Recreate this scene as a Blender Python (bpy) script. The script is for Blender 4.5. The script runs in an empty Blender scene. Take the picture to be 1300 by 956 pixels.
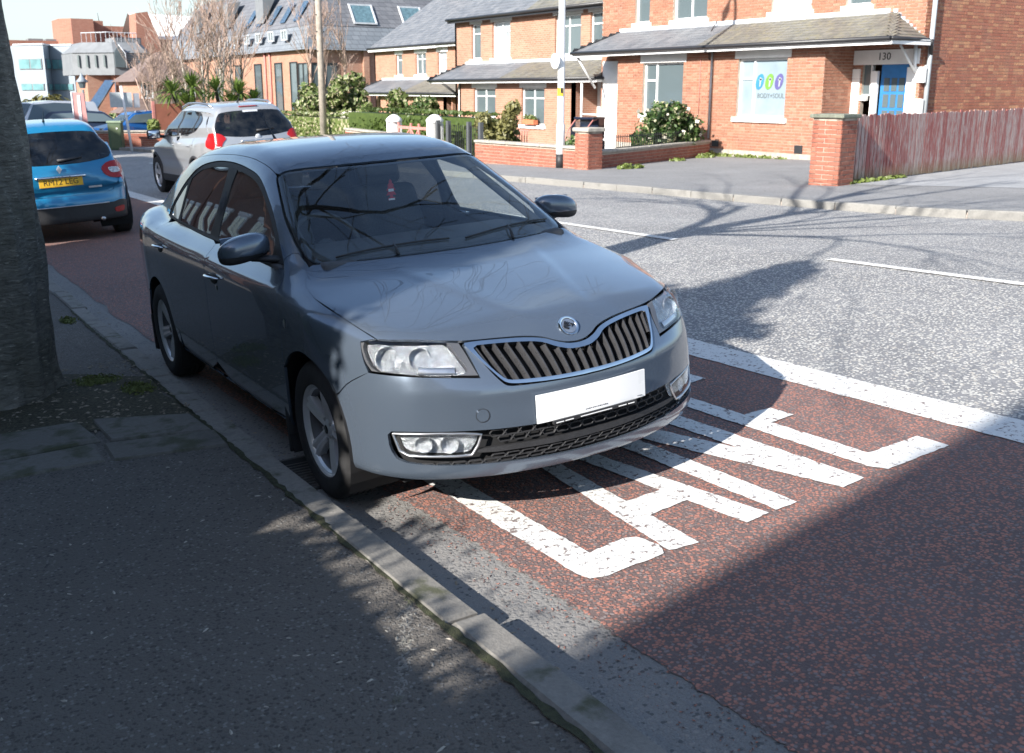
import bpy, bmesh, math, random
import numpy as np
from mathutils import Vector, Matrix
from mathutils import noise as mnoise
from mathutils.geometry import delaunay_2d_cdt
R = math.radians
rng = random.Random(7)
nrng = np.random.default_rng(11)
scene = bpy.context.scene
COL = scene.collection

# ------------------------------------------------------------------ camera
cam_d = bpy.data.cameras.new('camera'); cam = bpy.data.objects.new('camera', cam_d); COL.objects.link(cam)
cam_d.sensor_width = 36.0; cam_d.lens = 1267.32*36/1300; cam_d.shift_y = -44.5/1300
cam_d.clip_start = .05; cam_d.clip_end = 6000
yaw, pitch, roll = 0.5720, 0.2472, 0.0015
fw = Vector((math.sin(yaw)*math.cos(pitch), math.cos(yaw)*math.cos(pitch), -math.sin(pitch)))
rt = Vector((math.cos(yaw), -math.sin(yaw), 0)); up = rt.cross(fw)
rt, up = rt*math.cos(roll) + up*math.sin(roll), up*math.cos(roll) - rt*math.sin(roll)
cam.matrix_world = Matrix(((rt.x, up.x, -fw.x, -2.3257), (rt.y, up.y, -fw.y, -3.7746), (rt.z, up.z, -fw.z, 1.6540), (0, 0, 0, 1)))
cam_d.dof.use_dof = True; cam_d.dof.focus_distance = 4.4; cam_d.dof.aperture_fstop = 7.0
scene.camera = cam

# ------------------------------------------------------------------ sky and sun
SUN = Vector((-1.75, -.52, 1.0)).normalized()
world = bpy.data.worlds.new('World'); scene.world = world; world.use_nodes = True
wn = world.node_tree; wn.nodes.clear()
sky = wn.nodes.new('ShaderNodeTexSky'); sky.sky_type = 'NISHITA'; sky.sun_disc = False
sky.sun_elevation = math.asin(SUN.z); sky.sun_rotation = math.atan2(SUN.x, SUN.y)
sky.air_density = 1.0; sky.dust_density = .8; sky.ozone_density = .8
bg = wn.nodes.new('ShaderNodeBackground'); bg.inputs[1].default_value = .12
wo = wn.nodes.new('ShaderNodeOutputWorld')
tc = wn.nodes.new('ShaderNodeTexCoord'); mp = wn.nodes.new('ShaderNodeMapping'); mp.inputs['Scale'].default_value = (1.2, 1.2, 5.0)
nz = wn.nodes.new('ShaderNodeTexNoise'); nz.inputs['Scale'].default_value = 2.3; nz.inputs['Detail'].default_value = 7; nz.inputs['Roughness'].default_value = .58
cr = wn.nodes.new('ShaderNodeValToRGB'); cr.color_ramp.elements[0].position = .57; cr.color_ramp.elements[1].position = .84
cr.color_ramp.elements[1].color = (.80, .80, .80, 1)
mx = wn.nodes.new('ShaderNodeMix'); mx.data_type = 'RGBA'; mx.inputs['B'].default_value = (2.75, 3.25, 3.6, 1)
wn.links.new(tc.outputs['Generated'], mp.inputs[0]); wn.links.new(mp.outputs[0], nz.inputs[0]); wn.links.new(nz.outputs[0], cr.inputs[0])
sp = wn.nodes.new('ShaderNodeSeparateXYZ'); wn.links.new(tc.outputs['Generated'], sp.inputs[0])
hz_ = wn.nodes.new('ShaderNodeValToRGB'); hz_.color_ramp.elements[0].position = .0; hz_.color_ramp.elements[0].color = (.85, .85, .85, 1); hz_.color_ramp.elements[1].position = .21; hz_.color_ramp.elements[1].color = (0, 0, 0, 1)
wn.links.new(sp.outputs[2], hz_.inputs[0]); mxx = wn.nodes.new('ShaderNodeMath'); mxx.operation = 'MAXIMUM'; wn.links.new(hz_.outputs[0], mxx.inputs[0]); wn.links.new(cr.outputs[0], mxx.inputs[1])
wn.links.new(mxx.outputs[0], mx.inputs['Factor']); wn.links.new(sky.outputs[0], mx.inputs['A']); wn.links.new(mx.outputs['Result'], bg.inputs[0])
wn.links.new(bg.outputs[0], wo.inputs[0])
sd = bpy.data.lights.new('sun', 'SUN'); sd.energy = 5.0; sd.angle = R(.53); sd.color = (1.0, .955, .89)
sun = bpy.data.objects.new('sun', sd); COL.objects.link(sun); sun.rotation_euler = (-SUN).to_track_quat('-Z', 'Y').to_euler(); sun.location = SUN*60
scene.view_settings.view_transform = 'Standard'; scene.view_settings.look = 'None'; scene.view_settings.gamma = 1
scene.view_settings.exposure = 1.13

# ------------------------------------------------------------------ helpers
def gy(y): return float(np.interp(y, [-60, -30, 4, 30, 60, 200], [1.6, 1.092, -.1456, -.72, -1.15, -1.3]))
def gx(x): return float(np.interp(x, [-40, -6, -1, 4.9, 8.7, 60], [-.30, -.24, -.0527, .258, .20, .30]))
def gz(x, y): return gx(x) + gy(y)
XB = [-40, -6, -1, 4.9, 8.7, 60]; YB = [-60, -30, 4, 30, 60, 200]

MATS = {}
def mat(name, build):
    if name not in MATS:
        m = bpy.data.materials.new(name); m.use_nodes = True; nt = m.node_tree; nt.nodes.clear()
        out = nt.nodes.new('ShaderNodeOutputMaterial'); build(nt, out); MATS[name] = m
    return MATS[name]
class NT:
    def __init__(s, nt): s.nt = nt
    def n(s, typ, ins=None, **kw):
        nd = s.nt.nodes.new('ShaderNode' + typ)
        for k, v in kw.items(): setattr(nd, k, v)
        for k, v in (ins or {}).items():
            if isinstance(v, bpy.types.NodeSocket): s.nt.links.new(v, nd.inputs[k])
            else:
                if isinstance(v, tuple) and len(v) == 3 and nd.inputs[k].type == 'RGBA': v = v + (1,)
                nd.inputs[k].default_value = v
        return nd
    def ramp(s, fac, *st, interp='LINEAR'):
        nd = s.nt.nodes.new('ShaderNodeValToRGB'); e = nd.color_ramp.elements; nd.color_ramp.interpolation = interp
        while len(e) < len(st): e.new(.5)
        for el, (p, c) in zip(e, st):
            el.position = p; el.color = (c, c, c, 1) if isinstance(c, (int, float)) else tuple(c) + (1,)
        s.nt.links.new(fac, nd.inputs[0]); return nd.outputs[0]
    def mix(s, f, a, b, blend='MIX'):
        nd = s.nt.nodes.new('ShaderNodeMix'); nd.data_type = 'RGBA'; nd.blend_type = blend
        for k, v in (('Factor', f), ('A', a), ('B', b)):
            i = [q for q in nd.inputs if q.name == k and q.enabled and (q.type == 'RGBA' or k == 'Factor')][0]
            if isinstance(v, bpy.types.NodeSocket): s.nt.links.new(v, i)
            else: i.default_value = v if isinstance(v, (int, float)) else tuple(v) + (1,)
        return [o for o in nd.outputs if o.type == 'RGBA'][0]
    def math(s, op, a, b=0., c=0.):
        nd = s.nt.nodes.new('ShaderNodeMath'); nd.operation = op
        for i, v in enumerate((a, b, c)):
            if isinstance(v, bpy.types.NodeSocket): s.nt.links.new(v, nd.inputs[i])
            else: nd.inputs[i].default_value = v
        return nd.outputs[0]
    def obj(s, scale=None):
        tcn = s.nt.nodes.new('ShaderNodeTexCoord')
        if scale is None: return tcn.outputs['Object']
        m = s.n('Mapping', {'Vector': tcn.outputs['Object'], 'Scale': scale}); return m.outputs[0]
    def pos(s, scale=(1, 1, 1), rot=(0, 0, 0)):
        g = s.nt.nodes.new('ShaderNodeNewGeometry'); m = s.n('Mapping', {'Vector': g.outputs['Position'], 'Scale': scale, 'Rotation': rot}); return m.outputs[0]
    def noise(s, vec, scale, detail=4, rough=.55, dist=0):
        return s.n('TexNoise', {'Vector': vec, 'Scale': scale, 'Detail': detail, 'Roughness': rough, 'Distortion': dist}).outputs[0]
    def bump(s, h, strength=.5, dist=.01):
        return s.n('Bump', {'Height': h, 'Strength': strength, 'Distance': dist}).outputs[0]
    def bsdf(s, out, col, rough=.6, nrm=None, **kw):
        b = s.nt.nodes.new('ShaderNodeBsdfPrincipled')
        for k, v in dict({'Base Color': col, 'Roughness': rough}, **kw).items():
            if isinstance(v, bpy.types.NodeSocket): s.nt.links.new(v, b.inputs[k])
            else: b.inputs[k].default_value = (tuple(v) + (1,)) if isinstance(v, (tuple, list)) and len(v) == 3 else v
        if nrm is not None: s.nt.links.new(nrm, b.inputs['Normal'])
        if out is not None: s.nt.links.new(b.outputs[0], out.inputs[0])
        return b
def simple(name, col, rough=.6, vary=.12, scale=6., bump=0., metallic=0., **kw):
    def f(nt, out):
        t = NT(nt); v = t.pos(); n = t.noise(v, scale, 5)
        c = t.mix(t.ramp(n, (.3, 0.), (.7, 1.)), tuple(x*(1 - vary) for x in col), tuple(min(1, x*(1 + vary)) for x in col))
        nr = t.bump(t.noise(v, scale*6, 3), bump, .01) if bump else None
        r = t.math('ADD', t.math('MULTIPLY', n, .12), rough - .06)
        t.bsdf(out, c, r, nr, Metallic=metallic, **kw)
    return mat(name, f)

def tag(o, label=None, cat=None, group=None, kind=None):
    if label: o['label'] = label
    if cat: o['category'] = cat
    if group: o['group'] = group
    if kind: o['kind'] = kind
    return o
def empty(name, loc=(0, 0, 0), rz=0, label=None, cat=None, group=None, matrix=None):
    o = bpy.data.objects.new(name, None); o.empty_display_size = .2; COL.objects.link(o)
    if matrix is not None: o.matrix_world = matrix
    else: o.location = loc; o.rotation_euler = (0, 0, rz)
    return tag(o, label, cat, group)
def mesh_obj(name, verts, faces, m, parent=None, smooth=False, normals=None, uv=None):
    me = bpy.data.meshes.new(name); me.from_pydata([tuple(map(float, v)) for v in verts], [], [tuple(int(i) for i in f) for f in faces]); 
    for q in (m if isinstance(m, (list, tuple)) else [m]): me.materials.append(q)
    if smooth: me.polygons.foreach_set('use_smooth', [True]*len(me.polygons))
    me.update()
    if normals is not None: me.normals_split_custom_set_from_vertices([tuple(map(float, n)) for n in normals])
    o = bpy.data.objects.new(name, me); COL.objects.link(o)
    if parent is not None: o.parent = parent
    return o
def copy_tree(o, parent=None):
    c = o.copy(); COL.objects.link(c)
    if parent is not None: c.parent = parent
    for ch in list(o.children): copy_tree(ch, c)
    return c

class MB:
    """collects verts and faces for one mesh"""
    def __init__(s): s.v = []; s.f = []; s.mi = []
    def add(s, v, f, mi=0):
        b = len(s.v); s.v.extend(v); s.f.extend([tuple(i + b for i in q) for q in f]); s.mi.extend([mi]*len(f)); return s
    def box(s, c, d, rz=0, mi=0, mtx=None, bev=0):
        x, y, z = d[0]/2, d[1]/2, d[2]/2
        if bev:
            b = min(bev, x*.49, y*.49, z*.49); vs = []
            for zz, q in ((-z, b), (-z + b, 0), (z - b, 0), (z, b)):
                vs += [(-x + q + (0 if q else 0), -y + q, zz), (x - q, -y + q, zz), (x - q, y - q, zz), (-x + q, y - q, zz)]
            fs = [(3, 2, 1, 0), (12, 13, 14, 15)]
            for k in range(3):
                for i in range(4): j = (i + 1) % 4; fs.append((k*4 + i, k*4 + j, k*4 + 4 + j, k*4 + 4 + i))
        else:
            vs = [(-x, -y, -z), (x, -y, -z), (x, y, -z), (-x, y, -z), (-x, -y, z), (x, -y, z), (x, y, z), (-x, y, z)]
            fs = [(3, 2, 1, 0), (4, 5, 6, 7), (0, 1, 5, 4), (1, 2, 6, 5), (2, 3, 7, 6), (3, 0, 4, 7)]
        cs, sn = math.cos(rz), math.sin(rz); out = []
        for a, b_, c_ in vs:
            if mtx is not None: p = mtx @ Vector((a, b_, c_)); out.append((p.x + c[0], p.y + c[1], p.z + c[2]))
            else: out.append((a*cs - b_*sn + c[0], a*sn + b_*cs + c[1], c_ + c[2]))
        return s.add(out, fs, mi)
    def tube(s, pts, r, n=8, mi=0, caps=True, squash=None):
        pts = [Vector(p) for p in pts]; rr = r if isinstance(r, (list, tuple)) else [r]*len(pts)
        vs = []; fs = []; up = None
        for i, p in enumerate(pts):
            t = (pts[min(i+1, len(pts)-1)] - pts[max(i-1, 0)]).normalized()
            if up is None:
                up = Vector((0, 0, 1)) if abs(t.z) < .9 else Vector((1, 0, 0))
            a = t.cross(up); 
            if a.length < 1e-6: a = t.orthogonal()
            a.normalize(); b = a.cross(t).normalized(); up = b
            for k in range(n):
                an = 2*math.pi*k/n; q = p + a*(math.cos(an)*rr[i]) + b*(math.sin(an)*rr[i]*(squash or 1)); vs.append(tuple(q))
        for i in range(len(pts)-1):
            for k in range(n): k2 = (k+1) % n; fs.append((i*n+k, i*n+k2, (i+1)*n+k2, (i+1)*n+k))
        if caps: fs.append(tuple(range(n-1, -1, -1))); fs.append(tuple((len(pts)-1)*n + k for k in range(n)))
        return s.add(vs, fs, mi)
    def lathe(s, prof, n=32, axis='x', c=(0, 0, 0), mi=0, a0=0, a1=None, closed=False):
        full = a1 is None; a1 = 2*math.pi if full else a1; m = n if full else n + 1; vs = []; fs = []
        for k in range(m):
            a = a0 + (a1 - a0)*k/n; ca, sa = math.cos(a), math.sin(a)
            for (h, r) in prof:
                v = (h, r*ca, r*sa) if axis == 'x' else ((r*ca, h, r*sa) if axis == 'y' else (r*ca, r*sa, h))
                vs.append((v[0] + c[0], v[1] + c[1], v[2] + c[2]))
        L = len(prof)
        for k in range(n):
            k2 = (k+1) % m if full else k + 1
            for i in range(L-1): fs.append((k*L+i, k2*L+i, k2*L+i+1, k*L+i+1))
        return s.add(vs, fs, mi)
    def prism(s, poly, z0, z1, mi=0):
        n = len(poly); vs = [(p[0], p[1], z0) for p in poly] + [(p[0], p[1], z1) for p in poly]
        fs = [tuple(range(n-1, -1, -1)), tuple(range(n, 2*n))] + [(i, (i+1) % n, n + (i+1) % n, n + i) for i in range(n)]
        return s.add(vs, fs, mi)
    def build(s, name, m, parent=None, smooth=False, kind=None, loc=None, autosmooth=None):
        me = bpy.data.meshes.new(name); me.from_pydata([tuple(v) for v in s.v], [], s.f)
        for q in (m if isinstance(m, (list, tuple)) else [m]): me.materials.append(q)
        if any(s.mi): me.polygons.foreach_set('material_index', s.mi)
        if smooth: me.polygons.foreach_set('use_smooth', [True]*len(me.polygons))
        me.update()
        if autosmooth: me.set_sharp_from_angle(angle=autosmooth)
        o = bpy.data.objects.new(name, me); COL.objects.link(o)
        if parent is not None: o.parent = parent
        if loc is not None: o.location = loc
        if kind: o['kind'] = kind
        return o
def text_mesh(txt, size, depth=.002):
    """lettering as mesh data, lying in the xy plane, centred"""
    cu = bpy.data.curves.new('lettering', 'FONT'); cu.body = txt; cu.size = size; cu.extrude = depth; cu.align_x = 'CENTER'; cu.align_y = 'CENTER'; cu.resolution_u = 3
    o = bpy.data.objects.new('tmp', cu); COL.objects.link(o)
    dg = bpy.context.evaluated_depsgraph_get(); dg.update(); me = bpy.data.meshes.new_from_object(o.evaluated_get(dg)); bpy.data.objects.remove(o); bpy.data.curves.remove(cu)
    return me
def text_obj(name, txt, size, m, parent, matrix, depth=.002, wscale=1.):
    me = text_mesh(txt, size, depth); me.materials.clear(); me.materials.append(m)
    o = bpy.data.objects.new(name, me); COL.objects.link(o); o.parent = parent; o.matrix_local = matrix @ Matrix.Diagonal((wscale, 1, 1, 1)); return o
def frame(xa, ya, o):
    """4x4 with local x -> xa, local y -> ya, origin o"""
    xa = Vector(xa).normalized(); ya = Vector(ya).normalized(); za = xa.cross(ya)
    return Matrix(((xa.x, ya.x, za.x, o[0]), (xa.y, ya.y, za.y, o[1]), (xa.z, ya.z, za.z, o[2]), (0, 0, 0, 1)))


# ------------------------------------------------------------------ materials
def paint(name, col, metallic=.55, rough=.32, coat=1.):
    def f(nt, out):
        t = NT(nt); v = t.obj(); fl = t.n('TexVoronoi', {'Vector': v, 'Scale': 900.}).outputs['Color']
        g = t.math('MULTIPLY', t.n('SeparateColor', {'Color': fl}).outputs[0], .10)
        c = t.mix(g, col, tuple(min(1, x*1.6 + .01) for x in col))
        dust = t.ramp(t.noise(v, 5, 6), (.45, 0.), (.85, .035)); c = t.mix(dust, c, (.30, .29, .27))
        r = t.math('ADD', t.math('MULTIPLY', t.noise(v, 14, 5), .10), rough - .05)
        b = t.bsdf(out, c, r, None, Metallic=metallic); b.inputs['Coat Weight'].default_value = coat
        b.inputs['Coat Roughness'].default_value = .015
    return mat(name, f)
def glass(name, tint=(.55, .60, .60), refl=1.0, spec=(.9, .95, 1.)):
    def f(nt, out):
        t = NT(nt); tr = t.n('BsdfTransparent', {'Color': tint}); gl = t.n('BsdfGlossy', {'Color': spec, 'Roughness': .012})
        gb = t.n('NewGeometry').outputs['Backfacing']; ior = t.math('ADD', 1.52, t.math('MULTIPLY', gb, 1/1.52 - 1.52)); fr = t.n('Fresnel', {'IOR': ior}).outputs[0]; fac = t.math('MINIMUM', t.math('MULTIPLY', fr, 1.3*refl), 1.0)
        d = t.n('BsdfDiffuse', {'Color': (.5, .5, .48)}); dirt = t.ramp(t.noise(t.obj(), 6, 6), (.4, .0), (.8, .05))
        a = t.n('MixShader', {0: fac, 1: tr.outputs[0], 2: gl.outputs[0]}); b = t.n('MixShader', {0: dirt, 1: a.outputs[0], 2: d.outputs[0]})
        nt.links.new(b.outputs[0], out.inputs[0])
    return mat(name, f)
def window_glass(name, tint=(.10, .13, .14), rough=.02):
    def f(nt, out):
        t = NT(nt); v = t.pos(); wob = t.bump(t.noise(v, 1.1, 2), .12, .05)
        t.bsdf(out, tint, rough, wob, **{'Specular IOR Level': .75, 'Coat Weight': .6, 'Coat Roughness': .01})
    return mat(name, f)
M_steel = paint('steel_grey_paint', (.112, .142, .185), .54, .24)
M_blue = paint('bright_blue_paint', (.010, .20, .39), .30, .30)
M_silver = paint('silver_paint', (.42, .43, .44), .5, .3)
M_dblue = paint('dark_blue_paint', (.012, .02, .045), .3, .3)
M_white_car = paint('white_paint_car', (.72, .73, .74), .0, .35)
M_cobalt = paint('cobalt_paint', (.02, .14, .42), .2, .3)
M_glass = glass('car_glass', (.82, .87, .86))
M_glass_dark = glass('privacy_glass', (.10, .11, .12), 1.1)
M_lens = glass('lamp_lens', (.93, .94, .95), .8)
M_chrome = simple('chrome', (.78, .79, .80), .12, .04, 30, 0, 1.)
M_satin = simple('satin_metal', (.50, .51, .53), .30, .08, 20, 0, .9)
M_reflector = simple('lamp_reflector', (.50, .52, .54), .22, .30, 45, .7, 1.)
M_alloy = simple('alloy_rim', (.66, .67, .69), .33, .06, 20, 0, .55)
M_alloy_in = simple('alloy_shade', (.10, .10, .105), .5, .1, 20, 0, .5)
M_slat = simple('grille_slat_grey', (.075, .075, .08), .28, .1, 30, 0, .5)
M_black_gloss = simple('gloss_black', (.012, .012, .014), .18, .1)
M_black = simple('black_plastic', (.022, .022, .024), .55, .2, 30, .15)
M_void = simple('dark_cavity', (.008, .008, .009), .9)
M_rubber = simple('tyre_rubber', (.022, .022, .023), .82, .25, 40, .3)
M_cabin = simple('cabin_trim', (.065, .067, .073), .75, .2, 40, .2)
M_seat = simple('seat_fabric', (.085, .088, .096), .92, .2, 120, .4)
M_roofliner = simple('roof_liner', (.42, .42, .41), .9)
M_badge = simple('badge_silver', (.72, .73, .75), .35, .05, 20, 0, .25)
M_lamp_trim = simple('lamp_trim', (.09, .09, .095), .3, .1)
M_plate = simple('plate_white', (.86, .86, .85), .28, .02)
M_plate_y = simple('plate_yellow', (.80, .47, .04), .3, .03)
M_ink = simple('black_ink', (.015, .015, .015), .5)
M_red_lens = simple('red_lens', (.36, .010, .012), .12, .1, 90, .2)
M_red_card = simple('red_card', (.60, .03, .04), .7)
M_amber = simple('amber', (.75, .25, .04), .3)

def asphalt(name, dark, chips, cover, scale=62., stretch=(1, 1, 1), rough=.85, bump=.8, patch=.25, wear=None):
    """binder with stone chips: chips = list of (weight, colour)"""
    def f(nt, out):
        t = NT(nt); v = t.pos(stretch)
        wob = t.n('VectorMath', {0: v, 1: t.n('VectorMath', {0: t.n('TexNoise', {'Vector': v, 'Scale': scale*.8, 'Detail': 2.}).outputs['Color'], 1: (.012, .012, .012)}, operation='MULTIPLY').outputs[0]}, operation='ADD').outputs[0]
        vo = t.n('TexVoronoi', {'Vector': wob, 'Scale': scale, 'Randomness': 1.}); rnd = t.n('SeparateColor', {'Color': vo.outputs['Color']})
        n1 = t.noise(t.pos(), .9, 5); n2 = t.noise(t.pos(), 9, 6)
        big = t.ramp(n1, (.3, -.0), (.72, 1.))
        cov = t.math('ADD', cover, t.math('MULTIPLY', t.math('SUBTRACT', n2, .5), patch*1.6))
        cov = t.math('ADD', cov, t.math('MULTIPLY', t.math('SUBTRACT', n1, .5), patch))
        isch = t.math('LESS_THAN', rnd.outputs[0], cov)
        disc = t.ramp(vo.outputs['Distance'], (.42, 1.), (.58, 0.))
        m = t.math('MULTIPLY', isch, disc)
        st = []; acc = 0
        for w, c in chips: st.append((acc, c)); acc += w
        cc = t.ramp(rnd.outputs[1], *st, interp='CONSTANT')
        cc = t.mix(t.ramp(t.noise(v, scale*5, 2), (.3, 0.), (.7, .35)), cc, tuple(x*.6 for x in chips[0][1]))
        base = t.mix(big, tuple(x*.82 for x in dark), tuple(min(1, x*1.22) for x in dark))
        base = t.mix(t.ramp(t.noise(v, scale*3, 3), (.3, 0.), (.75, .5)), base, tuple(min(1, x*1.9) for x in dark))
        col = t.mix(m, base, cc)
        if wear: col = t.mix(t.ramp(t.noise(t.pos(), wear[1], 6), (wear[2], 0.), (wear[2] + .15, 1.)), col, wear[0])
        h = t.math('ADD', t.math('MULTIPLY', disc, t.math('ADD', t.math('MULTIPLY', rnd.outputs[2], .6), .4)), t.math('MULTIPLY', t.noise(v, scale*2.5, 3), .5))
        t.bsdf(out, col, t.ramp(n2, (.3, rough - .07), (.7, rough + .07)), t.bump(h, bump, .006), **{'Specular IOR Level': .35})
    return mat(name, f)
M_road = asphalt('chipped_asphalt', (.17, .17, .175), [(.5, (.62, .60, .55)), (.3, (.42, .41, .385)), (.2, (.50, .46, .40))], .60, 58, (1, 1, 1), patch=.34)
M_lane = asphalt('red_asphalt', (.115, .083, .078), [(.40, (.43, .19, .14)), (.22, (.31, .14, .105)), (.20, (.21, .185, .18)), (.18, (.12, .105, .105))], .94, 78, patch=.35, bump=.7)
M_gutter = asphalt('grey_asphalt', (.165, .158, .150), [(.5, (.20, .195, .19)), (.3, (.09, .09, .09)), (.2, (.25, .23, .21))], .45, 70, patch=.2, bump=.5)
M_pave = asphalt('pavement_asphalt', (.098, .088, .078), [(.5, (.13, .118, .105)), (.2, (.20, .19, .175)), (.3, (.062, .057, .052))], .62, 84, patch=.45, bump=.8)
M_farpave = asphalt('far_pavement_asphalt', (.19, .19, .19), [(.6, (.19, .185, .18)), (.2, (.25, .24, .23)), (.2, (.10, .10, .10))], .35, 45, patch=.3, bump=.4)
M_sidepave = asphalt('pale_concrete_path', (.26, .265, .27), [(.6, (.30, .30, .29)), (.2, (.34, .33, .32)), (.2, (.22, .22, .22))], .35, 45, patch=.2, bump=.3)
M_groundfar = asphalt('far_ground', (.10, .105, .09), [(1., (.14, .13, .11))], .3, 12, patch=.4, bump=.2)
def kerbmat(name, a, b, moss=.0):
    def f(nt, out):
        t = NT(nt); v = t.pos(); oi = t.n('ObjectInfo').outputs['Random']
        c = t.mix(t.ramp(t.noise(v, 45, 6, .7), (.3, 0.), (.7, 1.)), a, b)
        c = t.mix(t.math('MULTIPLY', oi, .35), c, tuple(x*.7 for x in a))
        c = t.mix(t.ramp(t.noise(v, 4, 6), (.55, 0.), (.75, .55)), c, (.06, .055, .05))
        if moss: c = t.mix(t.ramp(t.noise(v, 7, 5), (.62 - moss, 0.), (.75 - moss, .8)), c, (.045, .05, .018))
        t.bsdf(out, c, .85, t.bump(t.noise(v, 90, 4, .7), .6, .006))
    return mat(name, f)
M_kerb = kerbmat('kerb_granite', (.165, .155, .14), (.26, .245, .22), .06)
M_kerb_far = kerbmat('kerb_pale', (.21, .205, .19), (.28, .27, .25), .0)
M_slab = kerbmat('paving_stone', (.125, .115, .10), (.18, .17, .15), .12)
M_moss = simple('moss_strip', (.042, .045, .02), .95, .5, 40, .9)
M_moss_tuft = simple('moss_tuft', (.13, .15, .045), .95, .4, 60)
M_soil = simple('tree_pit_soil', (.075, .068, .042), .95, .55, 60, 1.)
def linepaint():
    def f(nt, out):
        t = NT(nt); v = t.pos(); n = t.noise(v, 26, 8, .72)
        crack = t.ramp(t.n('TexVoronoi', {'Vector': v, 'Scale': 60.}).outputs['Distance'], (.55, 0.), (.75, 1.))
        w = t.ramp(t.math('ADD', n, t.math('MULTIPLY', crack, .10)), (.58, 0.), (.665, 1.))
        c = t.mix(w, (.66, .655, .63), (.17, .13, .12)); c = t.mix(t.ramp(t.noise(v, 5, 5), (.45, 0.), (.8, .25)), c, (.45, .44, .42))
        t.bsdf(out, c, .7, t.bump(t.math('ADD', n, crack), .4, .004))
    return mat('road_line_paint', f)
M_line = linepaint()
def brick(name, cols, rough=.88):
    def f(nt, out):
        t = NT(nt); v = t.pos(); r = t.n('ObjectInfo').outputs['Random']; 
        vo = t.n('TexWhiteNoise', {'Vector': t.n('VectorMath', {0: t.pos((4.65, 4.65, 13.3)), }, operation='FLOOR').outputs[0]}).outputs[0]
        rr = t.math('FRACT', t.math('ADD', r, vo))
        st = [(i/len(cols), c) for i, c in enumerate(cols)]
        c = t.ramp(rr, *st); c = t.mix(t.ramp(t.noise(v, 30, 5), (.3, 0.), (.75, .45)), c, tuple(x*.62 for x in cols[0]))
        c = t.mix(t.ramp(t.noise(v, 1.4, 5), (.52, 0.), (.75, .35)), c, (.20, .12, .09))
        t.bsdf(out, c, rough, t.bump(t.noise(v, 70, 4), .5, .006))
    return mat(name, f)
M_brick = brick('orange_brick', [(.335, .145, .088), (.39, .185, .115), (.28, .115, .07), (.43, .235, .155), (.355, .155, .095)])
M_brick_red = brick('red_brick', [(.32, .105, .065), (.37, .135, .085), (.27, .085, .055), (.41, .17, .11), (.34, .115, .075)])
M_brick_gable = brick('weathered_brick', [(.30, .115, .07), (.36, .15, .09), (.26, .09, .055), (.46, .24, .13), (.32, .12, .075)])
M_mortar = simple('mortar', (.42, .36, .30), .95, .2, 8, .3)
M_mortar_d = simple('mortar_grey', (.34, .29, .25), .95, .25, 8, .3)
def brick_far(name, a, b, mortar, sx=4.65, sz=13.3):
    def f(nt, out):
        t = NT(nt); g = t.pos(); s = t.n('SeparateXYZ', {0: g}); u = t.math('ADD', s.outputs[0], s.outputs[1])
        vv = t.n('CombineXYZ', {0: u, 1: s.outputs[2], 2: 0.}).outputs[0]
        bt = t.n('TexBrick', {'Vector': vv, 'Color1': a + (1,), 'Color2': b + (1,), 'Mortar': mortar + (1,), 'Scale': 1., 'Mortar Size': .006, 'Brick Width': .225, 'Row Height': .075, 'Mortar Smooth': .3})
        c = t.mix(t.ramp(t.noise(g, .8, 5), (.4, 0.), (.8, .35)), bt.outputs[0], tuple(x*.7 for x in a))
        t.bsdf(out, c, .9, t.bump(t.math('MULTIPLY', bt.outputs['Fac'], -1.), .4, .01))
    return mat(name, f)
M_bfar = brick_far('orange_brickwork', (.335, .155, .098), (.41, .215, .14), (.42, .34, .28))
M_bnear = brick_far('dark_red_brickwork', (.17, .075, .055), (.22, .10, .07), (.20, .16, .14))
M_bfar_red = brick_far('terracotta_brickwork', (.31, .125, .085), (.37, .165, .11), (.30, .19, .15))
def slate(name, a, b, lichen=0.):
    def f(nt, out):
        t = NT(nt); v = t.pos(); vo = t.n('TexWhiteNoise', {'Vector': t.n('VectorMath', {0: t.pos((1., 3.3, 7.))}, operation='FLOOR').outputs[0]}).outputs[0]
        r = t.math('FRACT', t.math('ADD', t.n('ObjectInfo').outputs['Random'], vo))
        c = t.mix(r, a, b); c = t.mix(t.ramp(t.noise(v, 14, 6), (.4, 0.), (.75, .5)), c, tuple(x*.7 for x in a))
        if lichen: c = t.mix(t.ramp(t.noise(v, 6, 6, .7), (.60 - lichen, 0.), (.72 - lichen, .75)), c, (.22, .20, .13))
        t.bsdf(out, c, .55, t.bump(t.noise(v, 40, 4), .3, .006))
    return mat(name, f)
M_slate = slate('blue_slate', (.13, .14, .155), (.21, .215, .225))
M_slate_old = slate('lichened_slate', (.13, .125, .11), (.20, .19, .165), .10)
M_slate_brown = slate('brown_tile', (.16, .11, .09), (.22, .16, .13))
M_lead = simple('lead_flashing', (.52, .54, .57), .5, .12, 5)
M_upvc = simple('white_frame', (.80, .80, .79), .4, .04)
M_render = simple('white_painted_masonry', (.80, .79, .77), .8, .06, 4, .2)
M_gutter_blk = simple('black_gutter', (.025, .025, .028), .4)
M_pipe = simple('grey_downpipe', (.36, .39, .41), .5)
M_win = window_glass('house_glass')
M_shop = simple('shop_window_glass', (.25, .32, .36), .2, .12, 2., 0, 0, **{'Coat Weight': .8, 'Coat Roughness': .02})
M_win_pale = simple('net_curtain_glass', (.34, .37, .39), .22, .25, 3., 0, 0, **{'Coat Weight': .8, 'Coat Roughness': .02})
M_win_teal = simple('teal_glazing', (.16, .32, .34), .08, .35, .8, 0, .2)
M_blind = simple('vertical_blind', (.50, .52, .53), .8)
M_blue_door = simple('blue_door_paint', (.03, .17, .42), .4)
M_red_door = simple('red_door_paint', (.55, .05, .045), .4)
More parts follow.
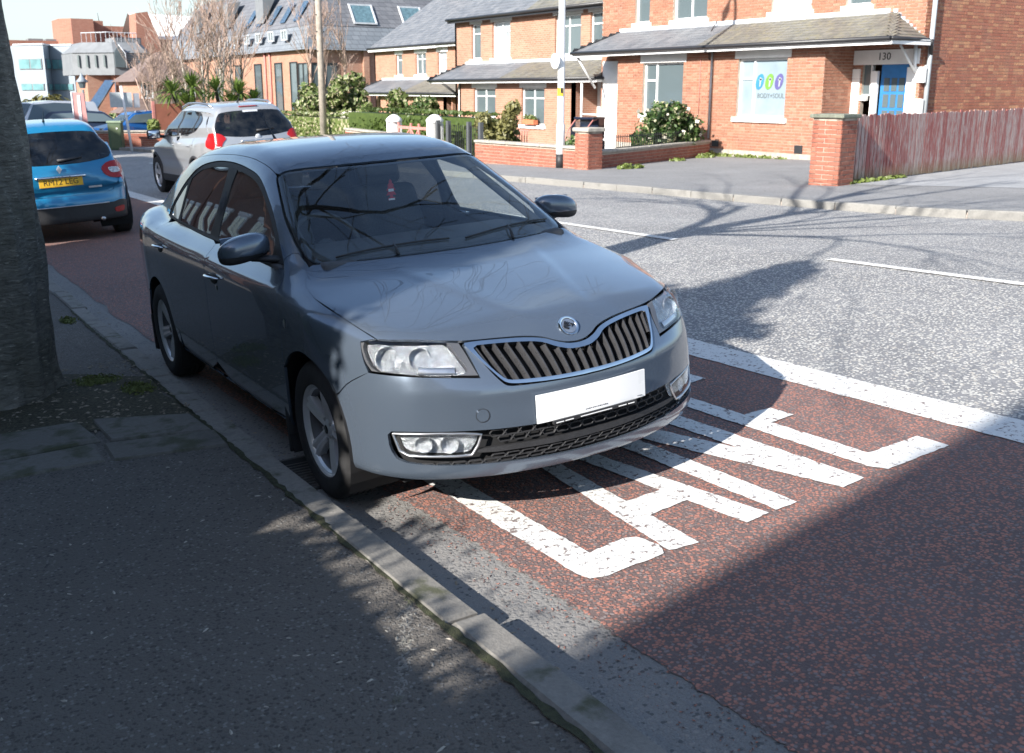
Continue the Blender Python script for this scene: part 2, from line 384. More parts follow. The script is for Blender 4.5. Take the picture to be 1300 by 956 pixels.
M_zinc = simple('zinc_cladding', (.27, .31, .35), .45, .07, .6)
M_zinc_d = simple('weathered_cladding', (.17, .18, .19), .7, .15, 1.5)
M_copestone = simple('coping_stone', (.36, .33, .28), .9, .25, 10, .5)
M_capstone = simple('mossy_cap_stone', (.17, .18, .14), .9, .3, 20, .5)
M_iron = simple('black_iron', (.025, .026, .028), .5)
M_grate = simple('cast_iron', (.06, .055, .05), .7, .4, 60, .5)
M_post_white = simple('white_post_paint', (.74, .75, .75), .5, .06, 2)
M_post_grey = simple('concrete_pole', (.36, .34, .30), .9, .15, 6, .3)
M_post_wood = simple('timber_pole', (.33, .29, .24), .9, .25, 5, .4)
M_pink = simple('faded_red_paint', (.50, .20, .17), .8, .2, 10)
M_sign_grey = simple('sign_back', (.42, .46, .47), .5)
M_green_cab = simple('green_cabinet', (.07, .11, .06), .6)
def plankmat():
    def f(nt, out):
        t = NT(nt); v = t.pos((1, 1, .16)); r = t.n('ObjectInfo').outputs['Random']
        n = t.noise(t.pos((9, 9, 1.2)), 3.2, 7, .65); 
        c = t.mix(r, (.30, .085, .075), (.36, .14, .12)); fade = t.ramp(t.math('ADD', n, t.math('MULTIPLY', r, .16)), (.52, 0.), (.66, 1.))
        c = t.mix(fade, c, (.42, .33, .30)); 
        c = t.mix(t.ramp(t.noise(v, 60, 5), (.4, 0.), (.7, .4)), c, (.18, .09, .08))
        z = t.n('SeparateXYZ', {0: t.obj()}).outputs[2]; c = t.mix(t.ramp(t.math('ADD', z, t.math('MULTIPLY', n, .3)), (.10, .75), (.42, 0.)), c, (.15, .15, .07))
        t.bsdf(out, c, .9, t.bump(t.noise(v, 80, 4), .5, .004))
    return mat('faded_fence_plank', f)
M_plank = plankmat()
def bark(name, a, b, white=.0, sc=1., moss=.0):
    def f(nt, out):
        t = NT(nt); v = t.pos((1.0, 1.0, 3.2*sc)); n = t.noise(v, 11*sc, 8, .7, 1.2); n2 = t.noise(t.pos((1, 1, 4)), 24*sc, 5, .6)
        c = t.mix(t.ramp(n, (.32, 0.), (.66, 1.)), a, b)
        c = t.mix(t.ramp(n2, (.60, 0.), (.72, .75)), c, tuple(x*2.4 for x in b)) if white == 0 else t.mix(t.ramp(n, (.45, 0.), (.6, white)), c, (.52, .50, .46))
        if moss: c = t.mix(t.ramp(t.noise(t.pos(), 2.2, 5), (.45, 0.), (.7, moss)), c, (.05, .055, .02))
        t.bsdf(out, c, .95, t.bump(t.math('ADD', n, t.math('MULTIPLY', n2, .5)), .9, .02))
    return mat(name, f)
M_bark = bark('street_tree_bark', (.085, .080, .068), (.25, .235, .20), 0, 1., .35)
M_birch = bark('pale_bark', (.30, .24, .20), (.46, .39, .33), .7, .7)
M_twig = simple('brown_twig', (.36, .26, .21), .9, .3, 4)
M_dark_bark = simple('dark_bark', (.07, .06, .05), .95, .3, 8)
def leaf(name, a, b, c3=None):
    def f(nt, out):
        t = NT(nt); r = t.noise(t.pos(), 3.5, 4); r2 = t.n('TexWhiteNoise', {'Vector': t.n('VectorMath', {0: t.pos((14, 14, 14))}, operation='FLOOR').outputs[0]}).outputs[0]
        col = t.mix(t.math('ADD', t.math('MULTIPLY', r, .5), t.math('MULTIPLY', r2, .5)), a, b)
        if c3: col = t.mix(t.ramp(r2, (.80, 0.), (.82, 1.)), col, c3)
        b1 = t.bsdf(None, col, .5); tl = t.n('BsdfTranslucent', {'Color': col}); m = t.n('MixShader', {0: .25, 1: b1.outputs[0], 2: tl.outputs[0]}); nt.links.new(m.outputs[0], out.inputs[0])
    return mat(name, f)
M_leaf_shrub = leaf('glossy_shrub_leaf', (.03, .07, .015), (.10, .17, .04), (.45, .42, .25))
M_leaf_hedge = leaf('hedge_leaf', (.045, .078, .016), (.11, .155, .035))
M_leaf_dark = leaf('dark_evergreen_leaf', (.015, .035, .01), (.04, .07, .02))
M_leaf_olive = leaf('olive_leaf', (.13, .13, .04), (.27, .25, .10))
M_leaf_palm = leaf('palm_leaf', (.06, .12, .02), (.20, .27, .06))
M_leaf_light = leaf('light_green_leaf', (.085, .13, .035), (.20, .24, .075), (.5, .45, .3))
M_petal = simple('cream_blossom', (.75, .70, .58), .7)
M_grass = simple('lawn_grass', (.11, .20, .025), .95, .35, 30, .6)
M_weed = leaf('weed_leaf', (.10, .15, .03), (.22, .26, .07))
M_terracotta = simple('terracotta_pot', (.52, .17, .08), .8)
M_debris = simple('dry_debris', (.24, .20, .15), .9, .5, 40)


# ------------------------------------------------------------------ car body as an implicit surface
def pchip(xs, ys):
    xs = np.asarray(xs, float); ys = np.asarray(ys, float)
    h = np.diff(xs); d = np.diff(ys) / h
    m = np.zeros(len(xs)); m[0] = d[0]; m[-1] = d[-1]
    for i in range(1, len(xs) - 1):
        if d[i-1] * d[i] > 0:
            w1 = 2*h[i] + h[i-1]; w2 = h[i] + 2*h[i-1]
            m[i] = (w1 + w2) / (w1/d[i-1] + w2/d[i])
    def f(x):
        x = np.clip(x, xs[0], xs[-1]); i = np.clip(np.searchsorted(xs, x) - 1, 0, len(h) - 1)
        t = (x - xs[i]) / h[i]; a = ys[i]; b = ys[i+1]
        return ((2*t**3 - 3*t**2 + 1)*a + (t**3 - 2*t**2 + t)*h[i]*m[i] + (-2*t**3 + 3*t**2)*b + (t**3 - t**2)*h[i]*m[i+1])
    return f
def lin(pairs):
    a = np.array(pairs, float); return pchip(a[:, 0], a[:, 1])
def smax(a, b, r):
    h = np.maximum(r - np.abs(a - b), 0) / r
    return np.maximum(a, b) + h*h*r*.25
def smin(a, b, r): return -smax(-a, -b, r)
def sstep(a, b, x):
    t = np.clip((x - a)/(b - a), 0, 1); return t*t*(3 - 2*t)

class CarSurf:
    """a car body as one smooth implicit shape: plan outline with inset profiles, cut by bonnet, roof and glass lines"""
    def __init__(s, q):
        s.q = q
        f = np.array(q['plan_front'], float); th = np.arctan2(f[:, 0], -(f[:, 1] - q['yf0'])); R = np.hypot(f[:, 0], f[:, 1] - q['yf0'])
        s.Rf = pchip(th, R)
        r = np.array(q['plan_rear'], float); th = np.arctan2(r[:, 0], r[:, 1] - q['yr0']); R = np.hypot(r[:, 0], r[:, 1] - q['yr0'])
        s.Rr = pchip(th, R)
        s.W = lin(q['width'])
        s.dF, s.dC, s.dS, s.dQ, s.dR = [lin(q[k]) for k in ('in_front', 'in_corner', 'in_side', 'in_quarter', 'in_rear')]
        s.top = lin(q['bonnet']); s.roof = lin(q['roof']); s.gw = lin(q['glass_w']); s.gy = lin(q['glass_y'])
        if 'crease' in q: s.crease = lin(q['crease'])
    def lower(s, x, y, z):
        q = s.q; x = np.abs(x)
        yf = np.minimum(y - q['yf0'], 0); yr = np.maximum(y - q['yr0'], 0)
        thf = np.arctan2(x, -yf); thr = np.arctan2(x, yr)
        front = yf < 0; rear = yr > 0
        R = np.where(front, s.Rf(thf), np.where(rear, s.Rr(thr), s.W(y)))
        r = np.where(front, np.hypot(x, yf), np.where(rear, np.hypot(x, yr), x))
        tf = thf/(np.pi/2); tr = thr/(np.pi/2)
        if 'crease' in q: z_ = z + sstep(.6, .8, z)*(q['crease_z'] - s.crease(y))
        else: z_ = z
        side = s.dS(z_)
        c = s.dC(z)
        df = np.where(tf < .62, s.dF(z)*(1 - sstep(.25, .62, tf)) + c*sstep(.25, .62, tf), c*(1 - sstep(.66, 1., tf)) + side*sstep(.66, 1., tf))
        k = sstep(.2, .6, tr); qd = s.dQ(z_)
        dr = np.where(tr < .6, s.dR(z)*(1 - k) + qd*k, qd)
        kq = sstep(q['yr0'] - 1., q['yr0'], y)
        ds = side*(1 - kq) + qd*kq
        d = np.where(front, df, np.where(rear, dr, ds))
        fp = r - R + d
        zt = s.top(y) - q['crown']*x*x - q.get('crown4', 0)*x**4
        if 'ridge' in q:
            a, b, y0, y1, amp = q['ridge']
            t = np.clip((y - y0)/(y1 - y0), 0, 1); xc = a + (b - a)*t
            u = (x - xc)/.05
            zt = zt + amp*np.where(u < 0, np.exp(-u*u*.35), np.exp(-u*u*2.0))*sstep(0, .12, t)*(1 - sstep(.75, 1, t))
        ft = (z - zt)*.93
        return smax(smax(fp, ft, q['r_edge']), q['z0'] - z, .05)
    def green(s, x, y, z):
        q = s.q; x = np.abs(x)
        yh = y - q['bow']*x*x*(1 - sstep(1.2, 2.0, y)) + q.get('bow_r', .1)*x*x*sstep(2.0, 2.8, y)
        ft = (z - s.roof(yh) + q['rcrown']*x*x + q.get('rcrown4', 0)*x**4)*.88
        fs = (x - s.gw(z) - s.gy(y))*.93
        return smax(smax(smax(ft, fs, q['r_roof']), .7 - z, .05), np.maximum(q['g0'] - y, y - q['g1']), .03)
    def F(s, P):
        x, y, z = P[..., 0], P[..., 1], P[..., 2]
        return smin(s.lower(x, y, z), s.green(x, y, z), s.q['r_belt'])
    def cast(s, O, D, t0, t1, n=60):
        """last outside->inside crossing when going from t0 to t1 (t0 outside)"""
        O = np.atleast_2d(np.asarray(O, float)); D = np.atleast_2d(np.asarray(D, float))
        O, D = np.broadcast_arrays(O, D)
        n = max(24, int(n*.7)); ts = np.linspace(t0, t1, n)
        lo = np.full(len(O), t0); hi = np.full(len(O), np.nan); live = np.arange(len(O))
        for i in range(1, n):
            v = s.F(O[live] + D[live]*ts[i]) < 0
            if v.any(): hi[live[v]] = ts[i]; lo[live[v]] = ts[i-1]; live = live[~v]
            if not len(live): break
        found = ~np.isnan(hi); hi = np.where(found, hi, t1)
        for _ in range(15):
            m = (lo + hi)/2; v = s.F(O + D*m[:, None]) < 0
            hi = np.where(v, m, hi); lo = np.where(v, lo, m)
        P = O + D*((lo + hi)/2)[:, None]
        P[~found] = np.nan
        return P
    def normal(s, P, e=2e-3):
        g = np.stack([s.F(P + np.eye(3)[i]*e) - s.F(P - np.eye(3)[i]*e) for i in range(3)], -1)
        return g/np.linalg.norm(g, axis=-1, keepdims=True)
    AZ = .5
SALOON = dict(yf0=0., yr0=2.75,
 plan_front=[(0,-.855),(.15,-.85),(.3,-.822),(.45,-.775),(.6,-.70),(.7,-.62),(.77,-.52),(.82,-.38),(.845,-.2),(.853,0)],
 plan_rear=[(0,3.61),(.3,3.59),(.5,3.54),(.65,3.45),(.74,3.34),(.80,3.15),(.83,2.95),(.845,2.75)],
 width=[(0,.853),(.6,.853),(1.5,.853),(2.2,.853),(2.75,.845)],
 in_front=[(.1,.05),(.19,.005),(.25,.0),(.4,.006),(.5,.015),(.56,.02),(.62,.055),(.68,.11),(.74,.17),(.8,.25)],
 in_corner=[(.1,.08),(.2,.02),(.28,.0),(.45,.005),(.55,.012),(.6,.02),(.66,.035),(.72,.06),(.78,.10),(.85,.17)],
 in_side=[(.12,.12),(.2,.06),(.26,.025),(.45,.004),(.6,.0),(.74,.003),(.815,.011),(.845,.022),(.88,.055),(.93,.092),(1.,.13)],
 in_quarter=[(.12,.10),(.25,.03),(.45,.0),(.7,.0),(.85,.012),(.90,.03),(.96,.07),(1.05,.13)],
 in_rear=[(.12,.08),(.25,.02),(.4,.0),(.52,.0),(.6,.04),(.75,.055),(.9,.075),(.98,.09),(1.06,.13)],
 bonnet=[(-.87,.62),(-.80,.69),(-.74,.727),(-.65,.765),(-.5,.806),(-.2,.868),(0,.905),(.2,.945),(.5,.985),(1.,1.0),(2.6,1.02),(3.2,1.06),(3.4,1.055),(3.62,1.02)],
 g0=-.15, g1=3.5, crease_z=.845, crease=[(-.6,.755),(-.3,.785),(0,.82),(.3,.85),(.95,.875),(1.8,.90),(2.6,.915),(3.3,.92)], crown=.06, crown4=.04, r_edge=.055, z0=.215, ridge=(.11,.40,-.74,.25,.0035),
 roof=[(-.3,.727),(.15,.963),(.87,1.339),(.95,1.378),(1.1,1.418),(1.3,1.446),(1.6,1.461),(1.9,1.459),(2.2,1.440),(2.5,1.40),(2.7,1.355),(3.0,1.235),(3.3,1.10),(3.45,1.03),(3.7,.9)],
 bow=.15, rcrown=.06, rcrown4=.05, glass_w=[(.7,.80),(.9,.765),(1.,.728),(1.2,.645),(1.35,.575),(1.5,.49)],
 glass_y=[(0,-.01),(.5,0),(1.5,.005),(2.3,-.005),(3.,-.07),(3.6,-.16)], r_roof=.09, r_belt=.03)


# ------------------------------------------------------------------ car body panels
def pip(pts, poly):
    x, y = pts[:, 0], pts[:, 1]; c = np.zeros(len(pts), bool); n = len(poly); j = n - 1
    for i in range(n):
        xi, yi = poly[i]; xj, yj = poly[j]
        m = ((yi > y) != (yj > y)) & (x < (xj - xi)*(y - yi)/(yj - yi + 1e-12) + xi); c ^= m; j = i
    return c
def chaikin(P, n=2, r=.2):
    P = np.asarray(P, float)
    for _ in range(n):
        Q = np.roll(P, -1, 0); P = np.stack([P*(1-r) + Q*r, P*r + Q*(1-r)], 1).reshape(-1, 2)
    return P
def densify(P, step):
    out = []
    for a, b in zip(P, np.roll(P, -1, 0)):
        k = max(1, int(np.ceil(np.linalg.norm(b - a)/step)))
        for i in range(k): out.append(a + (b - a)*i/k)
    out = np.array(out); keep = np.linalg.norm(out - np.roll(out, 1, 0), axis=1) > 1e-5
    return out[keep]
def polyarea(P): return .5*np.sum(P[:, 0]*np.roll(P[:, 1], -1) - np.roll(P[:, 0], -1)*P[:, 1])
def inset(P, d):
    if polyarea(P) < 0: P = P[::-1]
    e = np.roll(P, -1, 0) - P; e /= np.linalg.norm(e, axis=1)[:, None] + 1e-12
    n = np.stack([-e[:, 1], e[:, 0]], 1); m = n + np.roll(n, 1, 0); m /= np.linalg.norm(m, axis=1)[:, None] + 1e-9
    k = np.clip(np.sum(m*n, 1), .5, 1)
    return P + m*(d/k)[:, None]
class Chart:
    def __init__(s, S, kind):
        s.S = S; s.k = kind; q = S.q; s.h = q.get('hpt', (.35, .45))
    def to(s, P):
        P = np.atleast_2d(np.asarray(P, float)); S = s.S
        if s.k == 'A': return np.stack([P[:, 1], .8*np.arctan2(P[:, 2] - S.AZ, P[:, 0])], -1)
        if s.k == 'B': return np.stack([.85*np.arctan2(P[:, 0], -(P[:, 1] - S.q['yf0'] - .1)), P[:, 2]], -1)
        if s.k == 'C': return np.stack([.85*np.arctan2(P[:, 0], P[:, 1] - S.q['yr0'] + .1), P[:, 2]], -1)
        if s.k == 'H': return np.stack([P[:, 0], .8*np.arctan2(P[:, 2] - s.h[1], -(P[:, 1] - s.h[0]))], -1)
    def ev(s, uv):
        S = s.S; u, v = uv[:, 0], uv[:, 1]
        if s.k == 'A':
            ph = v/.8; O = np.stack([0*u, u, 0*u + S.AZ], -1); D = np.stack([np.cos(ph), 0*u, np.sin(ph)], -1); return S.cast(O, D, 1.5, .05, 40)
        if s.k == 'H':
            ps = v/.8; O = np.stack([u, 0*u + s.h[0], 0*u + s.h[1]], -1); D = np.stack([0*u, -np.cos(ps), np.sin(ps)], -1); return S.cast(O, D, 1.9, .05, 60)
        th = u/.85; sg = -1 if s.k == 'B' else 1; y0 = S.q['yf0'] + .1 if s.k == 'B' else S.q['yr0'] - .1
        O = np.stack([0*u, 0*u + y0, v], -1); D = np.stack([np.sin(th), sg*np.cos(th), 0*u], -1); return S.cast(O, D, 1.7, .05, 60)
def mir(P): return [(-a, b, c) for a, b, c in reversed(P)]
class CarB:
    def __init__(s, S, root): s.S = S; s.root = root; s.ch = {k: Chart(S, k) for k in 'ABCH'}
    def uvpoly(s, chart, pts, sm, step, gap):
        uv = s.ch[chart].to(pts)
        if sm: uv = chaikin(uv, sm)
        return inset(densify(uv, step), gap)
    def panel(s, name, chart, pts, m, side=1, step=.04, holes=(), gap=.002, off=0., skirt=.012, sm=2, parent=None, holesm=2, kind=None, label=None):
        """a sheet of the body surface cut to an outline; pts are given for the +x side, side=-1 mirrors the result"""
        ch = s.ch[chart]; loop = s.uvpoly(chart, pts, sm, step, gap)
        hl = [inset(densify(chaikin(ch.to(h), holesm) if holesm else ch.to(h), step), -gap) for h in holes]
        lo, hi = loop.min(0), loop.max(0); st = step
        gxx, gyy = np.meshgrid(np.arange(lo[0] + st/2, hi[0], st), np.arange(lo[1] + st/2, hi[1], st*.87))
        gxx[1::2] += st/2; G = np.stack([gxx.ravel(), gyy.ravel()], -1)
        ok = pip(G, inset(loop, st*.45))
        for h in hl: ok &= ~pip(G, inset(h, -st*.45))
        G = G[ok]; pts2 = [loop]; edges = []; b = 0; rings = []
        for L in [loop] + hl:
            n = len(L); edges += [(b + i, b + (i+1) % n) for i in range(n)]; rings.append((b, n)); b += n
        allp = np.concatenate([loop] + hl + [G])
        r = delaunay_2d_cdt([Vector(p) for p in allp], edges, [], 0, 1e-6)
        V = np.array([tuple(v) for v in r[0]]); T = np.array([f for f in r[2] if len(f) == 3])
        cen = V[T].mean(1); ok = pip(cen, loop)
        for h in hl: ok &= ~pip(cen, h)
        T = T[ok]
        P = ch.ev(V); bad = np.isnan(P[:, 0]); P[bad] = 0
        if bad.any(): T = T[~bad[T].any(1)]
        N = s.S.normal(P); P = P + N*off
        if side < 0: P[:, 0] *= -1; N[:, 0] *= -1
        fn = np.cross(P[T[:, 1]] - P[T[:, 0]], P[T[:, 2]] - P[T[:, 0]]); fl = np.sum(fn*N[T[:, 0]], 1) < 0; T[fl] = T[fl][:, ::-1]
        verts = list(P); norms = list(N); faces = [tuple(t) for t in T]
        if skirt:
            cnt = {}
            for t in faces:
                for a, c in ((t[0], t[1]), (t[1], t[2]), (t[2], t[0])): cnt[(a, c)] = cnt.get((a, c), 0) + 1
            bd = [e for e in cnt if (e[1], e[0]) not in cnt]; mp_ = {}
            def nv(i, d, out):
                k = (i, d)
                if k not in mp_: mp_[k] = len(verts); verts.append(P[i] - N[i]*d); norms.append(out)
                return mp_[k]
            for a, c in bd:
                e = P[c] - P[a]; o = np.cross(e, N[a]); o /= np.linalg.norm(o) + 1e-12
                a0, c0, a1, c1 = nv(a, 0., o), nv(c, 0., o), nv(a, skirt, o), nv(c, skirt, o)
                faces.append((a0, a1, c1, c0))
        o = mesh_obj(name, verts, faces, m, parent if parent is not None else s.root, True, norms)
        if kind: o['kind'] = kind
        if label: o['label'] = label
        return o
    def on(s, chart, pts, side=1, off=0.):
        ch = s.ch[chart]; P = ch.ev(ch.to(pts)); N = s.S.normal(P); P = P + N*off
        if side < 0: P[:, 0] *= -1; N[:, 0] *= -1
        return P, N
    def strip(s, mb, chart, pts, w, h, side=1, off=0., seg=.03, closed=False):
        """a raised bead along a line on the surface"""
        uv = s.ch[chart].to(pts); uv = np.array(uv)
        if closed: uv = densify(uv, seg); uv = np.vstack([uv, uv[:1]])
        else:
            o = []
            for a, b in zip(uv[:-1], uv[1:]):
                k = max(1, int(np.ceil(np.linalg.norm(b - a)/seg))); o += [a + (b-a)*i/k for i in range(k)]
            uv = np.array(o + [uv[-1]])
        P = s.ch[chart].ev(uv); N = s.S.normal(P)
        if side < 0: P[:, 0] *= -1; N[:, 0] *= -1
        t = np.gradient(P, axis=0); t /= np.linalg.norm(t, axis=1)[:, None] + 1e-12; b = np.cross(N, t)
        vs = []; fs = []
        for i in range(len(P)):
            for (q, r_) in ((-.5, off - .004), (-.45, off + h*.6), (-.2, off + h), (.2, off + h), (.45, off + h*.6), (.5, off - .004)): vs.append(tuple(P[i] + b[i]*q*w + N[i]*r_))
        for i in range(len(P) - 1):
            for k in range(5): fs.append((i*6 + k, (i+1)*6 + k, (i+1)*6 + k + 1, i*6 + k + 1))
        mb.add(vs, fs); return mb
def rbox(name, c, d, m, parent, bev=.03, seg=3, rx=0, rz=0, taper=None):
    bm = bmesh.new(); bmesh.ops.create_cube(bm, size=1)
    for v in bm.verts:
        k = 1 if taper is None or v.co.z < 0 else taper
        v.co = Vector((v.co.x*d[0]*k, v.co.y*d[1], v.co.z*d[2]))
    bmesh.ops.bevel(bm, geom=bm.edges[:], offset=bev, segments=seg, profile=.6, affect='EDGES')
    me = bpy.data.meshes.new(name); bm.to_mesh(me); bm.free(); me.materials.append(m); me.polygons.foreach_set('use_smooth', [True]*len(me.polygons))
    o = bpy.data.objects.new(name, me); COL.objects.link(o); o.parent = parent; o.location = c; o.rotation_euler = (rx, 0, rz); return o

WHEELS = {}
def make_wheel(root, c, side, r=.30, rim=.198, width=.19, spokes=5, name='wheel', steer=0.):
    key = (root.name, r)
    if key in WHEELS:
        w = copy_tree(WHEELS[key], root); w.location = c; w.rotation_euler = (rng.uniform(0, 1.2), 0, 0) if side < 0 else (0, 0, math.pi)
        return w
    w = bpy.data.objects.new(name, None); COL.objects.link(w); w.parent = root; w.location = c; w.rotation_euler = (rng.uniform(0, 1.2), 0, 0); w.empty_display_size = .1
    if side > 0: w.rotation_euler = (0, 0, math.pi)
    WHEELS[key] = w
    # local: -x is the outer face
    t = MB(); h = width/2
    prof = [(-h*.80, rim - .004), (-h*.96, rim + .006), (-h*1.02, rim + .028), (-h*1.04, r*.86), (-h*.93, r - .016), (-h*.78, r - .004)]
    nrow = 5; tr = []
    for k in range(nrow):
        x0 = -h*.74 + k*(h*1.48/nrow); x1 = x0 + h*1.48/nrow
        tr += [(x0 + .003, r), (x1 - .006, r), (x1 - .005, r - .006), (x1 - .001, r - .006)]
    prof += tr + [(h*.93, r - .016), (h*1.04, r*.86), (h*.96, rim)]
    t.lathe(prof, 48, 'x'); t.build('tyre', M_rubber, w, True, autosmooth=.7)
    m = MB(); m.lathe([(-h*.70, rim - .014), (-h*.86, rim - .004), (-h*.90, rim + .003), (-h*.80, rim + .002), (-h*.78, rim - .012), (-h*.66, rim - .020)], 48, 'x')
    o = m.build('rim', M_alloy, w, True, autosmooth=.8)
    m = MB(); m.lathe([(-h*.66, rim - .020), (-h*.5, rim - .030), (h*.8, rim - .03)], 48, 'x'); m.build('rim_barrel', M_alloy_in, w, True, autosmooth=.8)
    d = MB(); d.lathe([(h*.1, .02), (h*.05, rim*.62), (h*.15, rim*.64), (h*.2, rim - .03)], 32, 'x'); d.build('brake_disc', M_alloy_in, w, True, autosmooth=.5)
    for k in range(spokes):
        a = 2*math.pi*k/spokes + .3; s_ = MB(); ca, sa = math.cos(a), math.sin(a); rows = []
        for rad, wd, x0 in ((.035, .032, -h*.50), (.07, .030, -h*.60), (.11, .033, -h*.68), (.15, .038, -h*.74), (rim - .012, .046, -h*.76)):
            rows.append([(x0 + .035, -wd), (x0 + .004, -wd*.9), (x0 - .003, -wd*.45), (x0 + .004, 0), (x0 - .003, wd*.45), (x0 + .004, wd*.9), (x0 + .035, wd)]); rows[-1] = [(x, rad, y) for x, y in rows[-1]]
        vs = [(x, rad*ca - y*sa, rad*sa + y*ca) for row in rows for (x, rad, y) in row]; fs = []
        for i in range(len(rows)-1):
            for j in range(6): fs.append((i*7+j, i*7+j+1, (i+1)*7+j+1, (i+1)*7+j))
        s_.add(vs, fs); s_.build('spoke', M_alloy, w, True, autosmooth=.55)
    hc = MB(); hc.lathe([(-h*.62, .0), (-h*.62, .022), (-h*.58, .028), (-h*.50, .052), (-h*.4, .060), (-h*.2, .062)], 28, 'x'); hc.build('hub', M_alloy, w, True, autosmooth=.6)
    ce = MB(); ce.lathe([(-h*.64, .0), (-h*.64, .018), (-h*.62, .020)], 20, 'x'); ce.build('hub_cap', M_black_gloss, w, True)
    for k in range(5):
        a = 2*math.pi*k/5 + .93; b = MB(); b.lathe([(-h*.60, 0), (-h*.60, .007), (-h*.40, .008)], 6, 'x', (0, .045*math.cos(a), .045*math.sin(a))); b.build('wheel_bolt', M_satin, w)
    return w

SAL = SALOON
def build_saloon():
    Mx = Matrix(((0.99854078, 0.01217591, -0.05261238, -0.01582868), (-0.01027218, 0.99928799, 0.0363041, 0.00092561), (0.05301696, -0.03571068, 0.99795488, -0.00086816), (0, 0, 0, 1)))
    root = empty('parked_car', matrix=Mx, label='steel grey saloon car with blank white front plate parked beside the near kerb', cat='car')
    S = CarSurf(SAL); B = CarB(S, root); PT = M_steel
    half_nose = [(0, -.751, .674), (.045, -.748, .678), (.09, -.733, .691), (.125, -.715, .706), (.16, -.701, .714), (.22, -.683, .722), (.31, -.66, .727), (.40, -.643, .732), (.452, -.630, .736)]
    lamp_top = [(.52, -.603, .745), (.57, -.577, .752), (.672, -.498, .757), (.708, -.443, .757), (.708, -.443, .757)]
    hood_side = [(.728, -.32, .786), (.748, -.18, .819), (.760, -.05, .845), (.766, .05, .866), (.764, .10, .876), (.752, .15, .895), (.725, .20, .918), (.700, .245, .938), (.678, .285, .955)]
    ws_base = [(.60, .243, .959), (.43, .186, .958), (.30, .158, .958), (.20, .143, .957), (.10, .134, .957), (0, .131, .957)]
    hh = half_nose + lamp_top + hood_side + ws_base
    hood = [p for p in hh[1:]] + mir(hh)[:-1][0:0]
    hood = hh + [(-a, b, c) for a, b, c in reversed(hh[1:-1])]
    B.panel('bonnet', 'H', hood, PT, step=.022, gap=.0022, sm=1, skirt=.014)
    # windscreen
    wh = [(0, .135, .96), (.20, .147, .96), (.43, .190, .96), (.60, .247, .962), (.655, .282, .964), (.672, .34, .985), (.668, .46, 1.045), (.640, .636, 1.136), (.600, .79, 1.23), (.566, .915, 1.305), (.55, .932, 1.318), (.50, .922, 1.322), (.315, .884, 1.331), (.15, .866, 1.335), (0, .860, 1.336)]
    ws = wh + [(-a, b, c) for a, b, c in reversed(wh[1:-1])]
    def inner(h, d_):
        out = []
        for a, b, c in h: out.append((a*(1 - d_/.62), b + (.5 - b)*d_*2.0, c))
        return out
    wo_ = B.panel('windscreen', 'H', ws, M_glass, step=.035, gap=.006, sm=1, off=-.001, skirt=0)
    wi = inner(wh, .030); wi = wi + [(-a, b, c) for a, b, c in reversed(wi[1:-1])]
    B.panel('windscreen_border', 'H', ws, M_black_gloss, step=.03, gap=.003, sm=1, off=-.006, skirt=.003, holes=[wi], holesm=1, parent=wo_)
    # roof
    rail = [(.562, .93, 1.325), (.560, 1.05, 1.365), (.552, 1.3, 1.40), (.548, 1.6, 1.41), (.545, 1.9, 1.405), (.54, 2.2, 1.385), (.53, 2.45, 1.345), (.52, 2.62, 1.31)]
    rh = [(0, .868, 1.34), (.15, .874, 1.34), (.315, .892, 1.336), (.50, .930, 1.327)] + rail + [(.40, 2.67, 1.335), (.2, 2.70, 1.345), (0, 2.71, 1.35)]
    B.panel('roof', 'A', rh + [(-a, b, c) for a, b, c in reversed(rh[1:-1])], PT, step=.045, sm=1, gap=.0015, skirt=.01)
    # rear glass, tailgate
    rg = [(0, 2.725, 1.345), (.35, 2.70, 1.33), (.50, 2.66, 1.30), (.53, 2.74, 1.26), (.575, 3.05, 1.14), (.60, 3.25, 1.06), (.55, 3.36, 1.06), (.3, 3.40, 1.07), (0, 3.41, 1.07)]
    B.panel('rear_window', 'A', rg + [(-a, b, c) for a, b, c in reversed(rg[1:-1])], M_glass_dark, step=.05, gap=.004, sm=1, skirt=0, off=-.001)
    ff = [(0, 2.60, 1.37), (.50, 2.56, 1.33), (.575, 2.60, 1.30), (.62, 3.0, 1.15), (.64, 3.3, 1.04), (.62, 3.42, 1.0), (0, 3.46, 1.05)]
    B.panel('rear_frame', 'A', ff + [(-a, b, c) for a, b, c in reversed(ff[1:-1])], PT, step=.06, off=-.012, sm=1, skirt=0, holes=[rg + [(-a, b, c) for a, b, c in reversed(rg[1:-1])]], holesm=1)
    tg = [(0, 3.41, 1.07), (.3, 3.405, 1.07), (.56, 3.37, 1.05), (.615, 3.30, 1.04), (.66, 3.40, .98), (.655, 3.46, .90)]
    lid = tg + [(.60, 3.50, .90), (.3, 3.57, .97), (0, 3.585, .99)]
    B.panel('boot_lid', 'A', lid + [(-a, b, c) for a, b, c in reversed(lid[1:-1])], PT, step=.05, sm=1)
    # side panels, both sides
    dlo = [(.41, .945), (.506, 1.004), (.631, 1.087), (.76, 1.164), (.936, 1.252), (1.046, 1.296), (1.147, 1.320), (1.364, 1.347), (1.568, 1.361), (1.8, 1.363), (1.95, 1.355), (2.144, 1.334), (2.28, 1.297), (2.45, 1.22), (2.60, 1.125), (2.70, 1.05), (2.71, 1.012), (2.62, 1.003), (1.73, .975), (1.0, .958)]
    def sx(P):   # (y, z) outline -> surface points by casting from the side
        P = np.array(P, float); P[:, 1] = np.maximum(P[:, 1], S.q['z0'] + .018); O = np.stack([0*P[:, 0], P[:, 0], P[:, 1]], -1); C = S.cast(O, np.array([[1., 0, 0]]), 1.3, .05, 60); return [tuple(c) for c in C]
